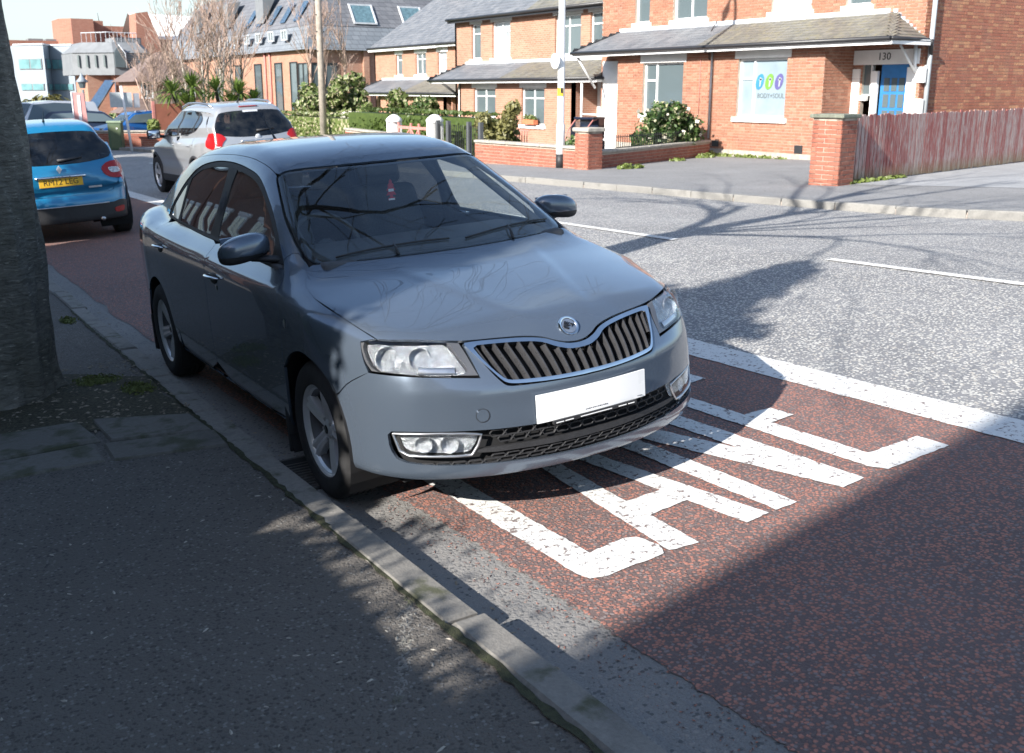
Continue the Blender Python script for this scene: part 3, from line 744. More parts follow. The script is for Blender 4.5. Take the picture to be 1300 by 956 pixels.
    arcp = lambda cy, r, a0, a1, n=14: [(cy + r*math.cos(a0 + (a1 - a0)*i/n), .30 + r*math.sin(a0 + (a1 - a0)*i/n)) for i in range(n+1)]
    AR = .350
    for side in (-1, 1):
        D3 = sx(dlo)
        # fender
        fe = [(.678, .285, .955), (.700, .245, .938), (.725, .20, .918), (.752, .15, .895), (.764, .10, .876), (.766, .05, .866), (.760, -.05, .845), (.748, -.18, .819), (.728, -.32, .786), (.711, -.436, .759), (.711, -.436, .759), (.757, -.378, .748), (.757, -.378, .748), (.772, -.422, .69), (.772, -.466, .644), (.772, -.466, .644)]
        a1 = sx([(-.36, .59), (-.30, .540), (-.30, .540)]) + sx(arcp(0, AR, R(140), R(-12))) + sx([(.345, .215), (.30, .218)][:1])
        df = sx([(.335, .26), (.30, .32), (.262, .50), (.252, .65), (.262, .787), (.304, .857), (.359, .905), (.41, .94)])
        fe2 = fe + a1 + df + sx([(.45, .972)]) + [(.676, .40, 1.0), (.680, .34, .980)]
        B.panel('front_wing', 'A', fe2, PT, side, .035, sm=1, gap=.0015)
        # doors
        dl = sx([(.30, .32), (.262, .50), (.252, .65), (.262, .787), (.304, .857), (.359, .905), (.41, .945), (1.0, .957), (1.44, .968), (1.425, .915), (1.405, .86), (1.40, .6), (1.42, .262), (.36, .262)])
        fd = B.panel('front_door', 'A', dl, PT, side, .04, sm=1)
        dr = sx([(1.44, .968), (1.73, .975), (2.58, 1.003), (2.56, .90), (2.50, .80), (2.40, .70), (2.28, .61), (2.20, .50), (2.165, .36), (2.15, .262), (1.42, .262), (1.40, .6), (1.405, .86), (1.425, .915)])
        rd = B.panel('rear_door', 'A', dr, PT, side, .04, sm=1)
        B.panel('sill', 'A', sx([(.345, .245), (.36, .252), (1.42, .256), (2.15, .256), (2.22, .256), (2.22, .22), (.345, .22)]), PT, side, .03, sm=0, gap=.0005)
        # body side frame: A pillar, roof rail, C pillar, rear wing
        fr = [(.680, .34, .980), (.676, .46, 1.045), (.648, .636, 1.136), (.608, .79, 1.23), (.572, .915, 1.305)] + rail
        cp = [(.535, 2.70, 1.285), (.585, 3.05, 1.145), (.612, 3.25, 1.06), (.625, 3.30, 1.04), (.668, 3.40, .98)]
        rq = sx([(3.38, .90), (3.32, .78), (3.25, .66), (3.05, .60), (2.602 + .305, .53)])
        ra = sx(arcp(2.602, AR, R(42), R(192), 16))
        rr = sx([(2.22, .25)])[:0] + sx([(2.165, .36), (2.20, .50), (2.28, .61), (2.40, .70), (2.50, .80), (2.56, .90), (2.58, 1.003), (2.62, 1.005), (2.71, 1.014), (2.70, 1.052), (2.60, 1.127), (2.45, 1.222), (2.28, 1.299), (2.144, 1.336), (1.95, 1.357), (1.8, 1.365), (1.568, 1.363), (1.364, 1.349), (1.147, 1.322), (1.046, 1.298), (.936, 1.254), (.76, 1.166), (.631, 1.089), (.506, 1.006), (.43, .958)]) + sx([(.45, .975)]) + [(.676, .40, 1.0)]
        ra = [p for p in ra]
        B.panel('body_side', 'A', fr + cp + rq + ra + rr, PT, side, .035, sm=1, gap=.001, skirt=.01)
        # window surround and panes
        def topz(y): return float(np.interp(y, [a for a, b in dlo[:16]], [b for a, b in dlo[:16]]))
        def botz(y): return float(np.interp(y, [.41, 1.0, 1.73, 2.62, 2.71], [.945, .958, .975, 1.003, 1.012]))
        def pane(y0, y1, lean=0., n=9):
            ys = np.linspace(y0, y1, n); bot = [(y + (lean if y == y1 else 0), botz(y) + .018) for y in ys]; top = [(y, topz(y) - .028) for y in ys[::-1]]
            return sx([b for b in bot] + [t_ for t_ in top if t_[1] > botz(t_[0]) + .04])
        panes = [('front_side_glass', pane(.60, 1.475, 0., 10)), ('rear_side_glass', pane(1.60, 2.33)), ('quarter_glass', pane(2.37, 2.64, 0, 6))]
        wfr = B.panel('window_surround', 'A', D3, M_black, side, .03, holes=[p for _, p in panes], holesm=1, sm=1, gap=.001, off=-.004, skirt=.01)
        for nm, p in panes: B.panel(nm, 'A', p, M_glass if nm[0] == 'f' else M_glass_dark, side, .05, sm=1, gap=-.004, off=-.007, skirt=0, parent=wfr)
        # headlamp
        hl = [(.762, -.382, .745), (.762, -.382, .745), (.710, -.445, .755), (.672, -.500, .7525), (.62, -.545, .7515), (.57, -.577, .750), (.50, -.608, .742), (.456, -.630, .734), (.456, -.630, .734), (.447, -.66, .70), (.432, -.728, .617), (.432, -.728, .617), (.50, -.70, .624), (.565, -.668, .631), (.615, -.64, .635), (.662, -.605, .640), (.72, -.545, .644), (.764, -.478, .647), (.764, -.478, .647), (.772, -.435, .68), (.768, -.40, .72)]
        H = B.panel('headlight', 'B', hl, M_lens, side, .022, sm=1, gap=.003, skirt=0, off=.001)
        B.panel('lamp_housing', 'B', hl, M_lamp_trim, side, .022, sm=1, gap=.002, off=-.030, skirt=0, parent=H)
        bz = B.panel('lamp_bezel', 'B', hl, M_lamp_trim, side, .02, sm=1, gap=.003, off=-.003, skirt=.026, parent=H, holes=[[(.762, -.392, .744), (.708, -.449, .752), (.62, -.545, .751), (.56, -.583, .748), (.500, -.612, .742), (.484, -.660, .69), (.462, -.706, .632), (.565, -.670, .634), (.662, -.608, .643), (.758, -.484, .650)]])
        B.panel('reflector', 'B', [(.762, -.392, .744), (.708, -.449, .752), (.62, -.545, .751), (.56, -.583, .748), (.500, -.612, .742), (.484, -.660, .69), (.462, -.706, .632), (.565, -.670, .634), (.662, -.608, .643), (.758, -.484, .650)], M_reflector, side, .018, sm=1, gap=.001, off=-.022, skirt=0, parent=H)
        for (bx, by, bzz, br) in ((.600, -.585, .700, .040), (.690, -.495, .700, .044)):
            P, N = B.on('B', [(bx, by, bzz)], side, -.018); n_ = Vector(N[0]); n_ = (n_*1.0 + Vector((0, -1.2, -.1))).normalized()
            q_ = MB(); q_.lathe([(-.030, .004), (-.024, br*.5), (-.010, br*.82), (.004, br), (.006, br*1.06), (.0, br*1.09)], 24, 'z')
            bo = q_.build('lamp_bowl', M_reflector, H, True); bo.matrix_local = Matrix.Translation(Vector(P[0])) @ n_.to_track_quat('Z', 'Y').to_matrix().to_4x4()
            q_ = MB(); q_.lathe([(.002, 0), (0, .006), (-.025, .009)], 12, 'z'); bl = q_.build('bulb', M_satin, H, True); bl.matrix_local = bo.matrix_local.copy()
        q_ = MB(); B.strip(q_, 'B', [(.50, -.668, .648), (.57, -.650, .652), (.63, -.615, .655)], .030, .004, side, -.020); q_.build('indicator_reflector', M_satin, H, True)
        # fog lamp
        fg = [(.735, -.565, .418), (.69, -.62, .421), (.60, -.69, .419), (.52, -.737, .412), (.463, -.765, .402), (.478, -.76, .362), (.502, -.75, .326), (.56, -.725, .326), (.63, -.678, .330), (.70, -.615, .335), (.722, -.585, .352)]
        Fg = B.panel('fog_lamp', 'B', fg, M_lens, side, .02, sm=1, gap=.004, off=-.004, skirt=0)
        B.panel('reflector', 'B', fg, M_reflector, side, .015, sm=1, gap=.006, off=-.034, skirt=0, parent=Fg)
        q_ = MB(); B.strip(q_, 'B', fg, .009, .006, side, -.006, .02, True); q_.build('lamp_rim', M_satin, Fg, True)
        for (bx, bz_) in ((.565, .370), (.655, .375)):
            P, N = B.on('B', [(bx, -.70 if bx < .6 else -.655, bz_)], side, -.016); q_ = MB(); q_.lathe([(-.018, .002), (-.012, .018), (0., .030), (.003, .033)], 20, 'z')
            bo = q_.build('lamp_bowl', M_reflector, Fg, True); bo.matrix_local = Matrix.Translation(Vector(P[0])) @ Vector(N[0]).to_track_quat('Z', 'Y').to_matrix().to_4x4()
        # handles
        for (hy, hz_, dp) in ((1.235, .818, fd), (2.36, .868, rd)):
            P, N = B.on('A', sx([(hy, hz_)]), side, .0); q_ = MB(); pc_ = []
            for k in range(9):
                t = k/8; P2, N2 = B.on('A', sx([(hy - .10 + .20*t, hz_)]), side, .004 + .030*math.sin(math.pi*min(max(t, .0), 1))**.5); pc_.append(P2[0])
            q_.tube(pc_, [.006, .010, .012, .012, .012, .012, .012, .010, .006], 10, squash=.7); q_.build('door_handle', M_chrome if True else PT, dp, True)
            q_ = MB(); P3, N3 = B.on('A', sx([(hy, hz_ - .008)]), side, .001); q_.lathe([(.0, .0), (.001, .05), (-.004, .055)], 20, 'z'); k_ = q_.build('handle_recess', M_black, dp, True)
            k_.matrix_local = Matrix.Translation(Vector(P3[0])) @ Vector(N3[0]).to_track_quat('Z', 'Y').to_matrix().to_4x4() @ Matrix.Diagonal((1.3, .55, 1, 1))
        if side < 0:
            P, N = B.on('A', sx([(1.19, .765)]), side, .002); q_ = MB(); q_.lathe([(.002, .0), (.002, .010), (0, .013)], 16, 'z'); k_ = q_.build('keyhole', M_chrome, fd, True); k_.matrix_local = Matrix.Translation(Vector(P[0])) @ Vector(N[0]).to_track_quat('Z', 'Y').to_matrix().to_4x4()
        P, N = B.on('A', sx([(.185, .742)]), side, .003); q_ = MB(); q_.lathe([(.004, .0), (.003, .012), (0, .016)], 16, 'z'); k_ = q_.build('wing_emblem', M_satin, root, True); k_.matrix_local = Matrix.Translation(Vector(P[0])) @ Vector(N[0]).to_track_quat('Z', 'Y').to_matrix().to_4x4() @ Matrix.Diagonal((.7, 1.2, 1, 1))
        # door mirror
        mr = bpy.data.objects.new('door_mirror', None); COL.objects.link(mr); mr.parent = root; mr.empty_display_size = .1
        sgn = side
        def mshell(name, m, z0, z1, sc=1.):
            bm = bmesh.new(); bmesh.ops.create_uvsphere(bm, u_segments=28, v_segments=18, radius=1)
            for v in bm.verts:
                x, y, z = v.co; pw = lambda q, e: math.copysign(abs(q)**e, q)
                x, y, z = pw(x, .75)*.125, pw(y, .70)*.062, pw(z, .70)*.062
                if y > 0: y *= .45
                z += .012*(1 - (x/.125)**2) - .014*(x/.125); y += .02*(x/.125)**2
                z = max(min(z, z1), z0); v.co = (x*sc, y*sc, z)
            me = bpy.data.meshes.new(name); bm.to_mesh(me); bm.free(); me.materials.append(m); me.polygons.foreach_set('use_smooth', [True]*len(me.polygons)); me.set_sharp_from_angle(angle=.7)
            o = bpy.data.objects.new(name, me); COL.objects.link(o); o.parent = mr; o.location = (.855*sgn, .60, 1.015); 
            o.scale = (sgn, 1, 1); o.rotation_euler = (0, 0, R(-9)*sgn); return o
        mshell('mirror_cap', PT, -.018, .2); mshell('mirror_base', M_black, -.2, -.0175, .985)
        g_ = MB(); g_.box((.86*sgn, .652, 1.022), (.19, .006, .11), R(-9)*sgn, bev=.002); g_.build('mirror_glass', M_chrome, mr)
        q_ = MB(); q_.tube([(.705*sgn, .52, .965), (.76*sgn, .565, .968), (.83*sgn, .60, .975)], [.042, .034, .030], 12, squash=.45); q_.build('mirror_arm', M_black, mr, True)
        # wheel liners, mud flaps
        for cy in (0, 2.602):
            q_ = MB(); prof = [(.50*side, .36), (.845*side, .358), (.80*side, .352)]
            q_.lathe([(.46*side, .02), (.46*side, .36), (.835*side, .362)], 28, 'x', (0, cy, .30), a0=R(-30), a1=R(210)); q_.build('wheel_arch_liner', M_void, root)
            q_ = MB(); q_.box((.755*side, cy + .352, .235), (.17, .012, .24), bev=.004); q_.build('mud_flap', M_black, root)
    # front bumper, one piece
    top = [(0, -.835, .560), (.177, -.824, .565), (.325, -.79, .570), (.352, -.780, .576), (.37, -.755, .60), (.40, -.705, .655), (.448, -.640, .728), (.448, -.640, .728), (.442, -.70, .66), (.434, -.732, .611), (.434, -.732, .611), (.50, -.702, .619), (.565, -.672, .626), (.662, -.61, .636), (.72, -.55, .640), (.772, -.468, .643), (.772, -.468, .643)]
    low = sx([(-.36, .5885), (-.302, .538), (-.302, .538)]) + sx(arcp(0, AR, R(141), R(190), 6)) + sx([(-.40, .245)]) + [(.74, -.55, .240), (.60, -.70, .234), (.4, -.795, .232), (.2, -.84, .232), (0, -.853, .232)]
    bh = top + low
    opening = [(0, -.85, .408), (.2, -.837, .410), (.39, -.79, .414), (.56, -.72, .424), (.69, -.62, .430), (.748, -.55, .426), (.745, -.555, .36), (.73, -.585, .312), (.607, -.69, .296), (.426, -.784, .286), (.246, -.834, .280), (0, -.856, .276)]
    full = lambda h: h + [(-a, b, c) for a, b, c in reversed(h[1:-1])]
    BP = B.panel('front_bumper', 'B', full(bh), PT, step=.028, holes=[full(opening)], sm=1, holesm=1, gap=.0012, skirt=.016)
    # lower grille: backing, honeycomb, middle bar
    B.panel('grille_backing', 'B', full([(a*1.0, b, c + (.01 if c > .34 else -.01)) for a, b, c in opening]), M_void, step=.05, sm=0, off=-.040, skirt=0, gap=-.005)
    bar = full([(0, -.853, .347), (.2, -.84, .348), (.42, -.785, .350), (.50, -.75, .344), (.47, -.76, .326), (.2, -.84, .322), (0, -.854, .320)])
    B.panel('grille_bar', 'B', bar, M_satin if False else M_black, step=.03, sm=1, off=-.006, skirt=.02)
    q_ = MB(); hw = .030; rows_ = [(.3985, 0), (.3725, 1), (.308, 0), (.2905, 1)]
    def seg(p0, p1):
        pts_ = [p0, p1]; uvp = [((a)/1, c) for a, c in pts_]
        for a, c in uvp:
            if abs(a) > .76: return
        P3 = [(math.sin(a/.85), -math.cos(a/.85) + .1, c) for a, c in uvp]
        B.strip(q_, 'B', P3, .0052, .006, 1, -.014, .05)
    for zc, ph in ((.386, 0), (.3015, 0)):
        hh_ = .0235 if zc > .35 else .0145
        n_ = 14
        for r_ in (0, 1):
            for i in range(-n_, n_ + 1):
                u = (i + .5*r_)*.052; z_ = zc + (hh_*.5 if r_ == 0 else -hh_*.5)
                lim = .745 if zc > .35 else .735
                if abs(u) > lim or (abs(u) > .385 and z_ > .300): continue
                h2 = hh_*.5; pts_ = [(u - .0175, z_ + h2), (u + .0175, z_ + h2), (u + .026, z_), (u + .0175, z_ - h2), (u - .0175, z_ - h2), (u - .026, z_)]
                for k in range(6): seg(pts_[k], pts_[(k+1) % 6])
    q_.build('honeycomb_grille', M_black, root, kind='stuff')
    # chrome grille surround + slats
    gt = half_nose[:-1] + [(.450, -.632, .732)]
    gb = [(.430, -.675, .69), (.392, -.725, .635), (.360, -.772, .588), (.340, -.785, .578), (.30, -.798, .573), (.177, -.824, .567), (0, -.833, .563)]
    go = [(a, b, c - .004) for a, b, c in gt] + gb
    gi_t = [(0, -.76, .650), (.05, -.757, .653), (.10, -.742, .668), (.14, -.722, .688), (.18, -.707, .697), (.24, -.692, .703), (.33, -.675, .708), (.418, -.662, .712)]
    gi = gi_t + [(.405, -.69, .68), (.372, -.735, .628), (.345, -.77, .596), (.32, -.785, .590), (.177, -.815, .583), (0, -.825, .580)]
    B.panel('grille_surround', 'B', full(go), M_chrome, step=.016, holes=[full(gi)], sm=1, holesm=1, off=.006, skirt=.02)
    B.panel('grille_backing', 'B', full(go), M_void, step=.05, sm=1, off=-.05, skirt=0)
    def grz(x, top_):
        x = abs(x); return float(np.interp(x, [0, .05, .10, .14, .18, .24, .33, .418], [.650, .653, .668, .688, .697, .703, .708, .712])) if top_ else float(np.interp(x, [0, .177, .32, .345, .372, .405, .418], [.580, .583, .590, .596, .628, .680, .705]))
    for i in range(-9, 10):
        x = i*.0425; zt_, zb_ = grz(x, True) + .004, grz(x, False) - .004
        n_ = 6; P3 = []
        for k in range(n_ + 1):
            z = zb_ + (zt_ - zb_)*k/n_; xx = x*(1 + .10*(z - zb_)/.13); P3.append((xx, -1.0, z))
        C = S.cast(np.array([(a, 0, c) for a, b, c in P3]), np.array([[0, -1., 0]]), 1.2, .3, 80)
        N = S.normal(C); vs = []; fs = []
        for k, (pp, nn) in enumerate(zip(C, N)):
            nn = nn + np.array([0, -.8, 0]); nn /= np.linalg.norm(nn)
            for (dx, dn) in ((-.003, -.045), (-.0062, -.010), (-.0022, -.001), (.0022, -.001), (.0062, -.010), (.003, -.045)): vs.append((pp[0] + dx, pp[1] + nn[1]*dn, pp[2] + nn[2]*dn))
        for k in range(n_):
            for j in range(5): fs.append((k*6+j, k*6+j+1, (k+1)*6+j+1, (k+1)*6+j))
        m_ = MB(); m_.add(vs, fs); m_.build('grille_slat', M_slat, root, True, autosmooth=.6)
    # badge
    P, N = B.on('H', [(0.0, -.712, .728)], 1, .002); nn = Vector(N[0]); nn = (nn + Vector((0, -.35, 0))).normalized()
    bd = MB(); bd.lathe([(.004, .0), (.005, .032), (.009, .036), (.010, .041), (.004, .045), (-.012, .046)], 36, 'z'); bo = bd.build('bonnet_badge', M_chrome, root, True, autosmooth=.7)
    xa = Vector((1, 0, 0)); ya = nn.cross(xa); bo.matrix_local = Matrix(((xa.x, ya.x, nn.x, P[0][0]), (xa.y, ya.y, nn.y, P[0][1]), (xa.z, ya.z, nn.z, P[0][2]), (0, 0, 0, 1)))
    dk = MB(); dk.lathe([(.0056, .0), (.0058, .031)], 30, 'z'); dk.build('badge_field', M_satin, bo)
    em = MB()
    def flat(poly): em.prism(poly, .0058, .0085)
    flat([(-.026, .004), (-.004, .006), (.010, .0), (-.004, -.004), (-.026, -.002)]); flat([(.010, .010), (.029, .001), (.010, -.009), (.014, .0005)])
    for k in range(3): flat([(-.022 + .008*k, .007), (-.012 + .008*k, .022 - .004*k), (-.006 + .008*k, .021 - .004*k), (-.012 + .008*k, .007)])
    flat([(-.026, -.006), (-.006, -.016), (-.002, -.009), (-.022, -.003)])
    em.build('badge_emblem', M_black_gloss, bo)
    # number plate
    pl = empty('number_plate_mount'); bpy.data.objects.remove(pl)
    q_ = MB(); vs = []; n_ = 12
    for k in range(n_ + 1):
        x = -.26 + .52*k/n_; yb = -.856 + .22*x*x
        vs += [(x, yb, .527), (x, yb, .416), (x, yb + .006, .416), (x, yb + .006, .527)]
    fs = [(k*4 + j, k*4 + (j+1) % 4, (k+1)*4 + (j+1) % 4, (k+1)*4 + j) for k in range(n_) for j in range(4)] + [(0, 3, 2, 1), (n_*4, n_*4+1, n_*4+2, n_*4+3)]
    q_.add(vs, [f[::-1] for f in fs]); pl = q_.build('number_plate', M_plate, root)
    q_ = MB(); q_.box((0, -.855, .410), (.40, .012, .016), bev=.002); q_.build('plate_holder', M_black, pl)
    for k, (x, w) in enumerate(((-.172, .034), (-.128, .038), (.0, .15), (.128, .038), (.172, .030))):
        q_ = MB(); q_.box((x, -.8617, .409), (w, .002, .003)); q_.build('holder_print', M_plate, pl)
    q_ = MB()
    for k in range(13): q_.box((-.045 + .0085*k, -.8562, .431), (.0035 + .0015*(k % 3), .0008, .0035))
    q_.build('plate_print', M_ink, pl, kind='stuff')
    q_ = MB()
    for k in range(5): q_.box((.215 + .006*k, -.8455, .425), (.0035, .0008, .0025))
    q_.build('plate_print', M_ink, pl, kind='stuff')
    # towing eye cover
    P, N = B.on('B', [(-.452, -.765, .474)], 1, .0012); q_ = MB(); q_.lathe([(0, .0), (.0004, .0235), (-.003, .0245), (-.003, .026), (.0, .027)], 32, 'z'); k_ = q_.build('towing_eye_cover', PT, root, True, autosmooth=.3); k_.matrix_local = Matrix.Translation(Vector(P[0])) @ Vector(N[0]).to_track_quat('Z', 'Y').to_matrix().to_4x4()
    q_ = MB(); q_.lathe([(.0012, .0245), (.0012, .0262)], 32, 'z'); k2 = q_.build('cover_joint', M_black, k_)
    # black corner lip under the bumper
    # rear: bumper, lamps
    rb = sx([(3.30, .70)]) ; rt_ = [(0, 3.60, .62), (.5, 3.55, .62), (.70, 3.42, .64), (.80, 3.25, .62)] + sx([(3.05, .60), (2.602 + .305, .53)]) + sx(arcp(2.602, AR, R(40), R(-12), 6)) + [(.78, 3.2, .245), (.6, 3.50, .245), (0, 3.60, .245)]
    B.panel('rear_bumper', 'C', full(rt_), PT, step=.05, sm=1)
    tgp = [(0, 3.58, .98), (.3, 3.57, .97), (.60, 3.49, .90), (.60, 3.50, .80), (.52, 3.53, .63), (0, 3.57, .63)]
    B.panel('tailgate', 'C', full(tgp), PT, step=.05, sm=1)
    for side in (-1, 1):
        B.panel('tail_lamp', 'C', [(.61, 3.49, .905), (.67, 3.44, .90), (.74, 3.36, .87), (.77, 3.28, .80), (.76, 3.30, .68), (.70, 3.43, .65), (.54, 3.53, .65), (.61, 3.49, .80)], M_red_lens, side, .04, sm=1, off=.003)
    # dark inner body so that gaps read dark
    for side in (-1, 1):
        def shell(pts, nm='inner_shell'): B.panel(nm, 'A', pts, M_void, side, .09, sm=0, off=-.022, skirt=0, gap=0)
        shell(sx([(.40, .93), (1.0, .94), (1.73, .95), (2.6, .97), (2.6, .7), (2.2, .6), (2.2, .23), (.36, .23), (.36, .55), (.15, .67), (-.2, .67), (-.45, .62)]) + [(.72, -.30, .775), (.75, .05, .86), (.70, .24, .935)])
    # wheels
    for y in (0, 2.602):
        for side in (-1, 1):
            make_wheel(root, (side*.728 if y == 0 else side*.745, y, .300), side, name='wheel')
    q_ = MB(); q_.box((0, 1.3, .21), (1.35, 3.6, .05)); q_.box((0, 0, .30), (1.2, .06, .06)); q_.box((0, 2.602, .30), (1.3, .08, .06)); q_.box((0, .1, .5), (.9, .9, .5)); q_.build('underbody', M_void, root)
    # cabin
    rbox('dashboard', (0, .62, .86), (1.34, .50, .22), M_cabin, root, .06)
    rbox('dashboard_top', (0, .42, .93), (1.28, .42, .07), M_cabin, root, .03)
    for sx_, nm in ((-.36, 'driver_seat'), (.36, 'passenger_seat')):
        st = bpy.data.objects.new('front_seat', None); COL.objects.link(st); st.parent = root; st.location = (sx_, 1.32, .32); st.empty_display_size = .1
        rbox('seat_cushion', (0, -.02, .14), (.50, .52, .18), M_seat, st, .06); rbox('seat_back', (0, .34, .50), (.50, .17, .66), M_seat, st, .07, 4, R(-18), taper=.82)
        rbox('headrest', (0, .47, .92), (.27, .11, .20), M_seat, st, .05, 4, R(-12)); 
        for a in (-.06, .06): q_ = MB(); q_.tube([(a, .44, .78), (a, .47, .88)], .006, 6); q_.build('headrest_post', M_chrome, st)
    rs = bpy.data.objects.new('rear_seat', None); COL.objects.link(rs); rs.parent = root; rs.location = (0, 2.15, .34); rs.empty_display_size = .1
    rbox('seat_cushion', (0, 0, .12), (1.26, .50, .18), M_seat, rs, .06); rbox('seat_back', (0, .33, .45), (1.26, .16, .60), M_seat, rs, .06, 3, R(-18))
    for a in (-.38, .38): rbox('headrest', (a, .46, .80), (.27, .09, .15), M_seat, rs, .04, 3, R(-12))
    sw = bpy.data.objects.new('steering_wheel', None); COL.objects.link(sw); sw.parent = root; sw.location = (-.37, .86, .93); sw.rotation_euler = (R(64), 0, 0); sw.empty_display_size = .1
    q_ = MB(); q_.tube([(.185*math.cos(a), .185*math.sin(a), 0) for a in np.linspace(0, 2*math.pi, 33)], .014, 8, caps=False); q_.build('rim', M_cabin, sw, True)
    q_ = MB(); q_.lathe([(.02, 0), (.02, .05), (0, .07), (-.03, .07)], 20, 'z'); q_.tube([(-.18, 0, 0), (.18, 0, 0)], .016, 6); q_.tube([(0, 0, 0), (0, -.18, 0)], .018, 6); q_.build('spokes', M_black_gloss, sw)
    rbox('rear_view_mirror', (.0, .985, 1.285), (.24, .03, .07), M_black, root, .02)
    for side in (-1, 1):   # inner door cards, pillars, roof lining
        rbox('door_card', (side*.735, 1.45, .72), (.06, 2.0, .46), M_cabin, root, .02)
        q_ = MB(); q_.tube([(side*.70, 1.52, .92), (side*.66, 1.535, 1.15), (side*.53, 1.55, 1.33)], .04, 8, squash=.6); q_.build('inner_pillar', M_cabin, root, True)
        q_ = MB(); q_.tube([(side*.635, .34, .935), (side*.605, .62, 1.07), (side*.525, .95, 1.265), (side*.50, 1.5, 1.35), (side*.495, 2.2, 1.325), (side*.52, 2.75, 1.18), (side*.56, 3.1, 1.04)], .022, 8); q_.build('inner_pillar', M_cabin, root, True)
    B.panel('headlining', 'A', [(.47, 1.02, 1.37), (.47, 1.6, 1.41), (.46, 2.55, 1.33), (0, 2.62, 1.35), (-.46, 2.55, 1.33), (-.47, 1.6, 1.41), (-.47, 1.02, 1.37), (0, .96, 1.37)], M_cabin, step=.1, off=-.035, skirt=0, sm=0)
    rbox('parcel_shelf', (0, 2.9, .93), (1.1, .6, .03), M_cabin, root, .01)
    # hanging air freshener
    af = MB(); o_ = [(0, .062), (.010, .048), (.006, .046), (.020, .026), (.012, .026), (.027, .002), (.013, .004), (.028, -.022), (.008, -.020), (.010, -.034), (.020, -.034), (.020, -.048), (-.020, -.048), (-.020, -.034), (-.010, -.034), (-.008, -.020), (-.028, -.022), (-.013, .004), (-.027, .002), (-.012, .026), (-.020, .026), (-.006, .046), (-.010, .048)]
    af.prism([(a, b) for a, b in o_], -.0012, .0012); a_ = af.build('air_freshener', M_red_card, root); a_.matrix_local = frame((1, 0, 0), (0, 0, 1), (.045, .93, 1.175)) 
    q_ = MB(); q_.box((0, .004, .0015), (.030, .014, .001)); q_.box((0, -.043, .0015), (.036, .009, .001)); q_.build('card_band', M_plate, a_)
    q_ = MB(); q_.tube([(.045, .93, 1.235), (.02, .975, 1.285)], .0012, 5); q_.build('hanging_cord', M_plate, a_).matrix_parent_inverse = a_.matrix_local.inverted()
    # wipers
    for (p0, p1, arm) in (((-.56, .262), (-.02, .215), (-.30, .17)), ((.06, .200), (.60, .330), (.30, .16))):
        q_ = MB(); ln = [(p0[0] + (p1[0] - p0[0])*k/8, p0[1] + (p1[1] - p0[1])*k/8 + .03*math.sin(math.pi*k/8)*0, .97) for k in range(9)]
        P, N = B.on('H', ln, 1, .006); q_.tube([tuple(p) for p in P], .005, 6); q_.build('wiper_blade', M_black, root, True)
        P2, N2 = B.on('H', [(arm[0], arm[1], .96)], 1, .004); q_ = MB(); q_.tube([tuple(P2[0]), tuple((P2[0] + P[4])/2 + np.array([0, 0, .012])), tuple(P[4] + np.array([0, 0, .008]))], [.009, .006, .004], 8, squash=.6); q_.build('wiper_arm', M_black, root, True)
    q_ = MB(); B.strip(q_, 'H', [(-.60, .246, .96), (-.43, .190, .96), (-.2, .147, .96), (0, .134, .96), (.2, .147, .96), (.43, .190, .96), (.60, .246, .96)], .016, .003, 1, -.008); q_.build('scuttle', M_black, root, True)
    # roof aerial
    q_ = MB(); q_.tube([(0, 2.52, 1.40), (0, 2.50, 1.425), (0, 2.56, 1.47), (0, 2.66, 1.54), (0, 2.72, 1.60)], [.022, .012, .005, .004, .003], 8); q_.build('roof_aerial', M_black, root, True)
    return root, S


# ------------------------------------------------------------------ ground, roads, kerbs
def sheet(name, poly, dz, m, parent=None, kind='structure', thick=0., jit=0., zf=None):
    """a flat sheet following the slope of the street; thick > 0 gives it a real edge"""
    bm = bmesh.new(); vs = [bm.verts.new((p[0], p[1], 0)) for p in poly]; f = bm.faces.new(vs)
    if f.normal.z < 0: f.normal_flip()
    f.normal_update()
    if f.normal.z < 0: bmesh.ops.reverse_faces(bm, faces=[f])
    for x in XB: bmesh.ops.bisect_plane(bm, geom=bm.verts[:] + bm.edges[:] + bm.faces[:], plane_co=(x, 0, 0), plane_no=(1, 0, 0))
    for y in YB: bmesh.ops.bisect_plane(bm, geom=bm.verts[:] + bm.edges[:] + bm.faces[:], plane_co=(0, y, 0), plane_no=(0, 1, 0))
    if thick:
        r = bmesh.ops.extrude_face_region(bm, geom=bm.faces[:]); up_ = {v for v in r['geom'] if isinstance(v, bmesh.types.BMVert)}
        for v in bm.verts: v.co.z = gz(v.co.x, v.co.y) + dz - (0 if v in up_ else thick)
    else:
        for v in bm.verts: v.co.z = (zf or gz)(v.co.x, v.co.y) + dz
    bmesh.ops.triangulate(bm, faces=[f for f in bm.faces if len(f.verts) > 4])
    bm.normal_update()
    me = bpy.data.meshes.new(name); bm.to_mesh(me); bm.free(); me.materials.append(m)
    if me.polygons and not thick and sum(p.normal.z*p.area for p in me.polygons) < 0: me.flip_normals()
    o = bpy.data.objects.new(name, me); COL.objects.link(o)
    if parent is not None: o.parent = parent
    if kind: o['kind'] = kind
    return o
def wav(p0, p1, n, amp, seed=1):
    r = random.Random(seed); out = []
    for i in range(n + 1):
        t = i/n; dx, dy = p1[0] - p0[0], p1[1] - p0[1]; L = math.hypot(dx, dy); a = r.uniform(-amp, amp) if 0 < i < n else 0
        out.append((p0[0] + dx*t - dy/L*a, p0[1] + dy*t + dx/L*a))
    return out
sheet('ground', [(-1500, -1500), (1500, -1500), (1500, 1500), (-1500, 1500)], -.03, M_groundfar)
KN = [(-.905, -40), (-.905, 20), (-1.6, 28), (-3.2, 38), (-7, 55), (-14, 80)]
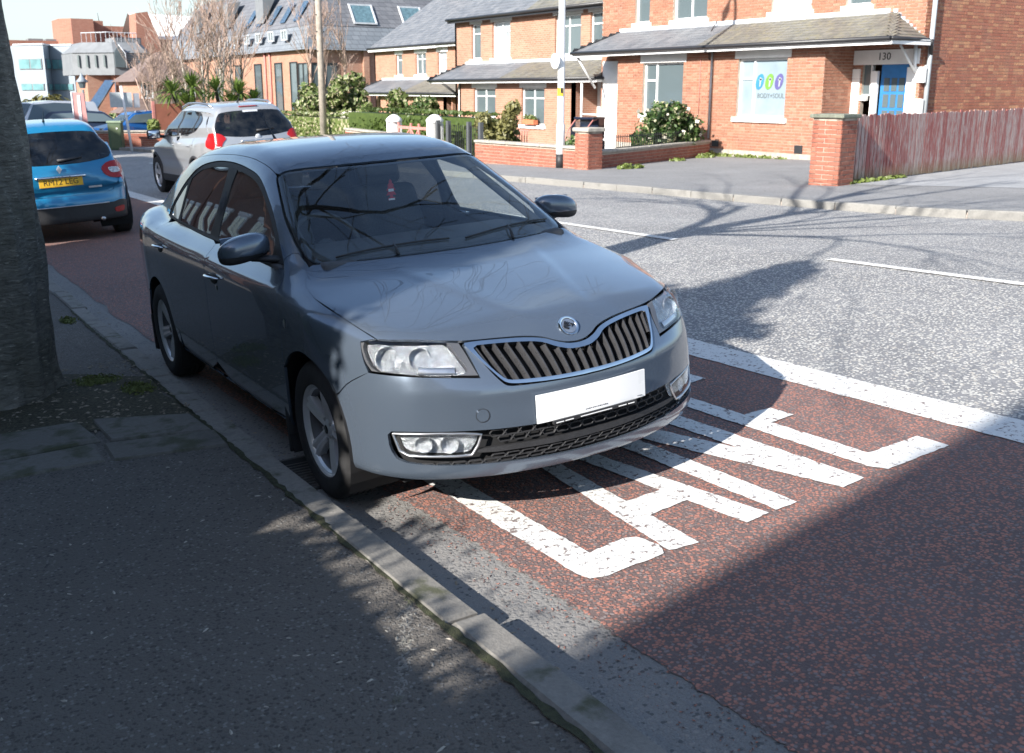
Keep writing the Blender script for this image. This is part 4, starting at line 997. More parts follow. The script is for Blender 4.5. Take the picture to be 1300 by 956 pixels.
KF = [(16, -6), (13.2, -3.2), (11.4, -.6), (10.3, 1.2), (9.65, 3.16), (9.15, 5.0), (8.97, 7.0), (8.90, 9.0), (8.72, 12.93), (8.3, 20), (7.4, 28), (6.0, 35), (3.2, 46), (-1, 62), (-6, 80)]
sheet('road', KN + KF[::-1] + [(16, -40)], 0., M_road)
sheet('gutter_strip', [(-.905, -40)] + [(-.905, 20), (-.62, 20)] + [(-.60, 1), (-.50, -.6), (-.50, -40)], .0035, M_gutter)
sheet('bus_lane', wav((-.58, -40), (-.58, -6), 30, .02, 8) + wav((-.58, -6), (-.57, -1.3), 260, .010, 6) + wav((-.57, -1.3), (-.58, -.6), 50, .010, 7)[1:] + wav((-.58, -.6), (-.68, 1), 90, .010, 9) + wav((-.68, 1), (-.70, 20), 60, .025, 10) + [(1.84, 20), (1.84, -40)], .007, M_lane)
def nearpave(x, y): return gz(x, y)
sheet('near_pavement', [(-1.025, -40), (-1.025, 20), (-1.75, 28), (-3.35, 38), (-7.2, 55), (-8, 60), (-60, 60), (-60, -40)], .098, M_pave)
KFb = [(a + .14, b + .02) for a, b in KF]
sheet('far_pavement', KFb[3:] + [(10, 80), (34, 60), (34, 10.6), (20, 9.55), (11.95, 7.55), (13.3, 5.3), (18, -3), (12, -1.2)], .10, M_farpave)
sheet('side_pavement', [(11.9, 7.6), (13.3, 5.3), (18, -3), (30, -3), (34, 6), (34, 10.6), (20, 9.55)], .104, M_sidepave)
# kerb stones
kerb = MB(); 
def kerb_run(name, pts, w, m, mortar, seg=.915, y_top=.105, start=0., inward=1):
    P = [Vector((a, b, 0)) for a, b in pts]; L = [0]
    for a, b in zip(P[:-1], P[1:]): L.append(L[-1] + (b - a).length)
    def at(s):
        s = max(0, min(L[-1], s)); i = max(0, min(len(P)-2, int(np.searchsorted(L, s)) - 1)); t = (s - L[i])/(L[i+1] - L[i]); return P[i].lerp(P[i+1], t)
    bed = MB(); n = int((L[-1] - start)/seg); r = random.Random(5)
    base = None; meshes = []
    for i in range(n):
        a, b = at(start + i*seg + .009), at(start + (i+1)*seg - .009); d = (b - a).normalized(); nn = Vector((-d.y, d.x, 0))*inward
        jx = r.uniform(-.010, .010); jz = r.uniform(-.006, .006)
        a = a + nn*(w/2 + jx); b = b + nn*(w/2 + jx); c = (a + b)/2
        za, zb = gz(a.x, a.y), gz(b.x, b.y); ln = (b - a).length
        bed.box((c.x, c.y, (za + zb)/2 + y_top/2 - .05), (w*.8, ln + .03, y_top), math.atan2(d.y, d.x) - math.pi/2)
        q = MB(); q.box((0, 0, 0), (w, ln, y_top + .08), bev=.012); 
        if len(meshes) < 6: o = q.build('kerb_stone', m, None); meshes.append(o.data); fresh = o
        else: o = bpy.data.objects.new('kerb_stone', r.choice(meshes)); COL.objects.link(o)
        pitch_ = math.atan2(zb - za, ln); az = math.atan2(d.y, d.x)
        o.matrix_world = Matrix.Translation((c.x, c.y, (za + zb)/2 + (y_top - .08)/2 + jz)) @ Matrix.Rotation(az - math.pi/2, 4, 'Z') @ Matrix.Rotation(pitch_, 4, 'X')
        yield_list.append(o)
    return bed
yield_list = []
bed = kerb_run('near', KN[:3] and [(-.905, -5.06), (-.905, 20), (-1.6, 28)], .125, M_kerb, None); kb = bed.build('near_kerb', M_mortar_d, kind='structure')
for o in yield_list: o.parent = kb
yield_list = []
bed = kerb_run('far', KF[3:13], .13, M_kerb_far, None, y_top=.11, inward=-1); kb = bed.build('far_kerb', M_mortar_d, kind='structure')
for o in yield_list: o.parent = kb
yield_list = []
# markings
M_th = .004
sheet('bus_lane_line', wav((1.775, -40), (1.775, -4), 4, .0, 1) + wav((1.775, -4), (1.79, 4), 90, .006, 21) + [(1.82, 20), (1.1, 28), (-.5, 38), (-.2, 38), (1.4, 28), (2.10, 20)] + wav((2.06, 4), (2.045, -4), 90, .006, 22) + [(2.045, -40)], .011, M_line)
cl = MB(); clo = sheet('centre_line', [(4.80, -4.0), (4.90, -4.0), (4.91, 2.13), (4.81, 2.13)], .009, M_line)
for a, b in ((4.15, 8.1), (10.1, 14.1), (16.1, 20.1), (22.1, 26.)):
    sheet('line_dash', [(4.81 - .012*(a-2), a), (4.91 - .012*(a-2), a), (4.91 - .012*(b-2), b), (4.81 - .012*(b-2), b)], .009, M_line, clo, kind=None)
def jag(poly, amp=.004, step=.03, seed=0):
    r = random.Random(seed); out = []
    for (a, b) in zip(poly, poly[1:] + poly[:1]):
        n = max(1, int(math.hypot(b[0]-a[0], b[1]-a[1])/step))
        for i in range(n):
            t = i/n; out.append((a[0] + (b[0]-a[0])*t + r.uniform(-amp, amp), a[1] + (b[1]-a[1])*t + r.uniform(-amp, amp)))
    return out
lane = bpy.data.objects.new('lane_lettering', None); COL.objects.link(lane); lane['kind'] = 'structure'; lane.empty_display_size = .3
sheet('letter_l', jag([(-.435, .32), (-.435, -1.25), (-.42, -1.31), (-.36, -1.33), (-.10, -1.325), (-.07, -1.26), (-.09, -1.16), (-.13, -1.135), (-.30, -1.15), (-.315, .32)], seed=1), .0115, M_line, lane, None)
sheet('letter_a', jag([(-.075, -1.32), (.05, -1.34), (.075, -1.04), (.275, -1.03), (.30, -1.33), (.425, -1.32), (.245, .32), (.19, .32), (.19, .12), (.262, -.88), (.085, -.88), (.17, .12), (.17, .32), (.115, .32)], .003, seed=2), .0115, M_line, lane, None)
sheet('letter_n', jag([(.46, .32), (.47, -1.32), (.585, -1.32), (.585, -.25), (.83, -1.34), (.97, -1.33), (.955, .32), (.84, .32), (.845, -.75), (.60, .32)], seed=3), .0115, M_line, lane, None)
sheet('letter_e', jag([(1.08, .32), (1.085, -1.25), (1.12, -1.335), (1.53, -1.33), (1.54, -1.17), (1.21, -1.16), (1.21, -.60), (1.37, -.59), (1.37, -.44), (1.20, -.43), (1.20, .16), (1.5, .16), (1.5, .32)], seed=4), .0115, M_line, lane, None)
# paving slabs round the tree pit, soil, moss
def slab(poly, top=.112, th=.07):
    z = [gz(p[0], p[1]) + top + rng.uniform(-.004, .004) for p in poly]; n = len(poly); cx = sum(p[0] for p in poly)/n; cy = sum(p[1] for p in poly)/n
    q = MB(); b = .010; vs = [(p[0], p[1], zz - th) for p, zz in zip(poly, z)] + [(p[0], p[1], zz - b) for p, zz in zip(poly, z)]
    vs += [(p[0] + (cx - p[0])*.03, p[1] + (cy - p[1])*.05, zz) for p, zz in zip(poly, z)]
    fs = [tuple(range(2*n, 3*n))] + [(k*n + i, k*n + (i+1) % n, (k+1)*n + (i+1) % n, (k+1)*n + i) for k in range(2) for i in range(n)]
    q.add(vs, fs); return q.build('paving_slab', M_slab, pit)
pit = sheet('tree_pit', jag([(-2.6, 1.55), (-1.04, 1.30), (-1.03, 2.28), (-1.45, 2.75), (-2.6, 3.1)], .03, .15, 5), .104, M_soil)
for pl_ in ([(-2.40, 1.72), (-1.55, 1.60), (-1.52, 1.18), (-2.36, 1.24)], [(-1.49, 1.59), (-1.05, 1.33), (-1.035, .97), (-1.48, 1.15)],
            [(-2.38, 1.21), (-1.55, 1.145), (-1.56, .86), (-2.36, .95)], [(-1.52, 1.12), (-1.03, .94), (-1.04, .70), (-1.53, .84)],
            [(-3.25, 1.86), (-2.43, 1.74), (-2.39, 1.25), (-3.2, 1.36)], [(-3.2, 1.33), (-2.41, 1.22), (-2.38, .97), (-3.18, 1.08)]): slab(pl_)
mo = sheet('moss_strip', jag([(-1.052, -5), (-1.022, -5), (-1.022, 5), (-1.040, 5)], .010, .05, 12), .104, M_moss); mo['kind'] = 'stuff'
scatter_later = True
# drain grate
dg_ = empty('drain_grate', label='rusty slotted drain grate in the gutter beside the parked car front wheel', cat='drain grate')
q = MB(); zc = gz(-.77, .3); M4 = Matrix.Rotation(math.atan(.053), 4, 'Y') 
for (c, d) in (((-.88, .33), (.02, .42)), ((-.655, .33), (.02, .42)), ((-.77, .12), (.24, .02)), ((-.77, .54), (.24, .02))): q.box((c[0], c[1], gz(*c) + .004), (d[0], d[1], .02), bev=.003)
q.build('frame', M_grate, dg_)
for k in range(11): q = MB(); y = .155 + k*.0345; q.box((-.77, y, gz(-.77, y) + .003), (.205, .017, .016), bev=.003); q.build('bar', M_grate, dg_)
q = MB(); q.box((-.77, .33, zc + .0042), (.21, .40, .0008)); q.build('pit', M_void, dg_)
# scattered stones and dry debris
def scatter(name, n, region, size, m, dz, seed):
    r = random.Random(seed); q = MB()
    for _ in range(n):
        x, y = region(r); s = size*r.uniform(.4, 1.3); a = r.uniform(0, 6.28); l = s*r.uniform(1, 2.2)
        c, sn = math.cos(a), math.sin(a); z = gz(x, y) + dz
        pts = [(l, 0), (.2*l, s*.5), (-l*.8, s*.3), (-l*.6, -s*.5), (.3*l, -s*.45)]
        q.add([(x + u*c - v*sn, y + u*sn + v*c, z) for u, v in pts] + [(x, y, z + s*.45)], [(i, (i+1) % 5, 5) for i in range(5)])
    o = q.build(name, m); o['kind'] = 'stuff'; return o
scatter('pavement_grit', 420, lambda r: (r.uniform(-4, -1.05), r.uniform(-4.5, 1.0)), .0075, M_copestone, .098, 1)
scatter('pit_debris', 700, lambda r: (r.uniform(-2.6, -1.0), r.uniform(1.3, 2.9)), .012, M_debris, .104, 2)
scatter('gutter_debris', 260, lambda r: (-.90 + abs(r.gauss(0, .06)), r.uniform(-2, 6)), .009, M_debris, .004, 3)
scatter('grit_line', 320, lambda r: (lambda t: (-1.03 - .30*t + r.gauss(0, .012), -1.16 - .52*t + r.gauss(0, .008)))(r.random()), .006, M_kerb, .098, 7)
scatter('loose_chips', 2200, lambda r: (-.60 + r.gauss(0, .07), r.uniform(-3.4, 3)), .0045, M_lane, .006, 8)
scatter('road_grit', 110, lambda r: (r.uniform(-.9, 1.7), r.uniform(-3, -1)), .003, M_copestone, .008, 4)

# ------------------------------------------------------------------ plants
def leaf_mesh(name, clumps, n, size, m, parent=None, seed=0, flat=.0, aspect=1.7, kind=None, surf=.55, up_bias=0.):
    """n leaves spread through ellipsoid clumps [(x,y,z,rx,ry,rz,weight)]"""
    r = np.random.default_rng(seed); C = np.array(clumps, float); w = C[:, 6]/C[:, 6].sum(); idx = r.choice(len(C), n, p=w)
    d = r.normal(size=(n, 3)); d /= np.linalg.norm(d, axis=1)[:, None]; rad = r.uniform(surf, 1.0, n)**.8*r.uniform(.82, 1.1, n)
    P = C[idx, :3] + d*C[idx, 3:6]*rad[:, None]
    nrm = d + r.normal(size=(n, 3))*.7 + np.array([0, 0, up_bias]); nrm /= np.linalg.norm(nrm, axis=1)[:, None]
    t = np.cross(nrm, r.normal(size=(n, 3))); t /= np.linalg.norm(t, axis=1)[:, None]; b = np.cross(nrm, t)
    s = size*r.uniform(.6, 1.35, n)[:, None]; L = t*s*aspect*.5; W = b*s*.5
    V = np.stack([P - L, P - L*.1 + W, P + L, P - L*.1 - W + nrm*s*.12], 1).reshape(-1, 3)
    F = np.arange(4*n).reshape(n, 4)
    me = bpy.data.meshes.new(name); me.vertices.add(4*n); me.vertices.foreach_set('co', V.ravel().astype(np.float32)); me.loops.add(4*n); me.loops.foreach_set('vertex_index', F.ravel().astype(np.int32))
    me.polygons.add(n); me.polygons.foreach_set('loop_start', (np.arange(n)*4).astype(np.int32)); me.polygons.foreach_set('loop_total', np.full(n, 4, np.int32)); me.update(); me.materials.append(m)
    o = bpy.data.objects.new(name, me); COL.objects.link(o)
    if parent is not None: o.parent = parent
    if kind: o['kind'] = kind
    return o
def branch_tree(q, p, d, L, r, depth, rr, spread=.5, droop=0., n=5, kink=.25, ratio=.72, kids=(2, 3), rmin=.004, curve=0.):
    pts = [Vector(p)]; rad = [r]; d = Vector(d).normalized(); k = 4 if depth > 1 else 3
    for i in range(k):
        d = (d + Vector((rr.uniform(-1, 1), rr.uniform(-1, 1), rr.uniform(-.6, .8)))*kink*.5 + Vector((0, 0, -droop*(1.2 - .1*depth)))).normalized(); pts.append(pts[-1] + d*L/k); rad.append(max(rmin, r*(1 - .38*(i+1)/k)))
    q.tube(pts, rad, n if depth > 2 else (4 if depth > 0 else 3), caps=False)
    if depth <= 0: return
    for c in range(rr.randint(*kids)):
        i = rr.randint(max(1, k-2), k); dd = (d + Vector((rr.uniform(-1, 1), rr.uniform(-1, 1), rr.uniform(-.5, .9)))*spread).normalized()
        branch_tree(q, pts[i], dd, L*ratio*rr.uniform(.75, 1.2), rad[i]*rr.uniform(.55, .75), depth-1, rr, spread, droop, n, kink, ratio, kids, rmin)

leaf_mesh('moss_tufts', [(-1.30, 2.42, gz(-1.3, 2.4) + .108, .16, .14, .012, 1.), (-1.15, 2.05, gz(-1.1, 2) + .108, .10, .16, .010, .8), (-2.2, 1.62, gz(-2.2, 1.6) + .112, .18, .04, .010, .6), (-1.12, 4.55, gz(-1.1, 4.5) + .102, .07, .16, .012, .5)], 3200, .011, M_moss_tuft, None, 77, surf=.0, kind='stuff')
# street tree at the left edge
stt = empty('street_tree', (-1.79, 2.43, gz(-1.79, 2.43) + .10), label='rough barked street tree trunk at the left edge of the photo beside the kerb', cat='tree')
rt2 = random.Random(3); q = MB(); N_ = 96; K_ = 130; vs = []; fs = []
H_ = 4.6
for k in range(K_ + 1):
    z = H_*(k/K_)**1.15; 
    for j in range(N_):
        a = 2*math.pi*j/N_; fl = .052*math.exp(-z/.10)*(1 + .55*math.sin(3*a + .6) + .3*math.sin(7*a)) 
        rad = .250 - .012*z + fl + .010*math.sin(5*a + z*2.1) + .007*math.sin(11*a - z*5) + .005*math.sin(17*a + z*9) + .022*mnoise.noise(Vector((math.cos(a)*2.2, math.sin(a)*2.2, z*.9))) + .014*mnoise.noise(Vector((math.cos(a)*6, math.sin(a)*6, z*2.2 + 5))) + .008*abs(mnoise.noise(Vector((math.cos(a)*16, math.sin(a)*16, z*5)))) + .012*math.sin(2*a + z*1.7)*1
        rad += .028*math.exp(-((a - 5.6)**2)/.05)*math.exp(-((z - 1.42)**2)/.012) + .02*math.exp(-((a - .1)**2)/.04)*math.exp(-((z - 1.55)**2)/.01)
        cxx = .010*math.sin(z*1.6) - .004*z; vs.append((cxx + rad*math.cos(a), rad*math.sin(a), z - .03))
for k in range(K_):
    for j in range(N_): j2 = (j+1) % N_; fs.append((k*N_+j, k*N_+j2, (k+1)*N_+j2, (k+1)*N_+j))
q.add(vs, fs); q.build('trunk', M_bark, stt, True)
q = MB(); rt2 = random.Random(12)
for (d, L, r_) in (((.9, .35, 1.0), 2.5, .060), ((.4, -.7, 1.2), 2.4, .055), ((-.7, .5, 1.2), 2.6, .09), ((.1, .2, 1.6), 3.0, .12), ((1.3, .1, .75), 2.6, .045), ((.8, 1.1, .7), 2.6, .045), ((1.0, .6, .45), 2.4, .035), ((1.1, -.3, .55), 2.3, .035), ((-.5, -.9, 1.0), 2.4, .06)):
    branch_tree(q, (0, 0, H_ - .5), d, L, r_, 4, rt2, .62, .10, 5, .34, .78, (2, 3), .004)
q.build('branches', M_dark_bark, stt)

# hedges and houses on the near side, out of the frame, that shade the pavement and the car
def hedge_box(name, x0, x1, y0, y1, h, leafm, n, size, label, seed, holes=0., zb=0.):
    root = empty(name, ((x0+x1)/2, (y0+y1)/2, gz((x0+x1)/2, (y0+y1)/2) + zb), label=label, cat='hedge'); lx, ly = (x1-x0)/2, (y1-y0)/2
    q = MB(); q.box((0, 0, (h - .14)/2 - .3), (2*lx - .18, 2*ly - .12, h - .14 + .6)); q.build('inner_growth', M_leaf_dark, root)
    r = np.random.default_rng(seed); cl_ = []
    for _ in range(int(20 + 8*(ly*2))):
        sd = r.integers(0, 5)
        x = (lx - .05)*(1 if sd == 0 else -1) if sd < 2 else r.uniform(-lx, lx); y = r.uniform(-ly, ly) if sd != 3 else (ly - .04)*r.choice([-1, 1]); z = r.uniform(0, h) if sd < 4 else h - .05
        cl_.append((x, y, z, .16, .30, .16, 1.))
    leaf_mesh('leaves', cl_ + [(lx, 0, h/2, .05, ly, h/2, 10.), (-lx, 0, h/2, .05, ly, h/2, 10.), (0, 0, h, lx, ly, .09, 10.), (0, -ly, h/2, lx, .05, h/2, 4.), (0, ly, h/2, lx, .05, h/2, 4.)], n, size, leafm, root, seed, surf=.3)
    return root
hedge_box('shade_hedge', -5.6, -4.6, -1.38, 8.6, 4.75, M_leaf_dark, 26000, .075, 'unseen tall dark evergreen hedge added left of the parked car to shade it', 31)  # unseen hedge, added as a shade caster for car and pavement
hedge_box('garden_hedge', -4.95, -4.25, -9.5, -1.30, 2.02, M_leaf_hedge, 9000, .05, 'low garden hedge behind the near pavement, outside the frame', 32)
bl = empty('bush', (-5.0, -.72, gz(-5, -.7) + 4.5), label='unseen rounded bush top added above the tall hedge for its shadow', cat='bush')  # out-of-view bush, added and shaped so its shadow reaches across the road
leaf_mesh('leaves', [(0, .02, .95, .30, .32, .42, 1.), (0, .0, .5, .34, .42, .5, 1.3), (0, .15, .05, .35, .6, .4, 1.), (0, .8, .05, .35, .5, .35, .6)], 5200, .07, M_leaf_dark, bl, 4, surf=.05)
# sparse unseen shrub, added above the low hedge to dapple the kerb
sb = empty('shrub', (-4.5, -3.3, gz(-4.5, -3.3) + 1.92), label='unseen loose open shrub added over the low garden hedge to dapple the kerb', cat='shrub')
leaf_mesh('leaves', [(0, k*.42 - 1.4, .12 + .08*(k % 2), .25, .30, .22, 1.) for k in range(8)], 800, .034, M_leaf_hedge, sb, 6, surf=.05)


# ------------------------------------------------------------------ the other cars
def hatch_params(W=.889, yr=3.26, H=1.566, belt=1.03, hood=.98, ws0=(.12, 1.02), ws1=(.95, 1.47), roof_end=2.95, g_end=(3.22, 1.02), clear=.24, tumble=.19, wb=2.606, bulge=0.):
    return dict(yf0=0., yr0=yr - .86, hpt=(.45, .5),
     plan_front=[(0, -.86), (.3, -.83), (.5, -.76), (.65, -.68), (.76, -.56), (.83, -.38), (W - .02, -.15), (W, 0)],
     plan_rear=[(0, yr), (.3, yr - .01), (.5, yr - .04), (.65, yr - .09), (.76, yr - .17), (.83, yr - .32), (W - .025, yr - .55), (W, yr - .86)],
     width=[(0, W), (wb, W), (yr - .86, W)],
     in_front=[(.1, .06), (.25, .02), (.45, .0), (.6, .01), (.75, .05), (.88, .12), (1., .2)],
     in_corner=[(.1, .09), (.25, .03), (.45, .0), (.62, .01), (.75, .04), (.88, .10), (1., .18)],
     in_side=[(.15, .08), (.28, .015), (.34, .0), (.55, .022), (.75, .010), (.86, .008), (.93, .03), (1.0, .06), (1.1, .10)],
     in_quarter=[(.15, .08), (.3, .01), (.5, .0), (.75, .0), (.92, .02), (1.0, .05), (1.1, .09)],
     in_rear=[(.15, .10), (.3, .0), (.5, .0), (.62, .03), (.75, .02), (.9, .03), (1.0, .05), (1.1, .09)],
     bonnet=[(-.9, .70), (-.8, .80), (-.6, .87), (-.2, hood - .05), (.2, hood), (.7, belt), (1.5, belt + .02), (yr - .4, belt + .04), (yr, belt + .02), (yr + .1, belt - .1)],
     crown=.05, crown4=.06, r_edge=.07, z0=clear, g0=-.3, g1=yr + .02,
     roof=[(-.5, ws0[1] - .34), ws0, ws1, (ws1[0] + .25, H - .035), (ws1[0] + .6, H - .005), (1.9, H), (roof_end - .5, H - .02), (roof_end, H - .075), (roof_end + .06, H - .12), g_end, (g_end[0] + .1, .7)],
     bow=.14, bow_r=.10, rcrown=.06, rcrown4=.06,
     glass_w=[(.7, W - .01), (belt - .05, W - .085), (belt + .15, W - .12), (H - .25, W - .12 - tumble*.6), (H - .05, W - .12 - tumble), (H + .1, W - .40)],
     glass_y=[(0, -.02), (.6, 0), (1.6, .0), (yr - .8, -.02), (yr, -.10)], r_roof=.10, r_belt=.04)
def place_car(root, x, y, rz, flip=True):
    """front axle at x, y on the sloping road; heading +y when flip"""
    a = rz + (math.pi if flip else 0); c, s_ = math.cos(a), math.sin(a)
    X = Vector((c, s_, 0)); Y = Vector((-s_, c, 0)); e = .6
    X.z = gz(x + c*e, y + s_*e)/(2*e) - gz(x - c*e, y - s_*e)/(2*e); Y.z = gz(x - s_*2, y + c*2)/4 - gz(x + s_*2, y - c*2)/4
    X.normalize(); Z = X.cross(Y).normalized(); Y = Z.cross(X)
    root.matrix_world = Matrix(((X.x, Y.x, Z.x, x), (X.y, Y.y, Z.y, y), (X.z, Y.z, Z.z, gz(x, y)), (0, 0, 0, 1)))
def okp(P): return P[~np.isnan(P[:, 0])]
def full_(h): return h + [(-a, b, c) for a, b, c in reversed(h[1:-1])]
def build_hatch(nm, q, PT, label, wb, H, yr, belt, wr=.33, far=False, side_dlo=None, glassm=None, cat='car', lamp=None, rear_detail=None, spokes=5, cladding=None):
    root = empty(nm, label=label, cat=cat); S = CarSurf(q); B = CarB(S, root); W = q['width'][0][1]; st = .10 if far else .05; z0 = q['z0'] + .02; AR = wr + .05; gm = glassm or M_glass_dark
    def sx(P):
        P = np.array(P, float); O = np.stack([0*P[:, 0], P[:, 0], P[:, 1]], -1); return [tuple(c) for c in okp(S.cast(O, np.array([[1., 0, 0]]), 1.3, .05, 60))]
    def tx(P):   # (x, y) -> top
        P = np.array(P, float); O = np.stack([P[:, 0], P[:, 1], 0*P[:, 0]], -1); return [tuple(c) for c in okp(S.cast(O, np.array([[0, 0, 1.]]), 2.2, .3, 80))]
    def rx(P, s_=1):   # (x, z) -> rear or front
        P = np.array(P, float); O = np.stack([P[:, 0], 0*P[:, 0] + yr - .9 if s_ > 0 else 0*P[:, 0] + .1, P[:, 1]], -1); return [tuple(c) for c in okp(S.cast(O, np.array([[0, 1.*s_, 0]]), 1.4, .02, 70))]
    arc = lambda cy, r, a0, a1, n=12: [(cy + r*math.cos(a0 + (a1-a0)*i/n), wr + r*math.sin(a0 + (a1-a0)*i/n)) for i in range(n+1)]
    ws0, ws1 = q['roof'][1], q['roof'][2]; re_ = q['roof'][7][0]; ge = q['roof'][-2]
    wxb, wxt = W - .19, W - .33
    wsb = [(0, ws0[0]), (.35, ws0[0] + .02), (wxb - .08, ws0[0] + .08), (wxb, ws0[0] + .17)]; wst = [(wxt, ws1[0] + .06), (wxt - .1, ws1[0] + .02), (.25, ws1[0] - .01), (0, ws1[0] - .02)]
    B.panel('bonnet', 'H', full_(rx([(0, .76), (.45, .76), (.66, .80)], -1) + tx([(.74, -.30), (.76, .0), (wxb + .02, ws0[0] + .1)]) + [p for p in tx(wsb[::-1][1:])]), PT, step=st, sm=1)
    B.panel('windscreen', 'H', full_(tx(wsb) + tx(wst)), gm if far else M_glass, step=st, sm=1, skirt=0)
    rail = [(wxt + .03, ws1[0] + .06), (wxt + .045, 1.4), (wxt + .045, 2.0), (wxt + .03, re_ - .1), (wxt + .0, re_ + .04)]
    rt_ = tx([(0, ws1[0]), (.25, ws1[0] + .01), (wxt - .1, ws1[0] + .04)]) + tx(rail) + tx([(.3, re_ + .062), (0, re_ + .066)])
    B.panel('roof', 'A', full_(rt_), PT, step=st + .01, sm=1)
    # rear: glass, tailgate, bumper
    zt = float(rx([(0.2, H - .16)])[0][2]); zb_ = belt + .02
    gl = rx([(0, H - .15), (.35, H - .16), (wxt - .04, H - .18), (wxt + .02, H - .25), (W - .21, belt + .10), (W - .26, belt + .03), (.3, belt - .01), (0, belt - .015)])
    gp = B.panel('rear_window', 'C', full_(gl), gm, step=st, sm=1, off=.003, skirt=.006)
    tgl = rx([(0, H - .105), (.4, H - .115), (wxt + .01, H - .15), (wxt + .06, H - .24), (W - .165, belt + .09), (W - .17, belt), (W - .24, .80), (W - .25, .62), (0, .60)])
    B.panel('tailgate', 'C', full_(tgl), PT, step=st, holes=[full_(gl)], sm=1, holesm=1)
    B.panel('rear_frame', 'C', full_(rx([(0, H - .098), (.4, H - .11), (wxt + .04, H - .14), (wxt + .12, H - .24), (W - .13, belt + .09), (W - .14, belt), (W - .20, .80), (W - .20, .56), (0, .54)])), PT, step=st, holes=[full_(gl)], sm=1, holesm=1, off=-.010, skirt=.0)
    rbz = .60
    bt = rx([(0, rbz - .004), (W - .24, rbz - .004), (W - .21, .80)]) + sx([(yr - .22, .80), (yr - .30, .66)]) + sx(arc(wb, AR, R(52), R(-8), 6)) + sx([(yr - .40, z0)]) + rx([(W - .25, z0), (0, z0)])
    B.panel('rear_bumper', 'C', full_(bt), PT, step=st, sm=1)
    if not far:
        B.panel('lower_valance', 'C', full_(rx([(0, .47), (.6, .47), (.72, .50)]) + sx([(yr - .30, .46), (yr - .42, .40), (yr - .42, z0)]) + rx([(W - .25, z0), (0, z0)])), cladding or M_black, step=st, sm=1, off=.006)
    for side in (-1, 1):
        dlo = side_dlo; D3 = sx(dlo); n = len(dlo)
        wf, rd0 = .30, yr - .24
        yb = 1.42
        def bz(y): return float(np.interp(y, [p[0] for p in dlo if p[1] < belt + .09][::-1] if False else [0, 1, 3], [belt, belt, belt + .05]))
        ds = belt - .01
        B.panel('front_wing', 'A', tx([(wxb + .03, ws0[0] + .1), (.77, .0), (.75, -.30)]) + sx([(-.45, .78), (-.42, .62)]) + sx(arc(0, AR, R(140), R(-8))) + sx([(.40, z0), (.36, .6), (.40, .9), (.42, ds)]), PT, side, st, sm=1)
        B.panel('front_door', 'A', sx([(.40, z0), (.36, .6), (.40, .9), (.42, ds), (1.0, ds + .012), (yb, ds + .02), (yb, .6), (yb, z0)]), PT, side, st, sm=1)
        B.panel('rear_door', 'A', sx([(yb, z0), (yb, .6), (yb, ds + .02), (2.2, ds + .04), (2.42, ds + .05), (2.38, .85), (wb - .36, .68), (wb - AR - .05, .5), (wb - AR - .06, z0)]), PT, side, st, sm=1)
        top = [p for p in dlo]
        fr = tx([(wxb + .02, ws0[0] + .17), (wxt + .02, ws1[0] + .05)]) + tx(rail)
        rear = rx([(wxt + .065, H - .24), (W - .16, belt + .09), (W - .165, belt - .01), (W - .20, .82)]) + sx([(yr - .20, .82), (yr - .28, .66)])
        B.panel('body_side', 'A', fr + rear + sx(arc(wb, AR, R(52), R(180))) + sx([(wb - AR - .045, .5), (wb - .355, .69), (2.385, .855), (2.425, ds + .05)]) + sx([(p[0], p[1]) for p in dlo]) , PT, side, st, sm=1)
        wf_ = B.panel('window_surround', 'A', D3, M_black, side, st, sm=1, off=-.003)
        def tz(y): 
            ups = [p for p in dlo]; k = max(range(n), key=lambda i: ups[i][0]); a = [p for p in ups[:k+1]]; return float(np.interp(y, [p[0] for p in a], [p[1] for p in a]))
        def bzz(y):
            ups = [p for p in dlo]; k = max(range(n), key=lambda i: ups[i][0]); a = [p for p in ups[k:]][::-1]; return float(np.interp(y, [p[0] for p in a], [p[1] for p in a]))
        yend = max(p[0] for p in dlo)
        for (nm_, a, b) in (('front_side_glass', dlo[0][0] + .16, yb - .04), ('rear_side_glass', yb + .06, 2.28 if yend > 2.4 else yend - .12)) + ((('quarter_glass', 2.34, yend - .08),) if yend > 2.5 else ()):
            ys = np.linspace(a, b, 7); pl = [(y, bzz(y) + .02) for y in ys] + [(y, tz(y) - .03) for y in ys[::-1] if tz(y) - .03 > bzz(y) + .05]
            B.panel(nm_, 'A', sx(pl), gm if nm_[0] != 'f' else glassm or M_glass_dark, side, st, sm=1, off=.001, skirt=0, parent=wf_)
        if not far:
            B.panel('sill_cladding', 'A', sx([(.42, z0 + .13), (2.0, z0 + .13), (wb - AR - .03, z0 + .17), (wb - AR - .03, z0), (.42, z0)]), cladding or M_black, side, st, sm=0, off=.008)
            for cy in (0, wb):
                q_ = MB(); pts = [tuple(p) for p in B.on('A', sx(arc(cy, AR + .015, R(-2), R(182), 16)), side, .004)[0]]; q_.tube(pts, .028, 8, squash=.6); q_.build('wheel_arch_trim', cladding or M_black, root, True)
            for hy in (1.22, 2.22):
                pc_ = [tuple(B.on('A', sx([(hy - .09 + .18*t, belt - .14)]), side, .004 + .03*math.sin(math.pi*t))[0][0]) for t in np.linspace(0, 1, 7)]
                q_ = MB(); q_.tube(pc_, .012, 8, squash=.7); q_.build('door_handle', PT, root, True)
        mr = MB(); 
        o = rbox('door_mirror', ((W + .10)*side, .52, belt + .05), (.24, .14, .17), M_black if nm == 'driving_car' else PT, root, .05, 3, 0, R(-8)*side); rbox('mirror_glass', (0, .072, 0), (.19, .006, .13), M_chrome, o, .002, 1)
        q_ = MB(); q_.tube([((W - .10)*side, .50, belt - .01), ((W + .02)*side, .52, belt + .01)], .03, 8); q_.build('mirror_arm', M_black, root, True)
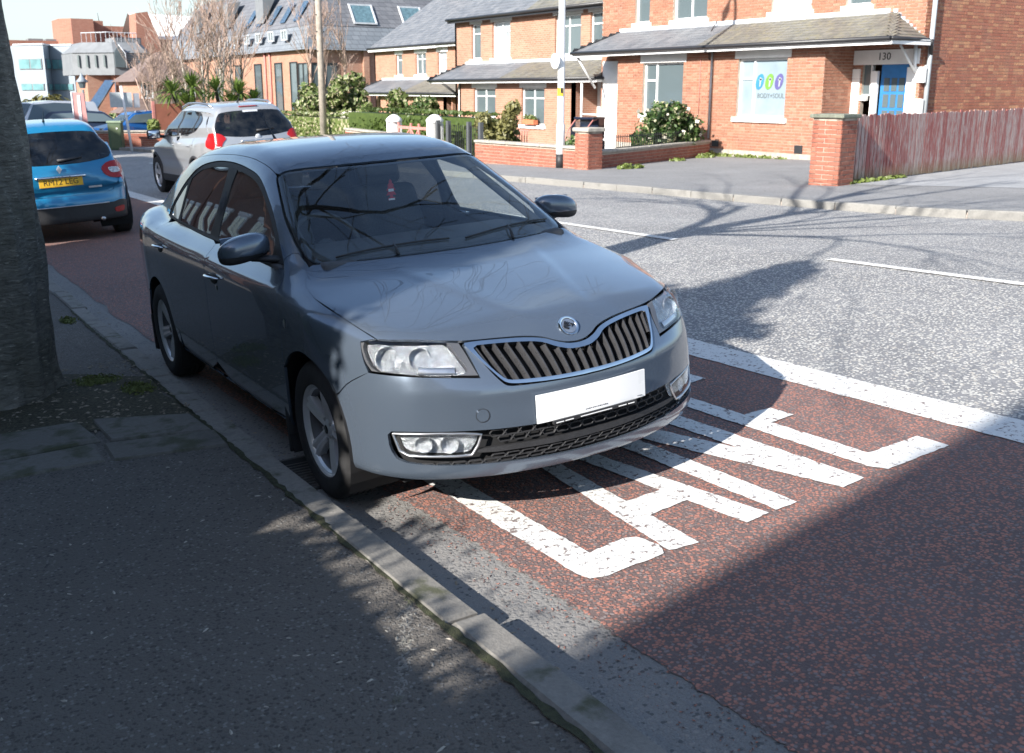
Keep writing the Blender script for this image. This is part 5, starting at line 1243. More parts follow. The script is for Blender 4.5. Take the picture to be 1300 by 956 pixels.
        for cy in (0, wb):
            q_ = MB(); q_.lathe([(.46*side, .02), (.46*side, AR + .01), ((W - .03)*side, AR + .01)], 20, 'x', (0, cy, wr), a0=R(-30), a1=R(210)); q_.build('wheel_arch_liner', M_void, root)
            make_wheel(root, (side*(W - .115), cy, wr), side, wr, wr*.67, .21, spokes)
        hl = rx([(.42, .76), (.60, .80)], -1) + sx([(-.50, .86), (-.40, .84), (-.42, .74), (-.52, .66)]) + rx([(.58, .62), (.44, .64)], -1)
        B.panel('headlight', 'B', hl, M_reflector, side, st, sm=1, off=.003)
    fb = rx([(0, .745), (.44, .745), (.43, .63), (.58, .61)], -1) + sx([(-.52, .65), (-.45, .63)]) + sx(arc(0, AR, R(140), R(188), 6)) + sx([(-.42, z0)]) + rx([(.6, z0), (0, z0)], -1)
    B.panel('front_bumper', 'B', full_(fb), PT, step=st, sm=1)
    B.panel('grille', 'B', full_(rx([(0, .70), (.38, .70), (.34, .58), (0, .57)], -1)), M_black, step=st, sm=1, off=.004)
    B.panel('air_intake', 'B', full_(rx([(0, .44), (.5, .44), (.44, z0 + .06), (0, z0 + .06)], -1)), M_black, step=st, sm=1, off=.004)
    q_ = MB(); q_.box((0, wb/2, z0 + .03), (W*1.6, wb + 1., .05)); q_.box((0, wb/2 - .1, .62), (W*1.7, wb - .9, .05)); q_.build('underbody', M_void, root)
    if not far:
        for sx_ in (-.37, .37):
            rbox('seat_back', (sx_, 1.55, .95), (.50, .16, .60), M_seat, root, .06, 3, R(-14), taper=.85); rbox('headrest', (sx_, 1.66, 1.33), (.26, .10, .18), M_seat, root, .04, 3, R(-10))
        rbox('rear_seat', (0, 2.42, .92), (1.25, .16, .52), M_seat, root, .06, 3, R(-14))
        for a in (-.4, 0, .4): rbox('headrest', (a, 2.52, 1.24), (.25, .09, .14), M_seat, root, .04, 3, R(-10))
        rbox('dashboard', (0, .62, .92), (1.40, .5, .24), M_cabin, root, .05)
    return root, S, B, sx, tx, rx

# --- bright blue crossover parked ahead
qC = hatch_params(W=.889, yr=3.26, H=1.566, belt=1.02, hood=.97, roof_end=2.94, g_end=(3.25, 1.0), wb=2.606)
dC = [(.42, 1.0), (.62, 1.12), (.95, 1.34), (1.25, 1.45), (1.7, 1.475), (2.2, 1.455), (2.5, 1.39), (2.68, 1.28), (2.74, 1.13), (2.60, 1.10), (2.0, 1.05), (1.2, 1.01)]
blue, sC, bC, sxC, txC, rxC = build_hatch('parked_car', qC, M_blue, 'bright blue hatchback with yellow rear plate parked close to the kerb behind the tree trunk', 2.606, 1.566, 3.26, 1.02, .33, side_dlo=dC)
place_car(blue, -.142 + .04, 10.204 + 3.20, -.02)
for side in (-1, 1):
    tl = rxC([(.50, .93), (.60, 1.00)]) + rxC([(.72, 1.01)]) + sxC([(3.0, 1.0), (2.96, .93), (3.02, .85)]) + rxC([(.74, .78), (.62, .79), (.53, .84)])
    T_ = bC.panel('tail_lamp', 'C', tl, M_red_lens, side, .03, sm=1, off=.012, skirt=.02)
    bC.panel('reversing_lens', 'C', rxC([(.58, .92), (.66, .93), (.74, .90), (.72, .85), (.62, .85)]), M_reflector, side, .03, sm=1, off=.015, skirt=0, parent=T_)
    bC.panel('rear_reflector', 'C', rxC([(.60, .40), (.75, .42), (.74, .34), (.62, .33)]), M_red_lens, side, .03, sm=1, off=.012)
q_ = MB(); P, N = bC.on('C', rxC([(-.30 + .05*k, .855) for k in range(13)]), 1, .012); q_.tube([tuple(p) for p in P], .021, 8, squash=.9); sb_ = q_.build('chrome_strip', M_chrome, blue, True)
P, N = bC.on('C', rxC([(0, .855)]), 1, .034)
text_obj('strip_lettering', 'C A P T U R', .032, M_black_gloss, blue, frame((-1, 0, 0), (0, .05, 1), (0, P[0][1] + .002, .853)), .0008, 1.5)
PY = max(p[1] for p in rxC([(0, .75), (0, .83), (.25, .75), (.25, .83)])) + .006; pm = frame((-1, 0, 0), (0, 0, 1), (0, PY, .79)); q_ = MB(); q_.box((0, 0, 0), (.52, .111, .006), bev=.002); pl = q_.build('number_plate', M_plate_y, blue); pl.matrix_local = pm
text_obj('plate_lettering', 'RM12 LEG', .098, M_ink, pl, Matrix.Translation((0, 0, .0035)), .0006, .98)
q_ = MB(); q_.box((0, .0, .0), (.58, .15, .03), bev=.01); o_ = q_.build('plate_recess', M_blue, blue); o_.matrix_local = frame((-1, 0, 0), (0, 0, 1), (0, PY - .022, .795))
P, N = bC.on('C', rxC([(0, .945)]), 1, .012); q_ = MB(); q_.prism([(0, .052), (.034, 0), (0, -.052), (-.034, 0)], 0, .012); q_.prism([(0, .020), (.012, 0), (0, -.020), (-.012, 0)], .0125, .0145)
o_ = q_.build('tailgate_badge', M_badge, blue); o_.matrix_local = frame((-1, 0, 0), (0, .15, 1), (0, P[0][1], P[0][2]))
P, N = bC.on('C', rxC([(.0, 1.05), (-.12, 1.055), (-.30, 1.075)]), 1, .02); q_ = MB(); q_.tube([tuple(p) for p in P], [.022, .014, .008], 8); q_.build('rear_wiper', M_black, blue, True)
q_ = MB(); P, N = bC.on('C', rxC([(-.55 + .1*k, .475) for k in range(12)]), 1, .010); q_.tube([tuple(p) for p in P], .010, 6); q_.build('bumper_trim', M_satin, blue, True)
q_ = MB(); P, N = bC.on('A', txC([(0, 2.55)]), 1, 0); b_ = P[0]; q_.tube([(0, 2.55, b_[2]), (0, 2.58, b_[2] + .03), (0, 2.72, b_[2] + .14)], [.018, .010, .004], 6); q_.build('roof_aerial', M_black, blue)
q_ = MB(); q_.box((-.40, PY + .002, .70), (.16, .004, .022)); q_.build('tailgate_script', M_satin, blue)
q_ = MB(); q_.tube([(-.45, 3.1, .28), (-.45, 3.24, .27)], .028, 12); q_.build('exhaust_pipe', M_satin, blue, True)

# --- silver crossover driving away in the next lane
qM = hatch_params(W=.889, yr=3.375, H=1.64, belt=1.07, hood=1.03, ws0=(.10, 1.06), ws1=(.95, 1.53), roof_end=2.98, g_end=(3.33, 1.06), wb=2.555, clear=.25)
dM = [(.40, 1.05), (.60, 1.18), (.95, 1.41), (1.25, 1.53), (1.7, 1.555), (2.1, 1.54), (2.40, 1.48), (2.58, 1.36), (2.60, 1.27), (2.45, 1.17), (2.0, 1.10), (1.2, 1.06)]
silver, sM, bM, sxM, txM, rxM = build_hatch('driving_car', qM, M_silver, 'silver crossover car with roof rails driving away in the lane beside the blue hatchback', 2.555, 1.64, 3.375, 1.07, .345, side_dlo=dM)
place_car(silver, 3.376 - .02, 12.947 + 3.33, .017)
for side in (-1, 1):
    tl = rxM([(.52, 1.05), (.60, 1.13)]) + rxM([(.70, 1.15)]) + sxM([(3.02, 1.14), (3.00, 1.03), (3.05, .92)]) + rxM([(.74, .86), (.64, .88), (.60, .98)])
    T_ = bM.panel('tail_lamp', 'C', tl, M_red_lens, side, .03, sm=1, off=.012, skirt=.02)
    bM.panel('reversing_lens', 'C', rxM([(.64, .93), (.72, .93), (.735, .875), (.65, .885)]), M_reflector, side, .03, sm=1, off=.015, skirt=0, parent=T_)
    P, N = bM.on('A', txM([(.52, .95), (.545, 1.1), (.55, 1.5), (.55, 2.0), (.545, 2.5), (.52, 2.72)]), side, .0); q_ = MB(); q_.tube([tuple(p + np.array([0, 0, h])) for p, h in zip(P, (0, .045, .055, .055, .05, 0))], .018, 8); q_.build('roof_rail', M_satin, silver, True)
q_ = MB(); P, N = bM.on('C', rxM([(-.30 + .05*k, .985) for k in range(13)]), 1, .012); q_.tube([tuple(p) for p in P], .022, 8, squash=.7); q_.build('chrome_strip', M_chrome, silver, True)
PY = max(p[1] for p in rxM([(0, .83), (0, .93), (.25, .83), (.25, .93)])) + .006; pm = frame((-1, 0, 0), (0, 0, 1), (0, PY, .88)); q_ = MB(); q_.box((0, 0, 0), (.52, .111, .006), bev=.002); pl = q_.build('number_plate', M_plate_y, silver); pl.matrix_local = pm
P, N = bM.on('C', rxM([(0, 1.045)]), 1, .006); q_ = MB(); q_.lathe([(.006, 0), (.008, .036), (.0, .046)], 24, 'z'); o_ = q_.build('tailgate_badge', M_badge, silver, True); o_.matrix_local = frame((-1, 0, 0), (0, .2, 1), tuple(P[0]))
q_ = MB(); P, N = bM.on('C', rxM([(-.16 + .04*k, 1.545) for k in range(9)]), 1, .008); q_.tube([tuple(p) for p in P], .014, 6, squash=.6); q_.build('brake_light', M_red_lens, silver, True)
P, N = bM.on('C', rxM([(.0, 1.14), (-.14, 1.15), (-.32, 1.16)]), 1, .02); q_ = MB(); q_.tube([tuple(p) for p in P], [.022, .012, .007], 8); q_.build('rear_wiper', M_black, silver, True)
q_ = MB(); P, N = bM.on('C', rxM([(0.0, 1.47)]), 1, .006); q_.box((0, 0, 0), (.26, .035, .002)); o_ = q_.build('window_sticker', M_lead, silver); o_.matrix_local = frame((-1, 0, 0), (0, -.45, 1), tuple(P[0]))
P, N = bM.on('A', txM([(0, 2.5)]), 1, 0); q_ = MB(); b_ = P[0]; q_.tube([(0, 2.5, b_[2]), (0, 2.54, b_[2] + .03), (0, 2.66, b_[2] + .12)], [.02, .010, .004], 6); q_.build('roof_aerial', M_black, silver)
car_root, car_surf = build_saloon()


# ------------------------------------------------------------------ houses
CAM = Vector((-2.3257, -3.7746, 1.654))
def brick_wall(parent, o, ud, w, h, holes, m, mm, near=0, nrm=None, bl=.215, bh=.065, j=.010, proud=.010, name='brick', seed=0, thick=.12, ends=False):
    """running bond on a wall: o = lower corner, ud = direction along the wall, nrm = outward; holes [(u0,u1,z0,z1)]"""
    o = Vector(o); u = Vector(ud).normalized(); n = Vector(nrm).normalized(); r = random.Random(seed)
    us = sorted({0, w} | {min(max(q, 0), w) for hh in holes for q in hh[:2]}); zs = sorted({0, h} | {min(max(q, 0), h) for hh in holes for q in hh[2:]})
    q = MB()
    for a, b in zip(us[:-1], us[1:]):
        for c, d in zip(zs[:-1], zs[1:]):
            cu, cz = (a+b)/2, (c+d)/2
            if any(hh[0] < cu < hh[1] and hh[2] < cz < hh[3] for hh in holes): continue
            p = [o + u*a + Vector((0, 0, c)), o + u*b + Vector((0, 0, c)), o + u*b + Vector((0, 0, d)), o + u*a + Vector((0, 0, d))]
            q.add([tuple(x) for x in p] + [tuple(x - n*thick) for x in p], [(0, 1, 2, 3), (7, 6, 5, 4), (0, 4, 5, 1), (1, 5, 6, 2), (2, 6, 7, 3), (3, 7, 4, 0)])
    wall = q.build('wall', mm, parent)
    cells = []; rows = int(h/(bh + j)); 
    for i in range(rows):
        z0 = i*(bh + j) + j*.5; x = -((bl + j)/2 if i % 2 else 0)
        while x < w:
            a, b = max(x + j/2, 0), min(x + bl + j/2, w)
            segs = [(a, b)]
            for hh in holes:
                if hh[2] < z0 + bh*.6 and hh[3] > z0 + bh*.4:
                    ns = []
                    for s0, s1 in segs:
                        if hh[1] <= s0 or hh[0] >= s1: ns.append((s0, s1))
                        else:
                            if hh[0] - s0 > .03: ns.append((s0, hh[0]))
                            if s1 - hh[1] > .03: ns.append((hh[1], s1))
                    segs = ns
            for s0, s1 in segs:
                if s1 - s0 > .03: cells.append((s0, s1, z0, z0 + bh))
            x += bl + j
    def cdist(c): return (o + u*((c[0]+c[1])/2) + Vector((0, 0, c[2])) - CAM).length
    cells.sort(key=cdist)
    rot = Matrix(((u.x, -n.x, 0), (u.y, -n.y, 0), (0, 0, 1))).to_4x4()
    base = {}
    for c in cells[:near]:
        L = round(c[1] - c[0], 2)
        if L not in base:
            b = MB(); b.box((0, 0, 0), (L, .03, bh), bev=.0035); t = b.build('brick', m, wall); base[L] = t.data; ob = t
        else: ob = bpy.data.objects.new('brick', base[L]); COL.objects.link(ob); ob.parent = wall
        p = o + u*((c[0]+c[1])/2) + Vector((0, 0, (c[2]+c[3])/2)) - n*(.015 - proud + r.uniform(-.002, .002)); ob.matrix_local = Matrix.Translation(p) @ rot
    if len(cells) > near:
        v = []; f = []
        for c in cells[near:]:
            pr = proud + r.uniform(-.002, .002); k = len(v)
            p = [o + u*c[0] + Vector((0, 0, c[2])), o + u*c[1] + Vector((0, 0, c[2])), o + u*c[1] + Vector((0, 0, c[3])), o + u*c[0] + Vector((0, 0, c[3]))]
            v += [tuple(x + n*pr) for x in p] + [tuple(x) for x in p]; f += [(k, k+1, k+2, k+3), (k+4, k+5, k+1, k), (k+5, k+6, k+2, k+1), (k+6, k+7, k+3, k+2), (k+7, k+4, k, k+3)]
        b = MB(); b.v = v; b.f = f; b.mi = [0]*len(f); ob = b.build('brickwork', m, wall, kind='stuff')
    return wall
def slates(parent, p00, p10, p01, p11, m, sw=.25, sh=.19, t=.010, near=0, name='slate', seed=1, start=0):
    """overlapping slates on a quad roof slope: p00-p10 the eaves, p01-p11 the top"""
    p00, p10, p01, p11 = map(Vector, (p00, p10, p01, p11)); nn = (p10 - p00).cross(p01 - p00).normalized()
    if nn.z < 0: nn = -nn
    q = MB(); q.add([tuple(x) for x in (p00, p10, p11, p01)], [(0, 1, 2, 3)]); deck = q.build('roof_slope', M_slate_brown if m == M_slate_brown else M_slate, parent)
    H = ((p01 - p00).length + (p11 - p10).length)/2; rows = max(1, int(H/sh)); r = random.Random(seed); cells = []
    for i in range(rows):
        a, b = i/rows, min((i + 1.5)/rows, 1.0); L0, L1 = p00.lerp(p01, a), p10.lerp(p11, a); U0, U1 = p00.lerp(p01, b), p10.lerp(p11, b)
        W = (L1 - L0).length; d = (L1 - L0)/max(W, 1e-6); up_ = (U0 - L0) - d*((U0 - L0).dot(d)); x = -(sw/2 if i % 2 else 0)
        while x < W:
            s0, s1 = max(x + .003, 0), min(x + sw - .003, W)
            if s1 - s0 > .03:
                c0, c1 = L0 + d*s0, L0 + d*s1; l = nn*(t*1.6 + r.uniform(0, .004)); e = up_*(1 if b < 1 else 1)
                v = [c0 + l, c1 + l, c1 + e + nn*.002, c0 + e + nn*.002, c0 + l*.35, c1 + l*.35]; cells.append(v)
            x += sw
    cells.sort(key=lambda v: (v[0] - CAM).length)
    fs = [(0, 1, 2, 3), (4, 5, 1, 0), (5, 2, 1), (4, 0, 3)]
    for v in cells[:near]: b = MB(); b.add([tuple(x) for x in v], fs); b.build('slate', m, deck)
    if len(cells) > near:
        b = MB()
        for v in cells[near:]: b.add([tuple(x) for x in v], fs)
        b.build('slates', m, deck, kind='stuff')
    return deck
def window(parent, o, u, n, w, h, cols, glassm=None, rec=.09, sill=True, lintel=True, fr=.055, lint_ext=.12, lint_h=.26, name='window', sill_h=.12, blind=None):
    """cols: list of (width fraction, [row heights from the bottom, fractions]); the frame sits back in the wall"""
    o = Vector(o); u = Vector(u).normalized(); n = Vector(n).normalized(); Z = Vector((0, 0, 1)); gm = glassm or M_win
    mtx = Matrix(((u.x, -n.x, 0), (u.y, -n.y, 0), (0, 0, 1)))
    def bx(q, u0, u1, z0, z1, d0, d1):
        c = o + u*((u0+u1)/2) + Z*((z0+z1)/2) - n*((d0+d1)/2); q.box(tuple(c), (u1-u0, abs(d1-d0), z1-z0), mtx=mtx)
    q = MB(); bx(q, 0, w, 0, fr, rec, rec+.06); bx(q, 0, w, h-fr, h, rec, rec+.06); bx(q, 0, fr, fr, h-fr, rec, rec+.06); bx(q, w-fr, w, fr, h-fr, rec, rec+.06)
    x = 0; panes = []
    for k, (cw, rows) in enumerate(cols):
        x0, x1 = x*w, (x + cw)*w; x += cw
        if k: bx(q, x0 - fr*.5, x0 + fr*.5, fr, h-fr, rec - .002, rec + .058)
        a = x0 + (fr if k == 0 else fr*.5); b = x1 - (fr if k == len(cols)-1 else fr*.5); z = 0
        for i, rh in enumerate(rows):
            z0, z1 = z*h, (z + rh)*h; z += rh
            if i: bx(q, a, b, z0 - fr*.45, z0 + fr*.45, rec - .002, rec + .058)
            panes.append((a, b, z0 + (fr if i == 0 else fr*.45), z1 - (fr if i == len(rows)-1 else fr*.45)))
    f = q.build(name, M_upvc, parent)
    for a, b, c, d in panes: p = MB(); bx(p, a - .004, b + .004, c - .004, d + .004, rec + .03, rec + .04); p.build('pane', gm, f)
    p = MB(); bx(p, .0, w, 0, h, rec + .10, rec + .12); p.build('curtain', blind or M_blind, f)
    if sill: p = MB(); bx(p, -.10, w + .10, -sill_h, 0, -.07, rec + .02); p.build('window_sill', M_render, f)
    if lintel: p = MB(); bx(p, -lint_ext, w + lint_ext, h, h + lint_h, -.022, rec); p.build('lintel', M_render, f)
    return f
def tubeo(name, pts, r, m, parent, n=10, **k): q = MB(); q.tube(pts, r, n, **k); return q.build(name, m, parent, True)
def boxo(name, c, d, m, parent, rz=0, bev=0., kind=None): q = MB(); q.box(c, d, rz, bev=bev); return q.build(name, m, parent, kind=kind)

def terrace_pair(label, FX, UX, ya, yb, b0, b1, zg, zbase, eave, uppers, fronts, usill, rich=False, seed=0, old_split=None, wallm=None, top=True):
    """semi-detached pair seen from the road: ground-floor bay block b0..b1 at x=FX, upper wall at x=UX, near end ya"""
    root = empty('terraced_house', (FX, ya, zbase), label=label, cat='house', group='brick houses across the road')
    loc = Vector((FX, ya, zbase)); inv = Matrix.Translation(-loc)
    kids0 = set(bpy.data.objects)
    y_ = Vector((0, 1, 0)); nx = Vector((-1, 0, 0)); ny = Vector((0, -1, 0)); hol = []
    fw_ = [(a - b0, b - b0, c - zbase, d - zbase) for (a, b, c, d) in fronts]
    uw_ = [(a - ya, b - ya, c - (zg + .05), d - (zg + .05)) for (a, b, c, d) in uppers]
    if rich:
        brick_wall(root, (FX, b0, zbase), y_, b1 - b0, zg - zbase, fw_, M_brick, M_mortar, 300, nx, seed=1)
        brick_wall(root, (UX, ya, zg + .05), y_, yb - ya, eave - zg, uw_, M_brick, M_mortar, 300, nx, seed=2)
        brick_wall(root, (FX + .001, b0, zbase), (1, 0, 0), UX - FX, zg - zbase, [], M_brick, M_mortar, 120, ny, seed=3)
        brick_wall(root, (UX, ya, zbase), y_, b0 - ya, zg - zbase + .04, [(.30, 1.62, .05, 2.42)], M_brick, M_mortar, 120, nx, seed=4)
        brick_wall(root, (UX, b1, zbase), y_, yb - b1, zg - zbase + .04, [], M_brick, M_mortar, 0, nx, seed=5)
        brick_wall(root, (UX + .002, ya, zbase), (1, 0, 0), 5.0, eave - zbase, [], M_brick_gable, M_mortar_d, 300, ny, seed=6)
        boxo('gable_wall', (UX + 7.6, ya + .2, (zbase + eave)/2), (5.2, .38, eave - zbase), M_brick_gable, root)
    else:
        def wal(o, u, n, w, h, holes):
            us = sorted({0, w} | {min(max(q, 0), w) for hh in holes for q in hh[:2]}); zs = sorted({0, h} | {min(max(q, 0), h) for hh in holes for q in hh[2:]}); q = MB(); o = Vector(o)
            for a, b in zip(us[:-1], us[1:]):
                for c, d in zip(zs[:-1], zs[1:]):
                    if any(hh[0] < (a+b)/2 < hh[1] and hh[2] < (c+d)/2 < hh[3] for hh in holes): continue
                    p = [o + u*a + Vector((0, 0, c)), o + u*b + Vector((0, 0, c)), o + u*b + Vector((0, 0, d)), o + u*a + Vector((0, 0, d))]
                    q.add([tuple(x) for x in p] + [tuple(x - n*.12) for x in p], [(0, 1, 2, 3), (7, 6, 5, 4), (0, 4, 5, 1), (1, 5, 6, 2), (2, 6, 7, 3), (3, 7, 4, 0)])
            return q.build('wall', wallm or M_bfar, root)
        wal((FX, b0, zbase), y_, nx, b1 - b0, zg - zbase, fw_); wal((UX, ya, zg + .05), y_, nx, yb - ya, eave - zg - .05, uw_)
        wal((FX, b0, zbase), Vector((1, 0, 0)), ny, UX - FX, zg - zbase, []); wal((UX, ya, zbase), y_, nx, b0 - ya, zg - zbase + .04, []); wal((UX, b1, zbase), y_, nx, yb - b1, zg - zbase + .04, [])
        wal((FX, b1, zbase), Vector((1, 0, 0)), Vector((0, 1, 0)), UX - FX, zg - zbase, []); wal((UX, ya, zbase), Vector((1, 0, 0)), ny, 9., eave - zbase, []); wal((UX, yb, zbase), Vector((1, 0, 0)), Vector((0, 1, 0)), 9., eave - zbase, [])
    boxo('back_wall', (UX + 9.1, (ya + yb)/2, (zbase + eave)/2), (.2, yb - ya - .02, eave - zbase), M_bfar, root)
    # windows
    for (a, b, c, d) in fronts: window(root, (FX, a, c), y_, nx, b - a, d - c, [(1., [.70, .30])] if (b-a) < 1 else ([(.70, [1.]), (.30, [.66, .34])] if rich else [(.5, [.72, .28]), (.5, [.72, .28])]), glassm=M_shop if rich and a < 17 else None)
    for k, (a, b, c, d) in enumerate(uppers): window(root, (UX, a, c), y_, nx, b - a, d - c, [(.5, [.72, .28]), (.5, [.72, .28])] if (b - a) > 1 else [(1., [.72, .28])], glassm=M_win_pale if (k + seed) % 3 == 1 else None)
    # lean-to roof over the ground floor, hipped at both ends
    gx0 = FX - .42; zt = zg + .72; e0, e1 = ya - .25, yb - .35
    A, Bq, C, D = (gx0, e0, zg + .06), (gx0, e1, zg + .06), (UX, ya + .85, zt), (UX, yb - 1.0, zt)
    mid = (ya + yb)/2
    Am, Cm = (gx0, mid, zg + .06), (UX, mid, zt)
    slates(root, A, Am, C, Cm, M_slate_old if old_split != 'far' else M_slate, near=300 if rich else 0, seed=seed)
    slates(root, Am, Bq, Cm, D, M_slate if old_split != 'far' else M_slate, near=0, seed=seed + 1)
    slates(root, (UX, e0 + .12, zg + .06), A, C, C, M_slate_old, near=0, seed=seed + 2); slates(root, Bq, (UX, e1, zg + .06), D, D, M_slate, near=0, seed=seed + 3)
    q = MB(); q.box((UX - .03, mid, zt + .03), (.05, yb - ya - 1.9, .13)); q.build('lead_flashing', M_lead, root)
    if rich:
        for k in range(7): boxo('lead_flashing', (UX - .025, ya + .86 - .11*(k + .5), zt - .01 - .088*k), (.05, .108, .15), M_lead, root)
    boxo('fascia', (gx0 + .045, (e0 + e1)/2, zg - .01), (.03, e1 - e0, .13), M_upvc, root); boxo('soffit', ((gx0 + UX)/2, (e0 + e1)/2, zg + .018), (UX - gx0 - .06, e1 - e0 - .02, .02), M_cabin, root)
    tubeo('gutter', [(gx0 - .03, e0, zg + .055), (gx0 - .03, e1, zg + .045)], .05, M_gutter_blk, root); tubeo('gutter', [(gx0, e0 - .02, zg + .055), (UX - .05, e0 + .08, zg + .055)], .045, M_gutter_blk, root)
    boxo('fascia', ((gx0 + UX)/2, e0 + .03, zg - .01), (UX - gx0 - .12, .03, .12), M_upvc, root)
    # main roof
    if top:
        o0, o1 = ya - .12, yb + .12; rz_ = eave + 3.2
        slates(root, (UX - .30, o0, eave), (UX - .30, mid, eave), (UX + 4.5, o0, rz_), (UX + 4.5, mid, rz_), M_slate_old if old_split == 'near' else M_slate, sw=.30, sh=.24, near=0, seed=seed + 5)
        slates(root, (UX - .30, mid, eave), (UX - .30, o1, eave), (UX + 4.5, mid, rz_), (UX + 4.5, o1, rz_), M_slate, sw=.30, sh=.24, near=0, seed=seed + 6)
        slates(root, (UX + 9.3, o0, eave), (UX + 9.3, o1, eave), (UX + 4.5, o0, rz_), (UX + 4.5, o1, rz_), M_slate, sw=.5, sh=.4, near=0, seed=seed + 7)
        for yy in (ya, yb):
            q = MB(); q.add([(UX, yy - .1, eave - .05), (UX + 9.1, yy - .1, eave - .05), (UX + 4.55, yy - .1, rz_ - .04), (UX, yy + .1, eave - .05), (UX + 9.1, yy + .1, eave - .05), (UX + 4.55, yy + .1, rz_ - .04)], [(0, 1, 2), (5, 4, 3), (0, 2, 5, 3), (2, 1, 4, 5), (1, 0, 3, 4)]); q.build('gable_top', M_bfar, root)
        tubeo('gutter', [(UX - .36, o0, eave + .0), (UX - .36, o1, eave - .0)], .055, M_gutter_blk, root); boxo('fascia', (UX - .29, (o0+o1)/2, eave - .07), (.03, o1 - o0, .14), M_gutter_blk if old_split else M_upvc, root)
        for yy in (ya + .6, yb - .6): boxo('chimney', (UX + 4.5, yy, rz_ + .4), (.9, .6, 1.5), M_bfar, root, bev=.02)
        tubeo('ridge', [(UX + 4.5, o0, rz_ + .03), (UX + 4.5, o1, rz_ + .03)], .07, M_terracotta, root, 6)
    return root, kids0, inv
def settle(root, kids0, inv):
    for o in list(bpy.data.objects):
        if o.parent == root and o not in kids0: o.matrix_parent_inverse = inv
    return root
# A: the nearest pair, number 130
upA = [(12.85, 13.60, 3.66, 4.95), (14.68, 16.05, 3.66, 4.95), (18.50, 19.95, 3.66, 4.95), (21.02, 21.72, 3.66, 4.95)]
A_, k0, iv = terrace_pair('nearest brick house with blue door number 130 and shop logo in the window', 17.58, 18.66, 11.30, 23.37, 13.20, 21.16, 2.72, -.14, 5.45, upA, [(14.37, 16.07, .95, 2.45), (18.20, 19.96, .95, 2.42)], 3.63, rich=True, seed=3, old_split='near')
FX, UX = 17.58, 18.66
# doorway of 130: white surround with toothed quoins, blue door, sidelight
q = MB(); q.box((UX + .01, 12.36, 2.42), (.10, 2.04, .34)); 
for k in range(6):
    q.box((UX - .0, 11.50 - (.10 if k % 2 else 0), .20 + k*.36), (.09, .26 + (.20 if k % 2 else 0), .355)); q.box((UX + .0, 13.12 + (.07 if k % 2 else 0), 1.1 + k*.235), (.09, .30 + (.14 if k % 2 else 0), .23)) if k < 5 else None
q.box((UX + .02, 12.55, 1.0), (.08, .16, 2.2)); q.box((UX + .01, 12.95, 1.46), (.10, .40, .12)); q.box((UX + .03, 12.95, 2.30), (.06, .40, .10))
q.build('door_surround', M_render, A_)
dr_ = boxo('door', (UX + .10, 12.05, 1.13), (.045, .76, 2.26), M_blue_door, A_)
for i in range(3):
    for j_ in range(3): boxo('pane', (UX + .074, 11.83 + .21*i, 1.02 + .38*j_), (.012, .155, .31), M_win, dr_)
q = MB(); q.lathe([(-.05, 0), (-.05, .035), (-.02, .045), (0, .02)], 12, 'x', (UX + .06, 12.34, .86)); q.build('door_knob', M_chrome, dr_, True)
sl_ = window(A_, (UX + .02, 12.68, 1.52), (0, 1, 0), (-1, 0, 0), .30, .76, [(1., [1.])], rec=.02, sill=False, lintel=False, fr=.03, name='sidelight')
text_obj('house_number', '130', .24, M_ink, A_, frame((0, -1, 0), (0, 0, 1), (UX - .043, 12.30, 2.43)), .004, 1.05)
boxo('doorbell', (UX - .046, 11.52, 1.38), (.02, .09, .16), M_lead, A_)
tubeo('roof_bracket', [(UX - .06, 11.42, 2.05), (UX - .10, 11.42, 2.66)], .05, M_upvc, A_, 4); tubeo('roof_bracket', [(UX - .08, 11.42, 2.10), (UX - .55, 11.50, 2.66)], .035, M_upvc, A_, 4)
# logo and lettering in the window
for k, (c_, yy) in enumerate((((.04, .20, .38), 15.38), ((.14, .30, .05), 15.05), ((.10, .09, .24), 14.72))):
    q = MB(); n_ = 22; ring = []
    for i in range(n_): a = 2*math.pi*i/n_; ring.append((.135*math.cos(a), .20*math.sin(a)))
    q.prism([(a + .22*b, b) for a, b in ring], 0, .003); o_ = q.build('window_logo', simple('logo_%d' % k, c_, .5), A_); o_.matrix_local = frame((0, -1, 0), (0, 0, 1), (FX + .112, yy, 1.86))
    q = MB(); q.prism([(-.03 + .02, -.13), (.03, -.12), (.065, .09), (.0, .12)], .0032, .005); q.prism([(.02 - .05, .03), (.09, .05), (.08, .09), (-.03, .06)], .0032, .005); o2 = q.build('logo_figure', M_win_pale, o_)
text_obj('window_lettering', 'BODY+SOUL', .175, simple('grey_lettering', (.10, .12, .13), .6), A_, frame((0, -1, 0), (0, 0, 1), (FX + .112, 14.98, 1.50)), .002, .92)
for yy in (14.75, 15.05): q = MB(); q.lathe([(0, 0), (0, .06), (.12, .07), (.16, .03), (.17, 0)], 14, 'z', (FX + .22, yy, 1.02)); q.build('window_ornament', M_render, A_, True)
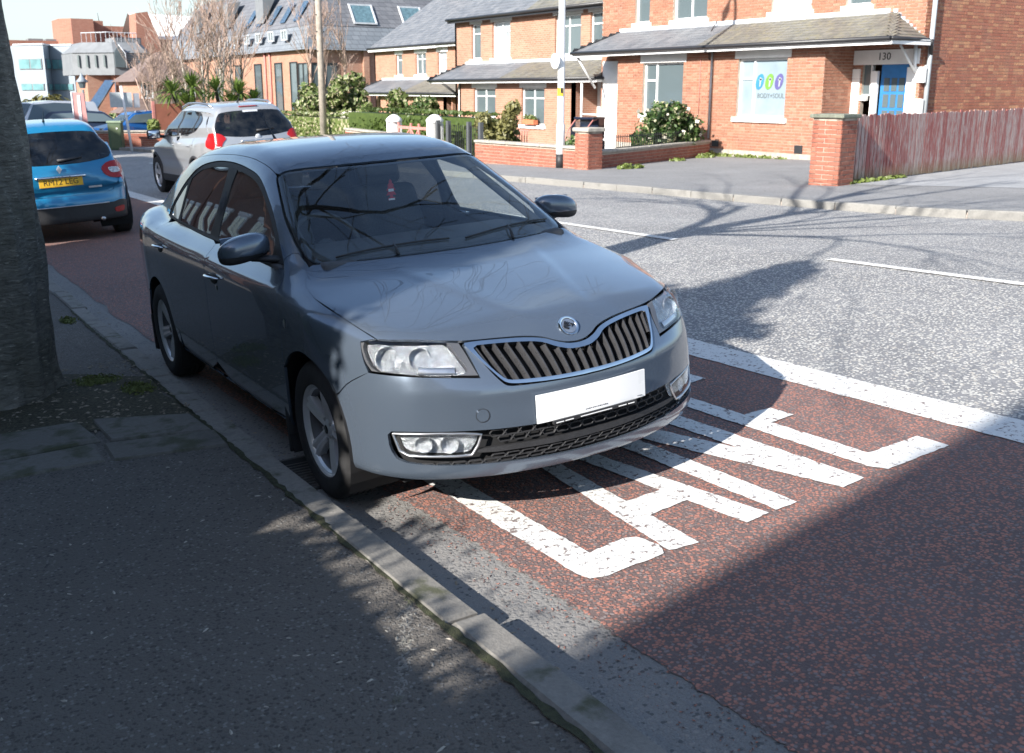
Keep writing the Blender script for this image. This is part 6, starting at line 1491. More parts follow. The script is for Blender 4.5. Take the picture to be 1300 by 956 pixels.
# pipes, vents, plinth
tubeo('downpipe', [(UX + .17, 11.21, 5.3), (UX + .17, 11.21, .0)], .055, M_pipe, A_, 12); tubeo('downpipe_branch', [(UX - .02, 11.06, 2.76), (UX + .05, 11.12, 2.66), (UX + .17, 11.19, 2.46)], .045, M_gutter_blk, A_, 10)
for zz in (.6, 2.2, 3.8): q = MB(); q.box((UX + .17, 11.235, zz), (.16, .07, .04)); q.build('pipe_clip', M_pipe, A_)
tubeo('downpipe', [(FX - .05, 17.03, 2.70), (FX - .05, 17.02, .35)], .028, M_pipe, A_, 8)
tubeo('cable', [(UX - .03, 18.05, 3.55), (FX + .4, 17.7, 3.10), (FX - .1, 17.2, 2.84), (FX - .06, 17.15, 2.70), (FX - .035, 17.15, 2.45)], .014, M_black, A_, 5)
tubeo('cable', [(FX - .02, 17.5, 2.5), (FX - .02, 17.5, 1.0)], .010, M_pink, A_, 5)
boxo('air_vent', (FX - .012, 13.82, .20), (.02, .26, .20), M_iron, A_); boxo('air_vent', (FX - .012, 16.78, .22), (.02, .24, .16), M_iron, A_)
q = MB(); q.box((FX - .015, 17.2, -.03), (.06, 7.9, .22)); q.box(((FX + UX)/2, 13.185, -.03), (UX - FX, .06, .22)); q.build('plinth', M_render if False else M_copestone, A_)
# door of the far half, white painted porch wall
boxo('porch_wall', (UX - .02, 22.3, 1.1), (.06, 1.9, 2.9), M_render, A_); boxo('door_frame', (UX - .06, 21.55, 1.0), (.04, .12, 2.3), M_gutter_blk, A_); tubeo('roof_bracket', [(FX - .3, 22.9, 2.7), (FX + .5, 22.95, 1.7)], .04, M_upvc, A_, 5)
settle(A_, k0, iv)
# B and C: the next pairs down the hill
upB = [(24.75, 25.55, 2.88, 4.28), (26.1, 27.7, 2.88, 4.28), (30.75, 32.1, 2.88, 4.28), (33.0, 33.75, 2.88, 4.28)]
B_, k0, iv = terrace_pair('middle brick house with mossy porch roof and red door behind the lamp post', 18.70, 19.80, 23.45, 35.15, 25.0, 32.9, 1.97, -.95, 4.50, upB, [(26.75, 28.25, .38, 1.72), (30.1, 31.75, .58, 1.72)], 2.8, seed=11, old_split='near')
boxo('porch_wall', (19.78, 24.25, .6), (.06, 1.5, 2.7), M_render, B_); rd_ = boxo('door', (19.73, 23.85, .5), (.05, .62, 2.1), M_red_door, B_); boxo('door_number_panel', (19.69, 23.85, 1.05), (.02, .22, .5), M_render, rd_)
tubeo('porch_post', [(18.4, 24.1, 1.97), (18.4, 24.1, .5)], .045, M_upvc, B_, 6); tubeo('porch_rail', [(18.4, 24.1, .85), (18.4, 23.3, .85)], .03, M_upvc, B_, 6); boxo('side_porch_wall', (19.2, 33.0, .5), (.9, .12, 2.9), M_render, B_)
tubeo('roof_bracket', [(18.3, 33.6, 1.9), (18.9, 33.3, 1.4)], .05, M_black, B_, 5)
settle(B_, k0, iv)
wb = empty('window_box', (18.58, 27.5, .40), label='terracotta trough of green grass on the sill of the middle house', cat='window box'); boxo('trough', (0, 0, .09), (.2, .75, .18), M_terracotta, wb, bev=.02); leaf_mesh('plants', [(0, k*.15 - .3, .24, .09, .1, .13, 1.) for k in range(5)], 260, .06, M_leaf_light, wb, 3, surf=.2)
upC = [(36.9, 38.1, 2.36, 3.40), (39.3, 40.2, 2.36, 3.40), (41.4, 42.5, 2.36, 3.40), (44.0, 44.7, 2.36, 3.40)]
C_, k0, iv = terrace_pair('farthest brick house with white eaves board lowest on the hill behind the hedge', 20.60, 21.70, 35.20, 47.30, 37.6, 44.5, 1.42, -1.5, 3.75, upC, [(38.5, 40.0, .35, 1.18), (41.8, 43.2, .35, 1.12)], 2.3, seed=21)
boxo('fascia', (21.40, 43.6, 3.66), (.05, 7.6, .16), M_upvc, C_); boxo('porch_wall', (21.1, 37.0, .0), (.9, .10, 2.8), M_bfar, C_)
settle(C_, k0, iv)

# ------------------------------------------------------------------ front walls, pier, fence, lamp post
def low_wall(name, label, p0, p1, h, near=300, cope_w=.30, seed=0, cat='wall'):
    p0, p1 = Vector(p0 + (0,)), Vector(p1 + (0,)); z0 = gz(p0.x, p0.y) + .08; z1 = gz(p1.x, p1.y) + .08; d = (p1 - p0); L = d.length; u = d.normalized()
    n = Vector((u.y, -u.x, 0)); n = n if (CAM - p0).dot(n) > 0 else -n
    root = empty(name, (p0.x, p0.y, 0), label=label, cat=cat); k0 = set(bpy.data.objects)
    zb = min(z0, z1) - .1
    w = brick_wall(root, (p0.x, p0.y, zb), u, L, max(z0, z1) + h - zb - .06, [], M_brick_red, M_mortar, near, n, seed=seed, thick=.20)
    zt = max(z0, z1) + h; q = MB(); c = (p0 + p1)/2 - n*.10; nseg = max(1, int(L/.62))
    for i in range(nseg):
        a = p0.lerp(p1, (i + .01)/nseg); b = p0.lerp(p1, (i + .99)/nseg); m_ = (a + b)/2 - n*.10; q2 = MB(); q2.box((m_.x, m_.y, zt - .02), ((b-a).length, cope_w, .065), math.atan2(u.y, u.x), bev=.012); q2.build('coping_stone', M_copestone, root)
    iv = Matrix.Translation(-Vector((p0.x, p0.y, 0)))
    settle(root, k0, iv); return root, zt
def pier(label, x, y, w, h, rz, cap=M_copestone, cap_h=.09, near=300, m=None, base=None, cat='pier'):
    z0 = gz(x, y) + .06 if base is None else base; root = empty('brick_pier', (x, y, z0), rz, label=label, cat=cat); hw = w/2; k = near
    for (ox, oy, ux, uy, nx_, ny_) in ((-hw, -hw, 1, 0, 0, -1), (hw, -hw, 0, 1, 1, 0), (hw, hw, -1, 0, 0, 1), (-hw, hw, 0, -1, -1, 0)):
        brick_wall(root, (ox, oy, 0), (ux, uy, 0), w, h, [], m or M_brick_red, M_mortar, 75 if k else 0, (nx_, ny_, 0), seed=int(ox*10 + oy), thick=.1)
    q = MB(); q.box((0, 0, h + cap_h/2), (w + .10, w + .10, cap_h), bev=.015); q.build('cap_stone', cap, root)
    return root
w1, zt1 = low_wall('garden_wall', 'low red brick wall with stone coping left of the white lamp post', (10.86, 18.45), (11.22, 14.55), .50, seed=3)
w2, zt2 = low_wall('garden_wall', 'low red brick wall running back from the pier beside the leafy shrub', (11.55, 14.28), (17.30, 16.72), .40, seed=4)
pier('short red brick pier with stone cap just right of the lamp post', 11.33, 14.30, .42, .86, R(6))
pier('weathered red brick pier with mossy cap at the end of the plank fence', 11.66, 7.83, .52, 1.16, R(12), M_capstone, .07)
# plank fence
fn = empty('plank_fence', (11.98, 7.72, 0), label='faded red plank fence right of the weathered pier', cat='fence'); k0 = set(bpy.data.objects)
f0, f1 = Vector((11.98, 7.74, 0)), Vector((22.0, 9.78, 0)); L = (f1 - f0).length; u = (f1 - f0).normalized(); az = math.atan2(u.y, u.x); x = 0; i = 0; r = random.Random(9); pm_ = []
boxo('end_post', tuple(f0 + Vector((.0, .05, gz(12, 7.8) + .68))), (.09, .09, 1.22), simple('dark_post', (.12, .05, .045), .8), fn, az)
x = .09
while x < L:
    w_ = r.uniform(.098, .112); gap = .030 if x < 1.5 else r.choice([.004, .006, .010, .02]); h = 1.14 + r.uniform(-.02, .015) + .004*x; p = f0 + u*(x + w_/2); zb_ = gz(p.x, p.y) + .12 + r.uniform(-.01, .02)
    q = MB(); b = .006; q.box((0, 0, h/2), (w_, .018, h), bev=.003)
    o = q.build('plank', M_plank, fn); o.matrix_local = Matrix.Translation((p.x, p.y, zb_)) @ Matrix.Rotation(az + r.uniform(-.02, .02), 4, 'Z') @ Matrix.Rotation(r.uniform(-.006, .006), 4, 'Y'); x += w_ + gap
for zz in (.35, .95): 
    c = f0 + u*(L/2) + Vector((-u.y, u.x, 0))*.035; q = MB(); q.box((c.x, c.y, gz(c.x, c.y) + .12 + zz), (L, .04, .08), az); q.build('rail', M_plank, fn)
settle(fn, k0, Matrix.Translation((-11.98, -7.72, 0)))
# lamp post
lp = empty('lamp_post', (11.16, 15.14, gz(11.16, 15.14) + .10), label='tall white lamp post with black base in front of the low wall', cat='lamp post')
tubeo('pole', [(0, 0, .0), (0, 0, .95), (0, 0, 1.0), (0, 0, 4.), (0, 0, 8.2), (-.3, 0, 8.9), (-1.4, -.1, 9.1)], [.098, .098, .080, .074, .055, .045, .04], M_post_white, lp, 20)
tubeo('black_base', [(0, 0, -.02), (0, 0, .31)], .103, M_black, lp, 20); tubeo('lamp_head', [(-1.3, -.1, 9.1), (-1.7, -.13, 9.12), (-2.1, -.15, 9.08)], [.06, .14, .06], M_satin, lp, 12, squash=.5)
q = MB(); q.lathe([(-.012, 0), (-.012, .165), (.012, .165), (.012, 0)], 28, 'x', (-.14, .04, 2.36)); o = q.build('round_sign', M_post_white, lp); q = MB(); q.box((-.09, .04, 2.36), (.10, .05, .04)); q.build('sign_bracket', M_satin, lp)
q = MB(); q.lathe([(1.60, .0835), (1.78, .0825)], 16, 'z', a0=R(160), a1=R(270)); q.build('yellow_sticker', M_plate_y, lp); q = MB(); q.lathe([(1.66, .0845), (1.78, .0838)], 10, 'z', a0=R(225), a1=R(262)); q.build('sticker_print', M_ink, lp)


# ------------------------------------------------------------------ street furniture and planting across the road
rl = empty('garden_railing', (12.2, 15.0, 0), label='thin black iron railing in front of the leafy shrub on the low wall', cat='railing'); k0 = set(bpy.data.objects)
q = MB(); a0, a1 = Vector((12.6, 14.92, 0)), Vector((17.1, 16.82, 0))
for k in range(46):
    p = a0.lerp(a1, k/45); z = gz(p.x, p.y) + .46; q.box((p.x, p.y, z + .17), (.012, .012, .36))
q.build('railing_bars', M_iron, rl, kind='stuff')
for h in (.06, .30): tubeo('rail', [tuple(a0 + Vector((0, 0, gz(12.6, 15) + .46 + h))), tuple(a1 + Vector((0, 0, gz(17, 16.8) + .46 + h)))], .010, M_iron, rl, 5)
settle(rl, k0, Matrix.Translation((-12.2, -15.0, 0)))
def shrub(name, label, x, y, clumps, n, size, m, seed, cat='shrub', stems=(), z=None, blossom=0, dark=None, aspect=1.7):
    root = empty(name, (x, y, gz(x, y) + .08 if z is None else z), label=label, cat=cat)
    leaf_mesh('leaves', clumps, n, size, m, root, seed, surf=.25, aspect=aspect)
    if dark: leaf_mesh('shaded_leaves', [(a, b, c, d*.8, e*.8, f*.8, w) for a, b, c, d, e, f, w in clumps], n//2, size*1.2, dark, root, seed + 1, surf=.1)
    for k, st_ in enumerate(stems): tubeo('stem', st_[0], st_[1], M_dark_bark, root, 6)
    if blossom: leaf_mesh('blossom', [(a, b, c + f*.3, d, e, f*.75, w) for a, b, c, d, e, f, w in clumps], blossom, size*1.3, M_petal, root, seed + 5, surf=.85, aspect=1.1)
    return root
r = random.Random(4); cl_ = [(r.uniform(-.65, .65), r.uniform(-.55, .55), r.uniform(.25, 1.25)*1.0, .36, .36, .34, 1.) for _ in range(26)] + [(0, 0, .7, .85, .75, .8, 4.)]
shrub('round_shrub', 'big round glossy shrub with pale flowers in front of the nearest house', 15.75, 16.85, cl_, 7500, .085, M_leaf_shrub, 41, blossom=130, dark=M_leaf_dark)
r = random.Random(5); cl_ = [(-.35, .2, .95, .30, .3, .35, 1.), (-.30, .1, .6, .34, .3, .3, 1.), (.32, -.2, 1.35, .24, .24, .24, 1.), (.25, -.1, 1.0, .26, .26, .3, 1.), (.05, 0, .55, .35, .3, .3, 1.), (.1, 0, .85, .25, .3, .3, .8)]
shrub('olive_shrub', 'twin headed olive green shrub behind the low wall left of the lamp post', 12.1, 19.3, cl_, 2600, .075, M_leaf_olive, 43, stems=[([(-.1, 0, 0), (-.2, .1, .5), (-.35, .2, .9)], [.06, .04, .02]), ([(.1, 0, 0), (.2, -.1, .6), (.32, -.2, 1.2)], [.06, .04, .02])])
shrub('small_shrub', 'small dark shrub with yellow leaves beside the white lamp post', 13.1, 17.2, [(0, 0, .35, .45, .4, .35, 1.), (.4, -.1, .3, .35, .3, .3, 1.), (-.4, .1, .25, .3, .3, .3, 1.)], 1300, .07, M_leaf_shrub, 45)
shrub('weed_tuft', 'bright green weed tuft at the foot of the short brick pier', 11.95, 13.75, [(0, 0, .05, .22, .12, .09, 1.), (.35, .0, .04, .15, .1, .07, 1.)], 420, .06, M_weed, 46, cat='weeds')
wk = shrub('weed_tuft', 'scattered yellowish weeds along the foot of the nearest house wall', 17.3, 15.6, [(0, k*.5 - 1.4, .04, .08, .3, .08, 1. + (k % 3)) for k in range(7)], 600, .06, M_weed, 47, cat='weeds')
shrub('weed_tuft', 'green weeds growing along the foot of the plank fence', 12.9, 7.75, [(k*.35 - .9, k*.07 - .1, .03, .2, .06, .06, 1.) for k in range(6)], 420, .05, M_weed, 48, cat='weeds')
shrub('weed_tuft', 'dry weeds in the corner between low wall and the nearest house', 16.6, 16.1, [(0, 0, .05, .3, .15, .1, 1.), (-1.6, -.7, .03, .3, .1, .07, .6)], 420, .07, M_weed, 49, cat='weeds')
# small dark vehicle on the drive
mv = empty('mobility_scooter', (14.1, 18.2, gz(14.1, 18.2) + .1), R(20), label='small dark blue vehicle with a curved clear windscreen on the drive behind the short pier', cat='scooter')
q = MB(); q.box((.22, 0, .35), (.75, .62, .35), bev=.08); q.box((.42, 0, .78), (.30, .60, .62), bev=.05); q.build('body', M_dblue, mv, True, autosmooth=.6)
tubeo('canopy_frame', [(-.55, -.28, .35), (-.35, -.28, .75), (0, -.28, 1.0), (.5, -.28, 1.08)], .018, M_pink, mv, 6); tubeo('canopy_frame', [(-.55, .28, .35), (-.35, .28, .75), (0, .28, 1.0), (.5, .28, 1.08)], .018, M_pink, mv, 6)
q = MB(); q.add([(-.55, -.28, .35), (-.55, .28, .35), (-.35, .28, .75), (-.35, -.28, .75), (0, .28, 1.0), (0, -.28, 1.0)], [(0, 1, 2, 3), (3, 2, 4, 5)]); q.build('windscreen', M_glass, mv); boxo('canopy_roof', (.28, 0, 1.06), (.60, .62, .06), M_dblue, mv, bev=.02)
for x_, y_ in ((-.4, -.25), (-.4, .25), (.45, -.28), (.45, .28)): q = MB(); q.lathe([(-.05, 0), (-.05, .14), (.05, .14), (.05, 0)], 18, 'y', (x_, y_, .14)); q.build('wheel', M_rubber, mv, True, autosmooth=.5)
# farther front gardens: walls, white gate posts, gate, railings, hedge
w3, zt3 = low_wall('garden_wall', 'pale coped low wall left of the white gate posts', (11.9, 29.0), (11.35, 24.3), .66, near=0, seed=7)
def gatepost(label, x, y): 
    g_ = empty('gate_post', (x, y, gz(x, y) + .05), label=label, cat='gate post', group='white gate posts'); boxo('shaft', (0, 0, .52), (.34, .34, 1.04), M_render, g_, bev=.02); q = MB(); q.lathe([(1.04, .24), (1.10, .25), (1.16, .20), (1.24, .10), (1.26, 0)], 20, 'z'); q.build('cap', M_render, g_, True)
gatepost('left one of the two white domed gate posts', 11.30, 23.95); gatepost('right one of the two white domed gate posts', 11.25, 21.3)
gt_ = empty('garden_gate', (11.3, 22.6, gz(11.3, 22.6) + .1), label='faded red timber gate with crossed braces between white gate posts', cat='gate')
for z_ in (.30, .82): boxo('rail', (0, 0, z_), (.05, 2.2, .08), M_pink, gt_)
for y_ in (-1.05, -.25, .25, 1.05): boxo('stile', (.0, y_, .52), (.045, .07, .86), M_pink, gt_)
tubeo('brace', [(-.01, -.25, .30), (-.01, .25, .80)], .03, M_pink, gt_, 4); tubeo('brace', [(-.01, .25, .30), (-.01, -.25, .80)], .03, M_pink, gt_, 4); tubeo('brace', [(-.01, .95, .32), (-.01, .3, .78)], .03, M_pink, gt_, 4)
ir = empty('iron_fence', (11.15, 20.0, gz(11.15, 20) + .08), label='dark iron railing with square posts right of the white gate posts', cat='fence')
for y_ in (-1.35, -.75, .35, .95): boxo('post', (0, y_, .52), (.10, .10, 1.06), simple('dark_grey_post', (.09, .095, .10), .5), ir)
q = MB()
for k in range(24): q.box((0, -1.3 + k*.10, .5), (.014, .014, .9))
q.build('bars', M_iron, ir, kind='stuff')
rb_ = empty('pink_railing', (13.6, 21.3, gz(13.6, 21.3) + .35), label='low rusty pink railing under the window of the middle house', cat='railing'); q = MB()
for k in range(18): q.box((0, k*.13 - 1.1, .25), (.02, .02, .5))
q.build('bars', M_pink, rb_, kind='stuff'); boxo('rail', (0, 0, .5), (.03, 2.4, .03), M_pink, rb_)
def hedge2(label, p0, p1, w, h, m, n, size, seed, dz=0.):
    root = empty('clipped_hedge', (p0[0], p0[1], gz(*p0) + dz), math.atan2(p1[1]-p0[1], p1[0]-p0[0]), label=label, cat='hedge'); L = math.hypot(p1[0]-p0[0], p1[1]-p0[1])
    q = MB(); q.box((L/2, 0, h/2 - .08), (L - .1, w - .12, h - .1)); q.build('inner_growth', m, root)
    leaf_mesh('leaves', [(L/2, -w/2, h/2, L/2, .06, h/2, 4.), (L/2, w/2, h/2, L/2, .05, h/2, 2.), (L/2, 0, h, L/2, w/2, .05, 4.)] + [(k*.5, -w/2 + .05, h*.5, .3, .12, h*.5, .6) for k in range(int(L/.5))], n, size, m, root, seed, surf=.2)
    return root
hedge2('clipped green hedge behind the white gate posts', (12.4, 19.6), (12.9, 30.2), .8, 1.28, M_leaf_hedge, 9000, .07, 51)
hedge2('bright light green hedge left of the telegraph pole', (13.6, 30.6), (13.2, 40.5), 1.0, 1.22, M_leaf_light, 6000, .08, 52)
sheet('front_lawn', [(12.9, 30.), (22., 36), (22, 62), (9, 62), (9.2, 44), (12.4, 33)], .16, M_grass)
tp = empty('telegraph_pole', (12.75, 33.0, gz(12.75, 33)), label='tall timber telegraph pole standing behind the hedge', cat='pole'); tubeo('pole', [(0, 0, 0), (.0, 0, 4), (.0, 0, 9)], [.14, .12, .10], M_post_wood, tp, 12)
for zz in (4.3, 4.9, 5.4, 3.6): boxo('step_iron', (0, -.05 if zz < 5 else .05, zz), (.34, .03, .03), M_iron, tp)
cl_ = []; r = random.Random(8)
for _ in range(30): cl_.append((r.uniform(-2.4, 2.4), r.uniform(-1.0, 1.0), abs(r.gauss(.9, .7)), .55, .5, .5, 1.))
shrub('garden_bush', 'loose light green bush group beside the telegraph pole', 16.2, 38.0, cl_ + [(-.6, 0, 2.0, .5, .5, .8, 2.), (.3, 0, 1.6, .5, .5, .7, 2.)], 7000, .16, M_leaf_light, 53, dark=M_leaf_shrub, cat='bush')
shrub('garden_bush', 'dark green bush against the farthest brick house', 18.4, 36.2, [(0, 0, .8, .9, .8, .9, 1.), (-.8, 0, .5, .8, .7, .7, 1.), (.6, .2, 1.3, .7, .6, .6, .7)], 3200, .14, M_leaf_shrub, 54, cat='bush')
shrub('blossom_bush', 'cream flowered low bush in front of the light green bushes', 14.9, 35.0, [(0, 0, .9, .7, .5, .35, 1.), (.9, 0, .7, .6, .5, .35, 1.)], 900, .12, M_leaf_light, 55, blossom=500, cat='bush')
def cordyline(label, x, y, heads, seed):
    root = empty('palm_tree', (x, y, gz(x, y)), label=label, cat='palm', group='spiky garden palms'); r = random.Random(seed); tr_ = MB(); lf = MB()
    for (hx, hy, hz, rad) in heads:
        tr_.tube([(hx*.3, hy*.3, 0), (hx*.8, hy*.8, hz*.6), (hx, hy, hz)], [.10, .08, .07], 6)
        for k in range(150):
            a = r.uniform(0, 6.283); el = r.uniform(-.5, 1.4); d = Vector((math.cos(a)*math.cos(el), math.sin(a)*math.cos(el), math.sin(el))); L = rad*r.uniform(.75, 1.15); s_ = d.cross(Vector((0, 0, 1))).normalized()*.035; b = Vector((hx, hy, hz))
            m1 = b + d*L*.55 + Vector((0, 0, .02)); m2 = b + d*L - Vector((0, 0, L*.22)); lf.add([tuple(b), tuple(m1 - s_), tuple(m2), tuple(m1 + s_)], [(0, 1, 2, 3)])
    tr_.build('trunk', M_dark_bark, root); lf.build('fronds', M_leaf_palm, root)
cordyline('spiky green palm with three heads behind the silver crossover', 9.6, 39.0, [(-.9, 0, 2.1, .95), (0, .2, 2.3, 1.0), (-.4, -.3, 1.6, .9)], 61)
cordyline('spiky green palm cluster nearest the bare tree behind the silver crossover', 11.2, 39.6, [(-.5, 0, 2.2, 1.0), (.5, .1, 2.1, .9), (0, -.3, 1.5, .9), (1.1, 0, 1.8, .8)], 62)
def bare_tree(name, label, x, y, h, trunks, seed, m=None, mt=None, depth=4, spread=.42, zb=None, r0=.09):
    root = empty(name, (x, y, gz(x, y) if zb is None else zb), label=label, cat='tree', group='leafless trees in the distance'); rr = random.Random(seed); q = MB(); t = MB()
    for (dx, dy, lean) in trunks:
        L = h*.42; d = Vector((lean, rr.uniform(-.06, .06), 1)).normalized(); top_ = Vector((dx, dy, 0)) + d*L
        t.tube([(dx, dy, 0), tuple(Vector((dx, dy, 0)) + d*L*.5 + Vector((.04, 0, 0))), tuple(top_), tuple(top_ + d*L*.6)], [r0, r0*.85, r0*.7, r0*.4], 8)
        for k in range(7): 
            p = Vector((dx, dy, 0)) + d*L*rr.uniform(.45, 1.55); branch_tree(q, p, (rr.uniform(-.6, .6), rr.uniform(-.6, .6), 1.0), h*.20*rr.uniform(.8, 1.2), r0*.38, depth - 1, rr, spread, -.02, 4, .25, .74, (2, 3), .009)
        branch_tree(q, top_, d, h*.26, r0*.5, depth, rr, spread, -.03, 4, .2, .74, (2, 3), .009)
    t.build('trunk', mt or M_birch, root, True); q.build('branches', m or M_twig, root)
    return root
bare_tree('bare_tree', 'pale multi stemmed leafless tree left of the big slate roofed block', 11.7, 47.0, 7.0, [(0, 0, -.10), (.6, .3, .04), (1.2, 0, .12), (-.6, .2, -.05)], 71)
bare_tree('bare_tree', 'pale leafless tree directly before the slate roofed block front', 14.0, 50.0, 7.6, [(0, 0, .02), (.9, .2, -.03), (-.7, .3, .08)], 72)
bare_tree('bare_tree', 'brown twiggy leafless tree above the spiky palms', 10.0, 45.5, 4.4, [(0, 0, -.15), (.3, .2, .2), (-.3, .1, -.3)], 73, mt=M_twig, spread=.6, r0=.06)
bare_tree('bare_tree', 'thin leafless tree between telegraph pole and farthest brick house', 19.0, 50.0, 7.0, [(0, 0, .05), (1.0, .2, -.04), (2.0, .1, .05)], 74, mt=M_twig)
bare_tree('bare_tree', 'dark ivy clad leafless tree at the left corner of the slate roofed block', 15.6, 53.0, 6.4, [(0, 0, .0), (.5, .1, .05)], 75, mt=M_dark_bark)

# ------------------------------------------------------------------ buildings in the distance
def blk(name, x0, x1, y0, y1, z0, z1, m, parent, bev=0): return boxo(name, ((x0+x1)/2, (y0+y1)/2, (z0+z1)/2), (x1-x0, y1-y0, z1-z0), m, parent, bev=bev)
def wpane(parent, face, a0, a1, z0, z1, d, gm=None, frm=None, mull=0, name='window'):
    """face 'x' = plane x=d seen from -x, 'y' = plane y=d seen from -y"""
    f = MB(); t = .07
    def bx(u0, u1, c0, c1, off, th): f.box(((d - off) if face == 'x' else (u0+u1)/2, (u0+u1)/2 if face == 'x' else (d - off), (c0+c1)/2), (th if face == 'x' else u1-u0, u1-u0 if face == 'x' else th, c1-c0))
    for q_ in ((a0, a1, z0, z0+t), (a0, a1, z1-t, z1), (a0, a0+t, z0+t, z1-t), (a1-t, a1, z0+t, z1-t)): bx(*q_, .03, .10)
    for k in range(mull): u_ = a0 + (a1-a0)*(k+1)/(mull+1); bx(u_-t/2, u_+t/2, z0+t, z1-t, .03, .09)
    fr = f.build(name, frm or M_zinc_d, parent); f = MB(); bx(a0+t*.9, a1-t*.9, z0+t*.9, z1-t*.9, .005, .03); f.build('pane', gm or M_win, fr)
    return fr
ob_ = empty('office_block', label='large brick block with grey slate mansard roof and tall windows behind bare trees', cat='building')
ex, ey = 22.45, 58.6
blk('brick_base', ex, ex + 26, ey, ey + 34, -1.6, 4.1, M_bfar, ob_)
def mans(name, x0, x1, y0, y1, z0, z1, i0, i1, m):
    q = MB(); q.add([(x0 - i0, y0 - i0, z0), (x1 + i0, y0 - i0, z0), (x1 + i0, y1 + i0, z0), (x0 - i0, y1 + i0, z0), (x0 + i1, y0 + i1, z1), (x1 - i1, y0 + i1, z1), (x1 - i1, y1 - i1, z1), (x0 + i1, y1 - i1, z1)], [(0, 1, 5, 4), (1, 2, 6, 5), (2, 3, 7, 6), (3, 0, 4, 7), (4, 5, 6, 7), (3, 2, 1, 0)]); return q.build(name, m, ob_)
def slate_far(name, a, b, row=.28):
    def f(nt, out):
        t = NT(nt); g = t.pos(); s = t.n('SeparateXYZ', {0: g}); u = t.math('ADD', s.outputs[0], s.outputs[1]); vv = t.n('CombineXYZ', {0: u, 1: s.outputs[2], 2: 0.}).outputs[0]
        bt = t.n('TexBrick', {'Vector': vv, 'Color1': a + (1,), 'Color2': b + (1,), 'Mortar': tuple(x*.55 for x in a) + (1,), 'Scale': 1., 'Mortar Size': .018, 'Brick Width': .5, 'Row Height': row, 'Mortar Smooth': .4})
        t.bsdf(out, t.mix(t.ramp(t.noise(g, .7, 5), (.4, 0.), (.8, .35)), bt.outputs[0], tuple(x*.75 for x in a)), .75, t.bump(t.math('MULTIPLY', bt.outputs['Fac'], -1.), .3, .02))
    return mat(name, f)
M_sl_far = slate_far('grey_slate_cladding', (.155, .175, .20), (.20, .22, .245)); M_sl_dark = slate_far('dark_slate_roofing', (.115, .12, .135), (.155, .16, .175))
mans('slate_band', ex, ex + 26, ey, ey + 34, 4.1, 5.6, .42, .25, M_sl_far); mans('mansard_slope', ex, ex + 26, ey, ey + 34, 5.6, 8.9, -.22, 2.6, M_sl_dark)
blk('roof_plant_room', ex + 4, ex + 12, ey + 6, ey + 14, 8.8, 10.2, M_sl_far, ob_)
for (a0, a1) in ((60.6, 61.9), (63.4, 64.8), (67.5, 69), (72, 73.4), (77, 78.4)): wpane(ob_, 'x', a0, a1, -.4, 3.4, ex, M_win, M_iron, 0)
for k in range(5): 
    y_ = 61.2 + k*2.5; wpane(ob_, 'x', y_, y_ + 1.0, 4.75, 5.4, ex - .36, M_win, M_lead, 1, 'dormer_window')
    q = MB(); q.add([(ex + .40, y_ + .0, 6.0), (ex + .40, y_ + .95, 6.0), (ex + 1.25, y_ + .95, 7.3), (ex + 1.25, y_, 7.3)], [(3, 2, 1, 0), (0, 1, 2, 3)]); q.build('roof_light', simple('sky_blue_glass', (.12, .20, .30), .1, .2), ob_)
wpane(ob_, 'y', ex + .05, ex + 1.9, -.6, 3.3, ey, M_win, M_iron, 1, 'corner_window'); wpane(ob_, 'x', ey + .1, ey + 1.8, -.6, 3.3, ex, M_win, M_iron, 1, 'corner_window')
for k in range(5):
    x_ = ex + 5.0 + k*3.6; wpane(ob_, 'y', x_, x_ + .9, -.4, 3.2, ey, M_win, M_iron, 0); blk('brick_pilaster', x_ - 1.3, x_ - .9, ey - .22, ey, -1.4, 4.3, M_bfar, ob_)
    q = MB(); x2 = ex + 3.4 + k*3.6; q.add([(x2, ey + .30, 5.85), (x2 + 1.5, ey + .30, 5.85), (x2 + 1.5, ey + 1.1, 7.0), (x2, ey + 1.1, 7.0)], [(0, 1, 2, 3)]); q.build('roof_light', simple('roof_light_glass', (.10, .17, .20), .15, .3), ob_)
    q = MB(); q.box((x2 + .75, ey + .26, 5.83), (1.66, .1, .1)); q.box((x2 + .75, ey + 1.14, 7.04), (1.66, .1, .1)); q.box((x2 - .03, ey + .70, 6.43), (.1, .1, 1.45), mtx=Matrix.Rotation(R(-35), 3, 'X')); q.box((x2 + 1.53, ey + .70, 6.43), (.1, .1, 1.45), mtx=Matrix.Rotation(R(-35), 3, 'X')); q.build('roof_light_frame', M_lead, ob_)
for y_ in (65.6, 66.6): tubeo('wall_pipe', [(ex - .08, y_, -1.2), (ex - .08, y_, 4.3)], .08, M_pink, ob_, 6)
for k in range(3): 
    y_ = 68 + k*8.0; q = MB(); q.add([(ex + .5, y_, 6.2), (ex + 1.6, y_, 8.2), (ex + .5, y_, 8.0), (ex + .5, y_ + 1.6, 6.2), (ex + 1.6, y_ + 1.6, 8.2), (ex + .5, y_ + 1.6, 8.0)], [(0, 1, 2), (5, 4, 3), (0, 2, 5, 3), (2, 1, 4, 5)]); q.build('dormer', M_zinc_d, ob_)
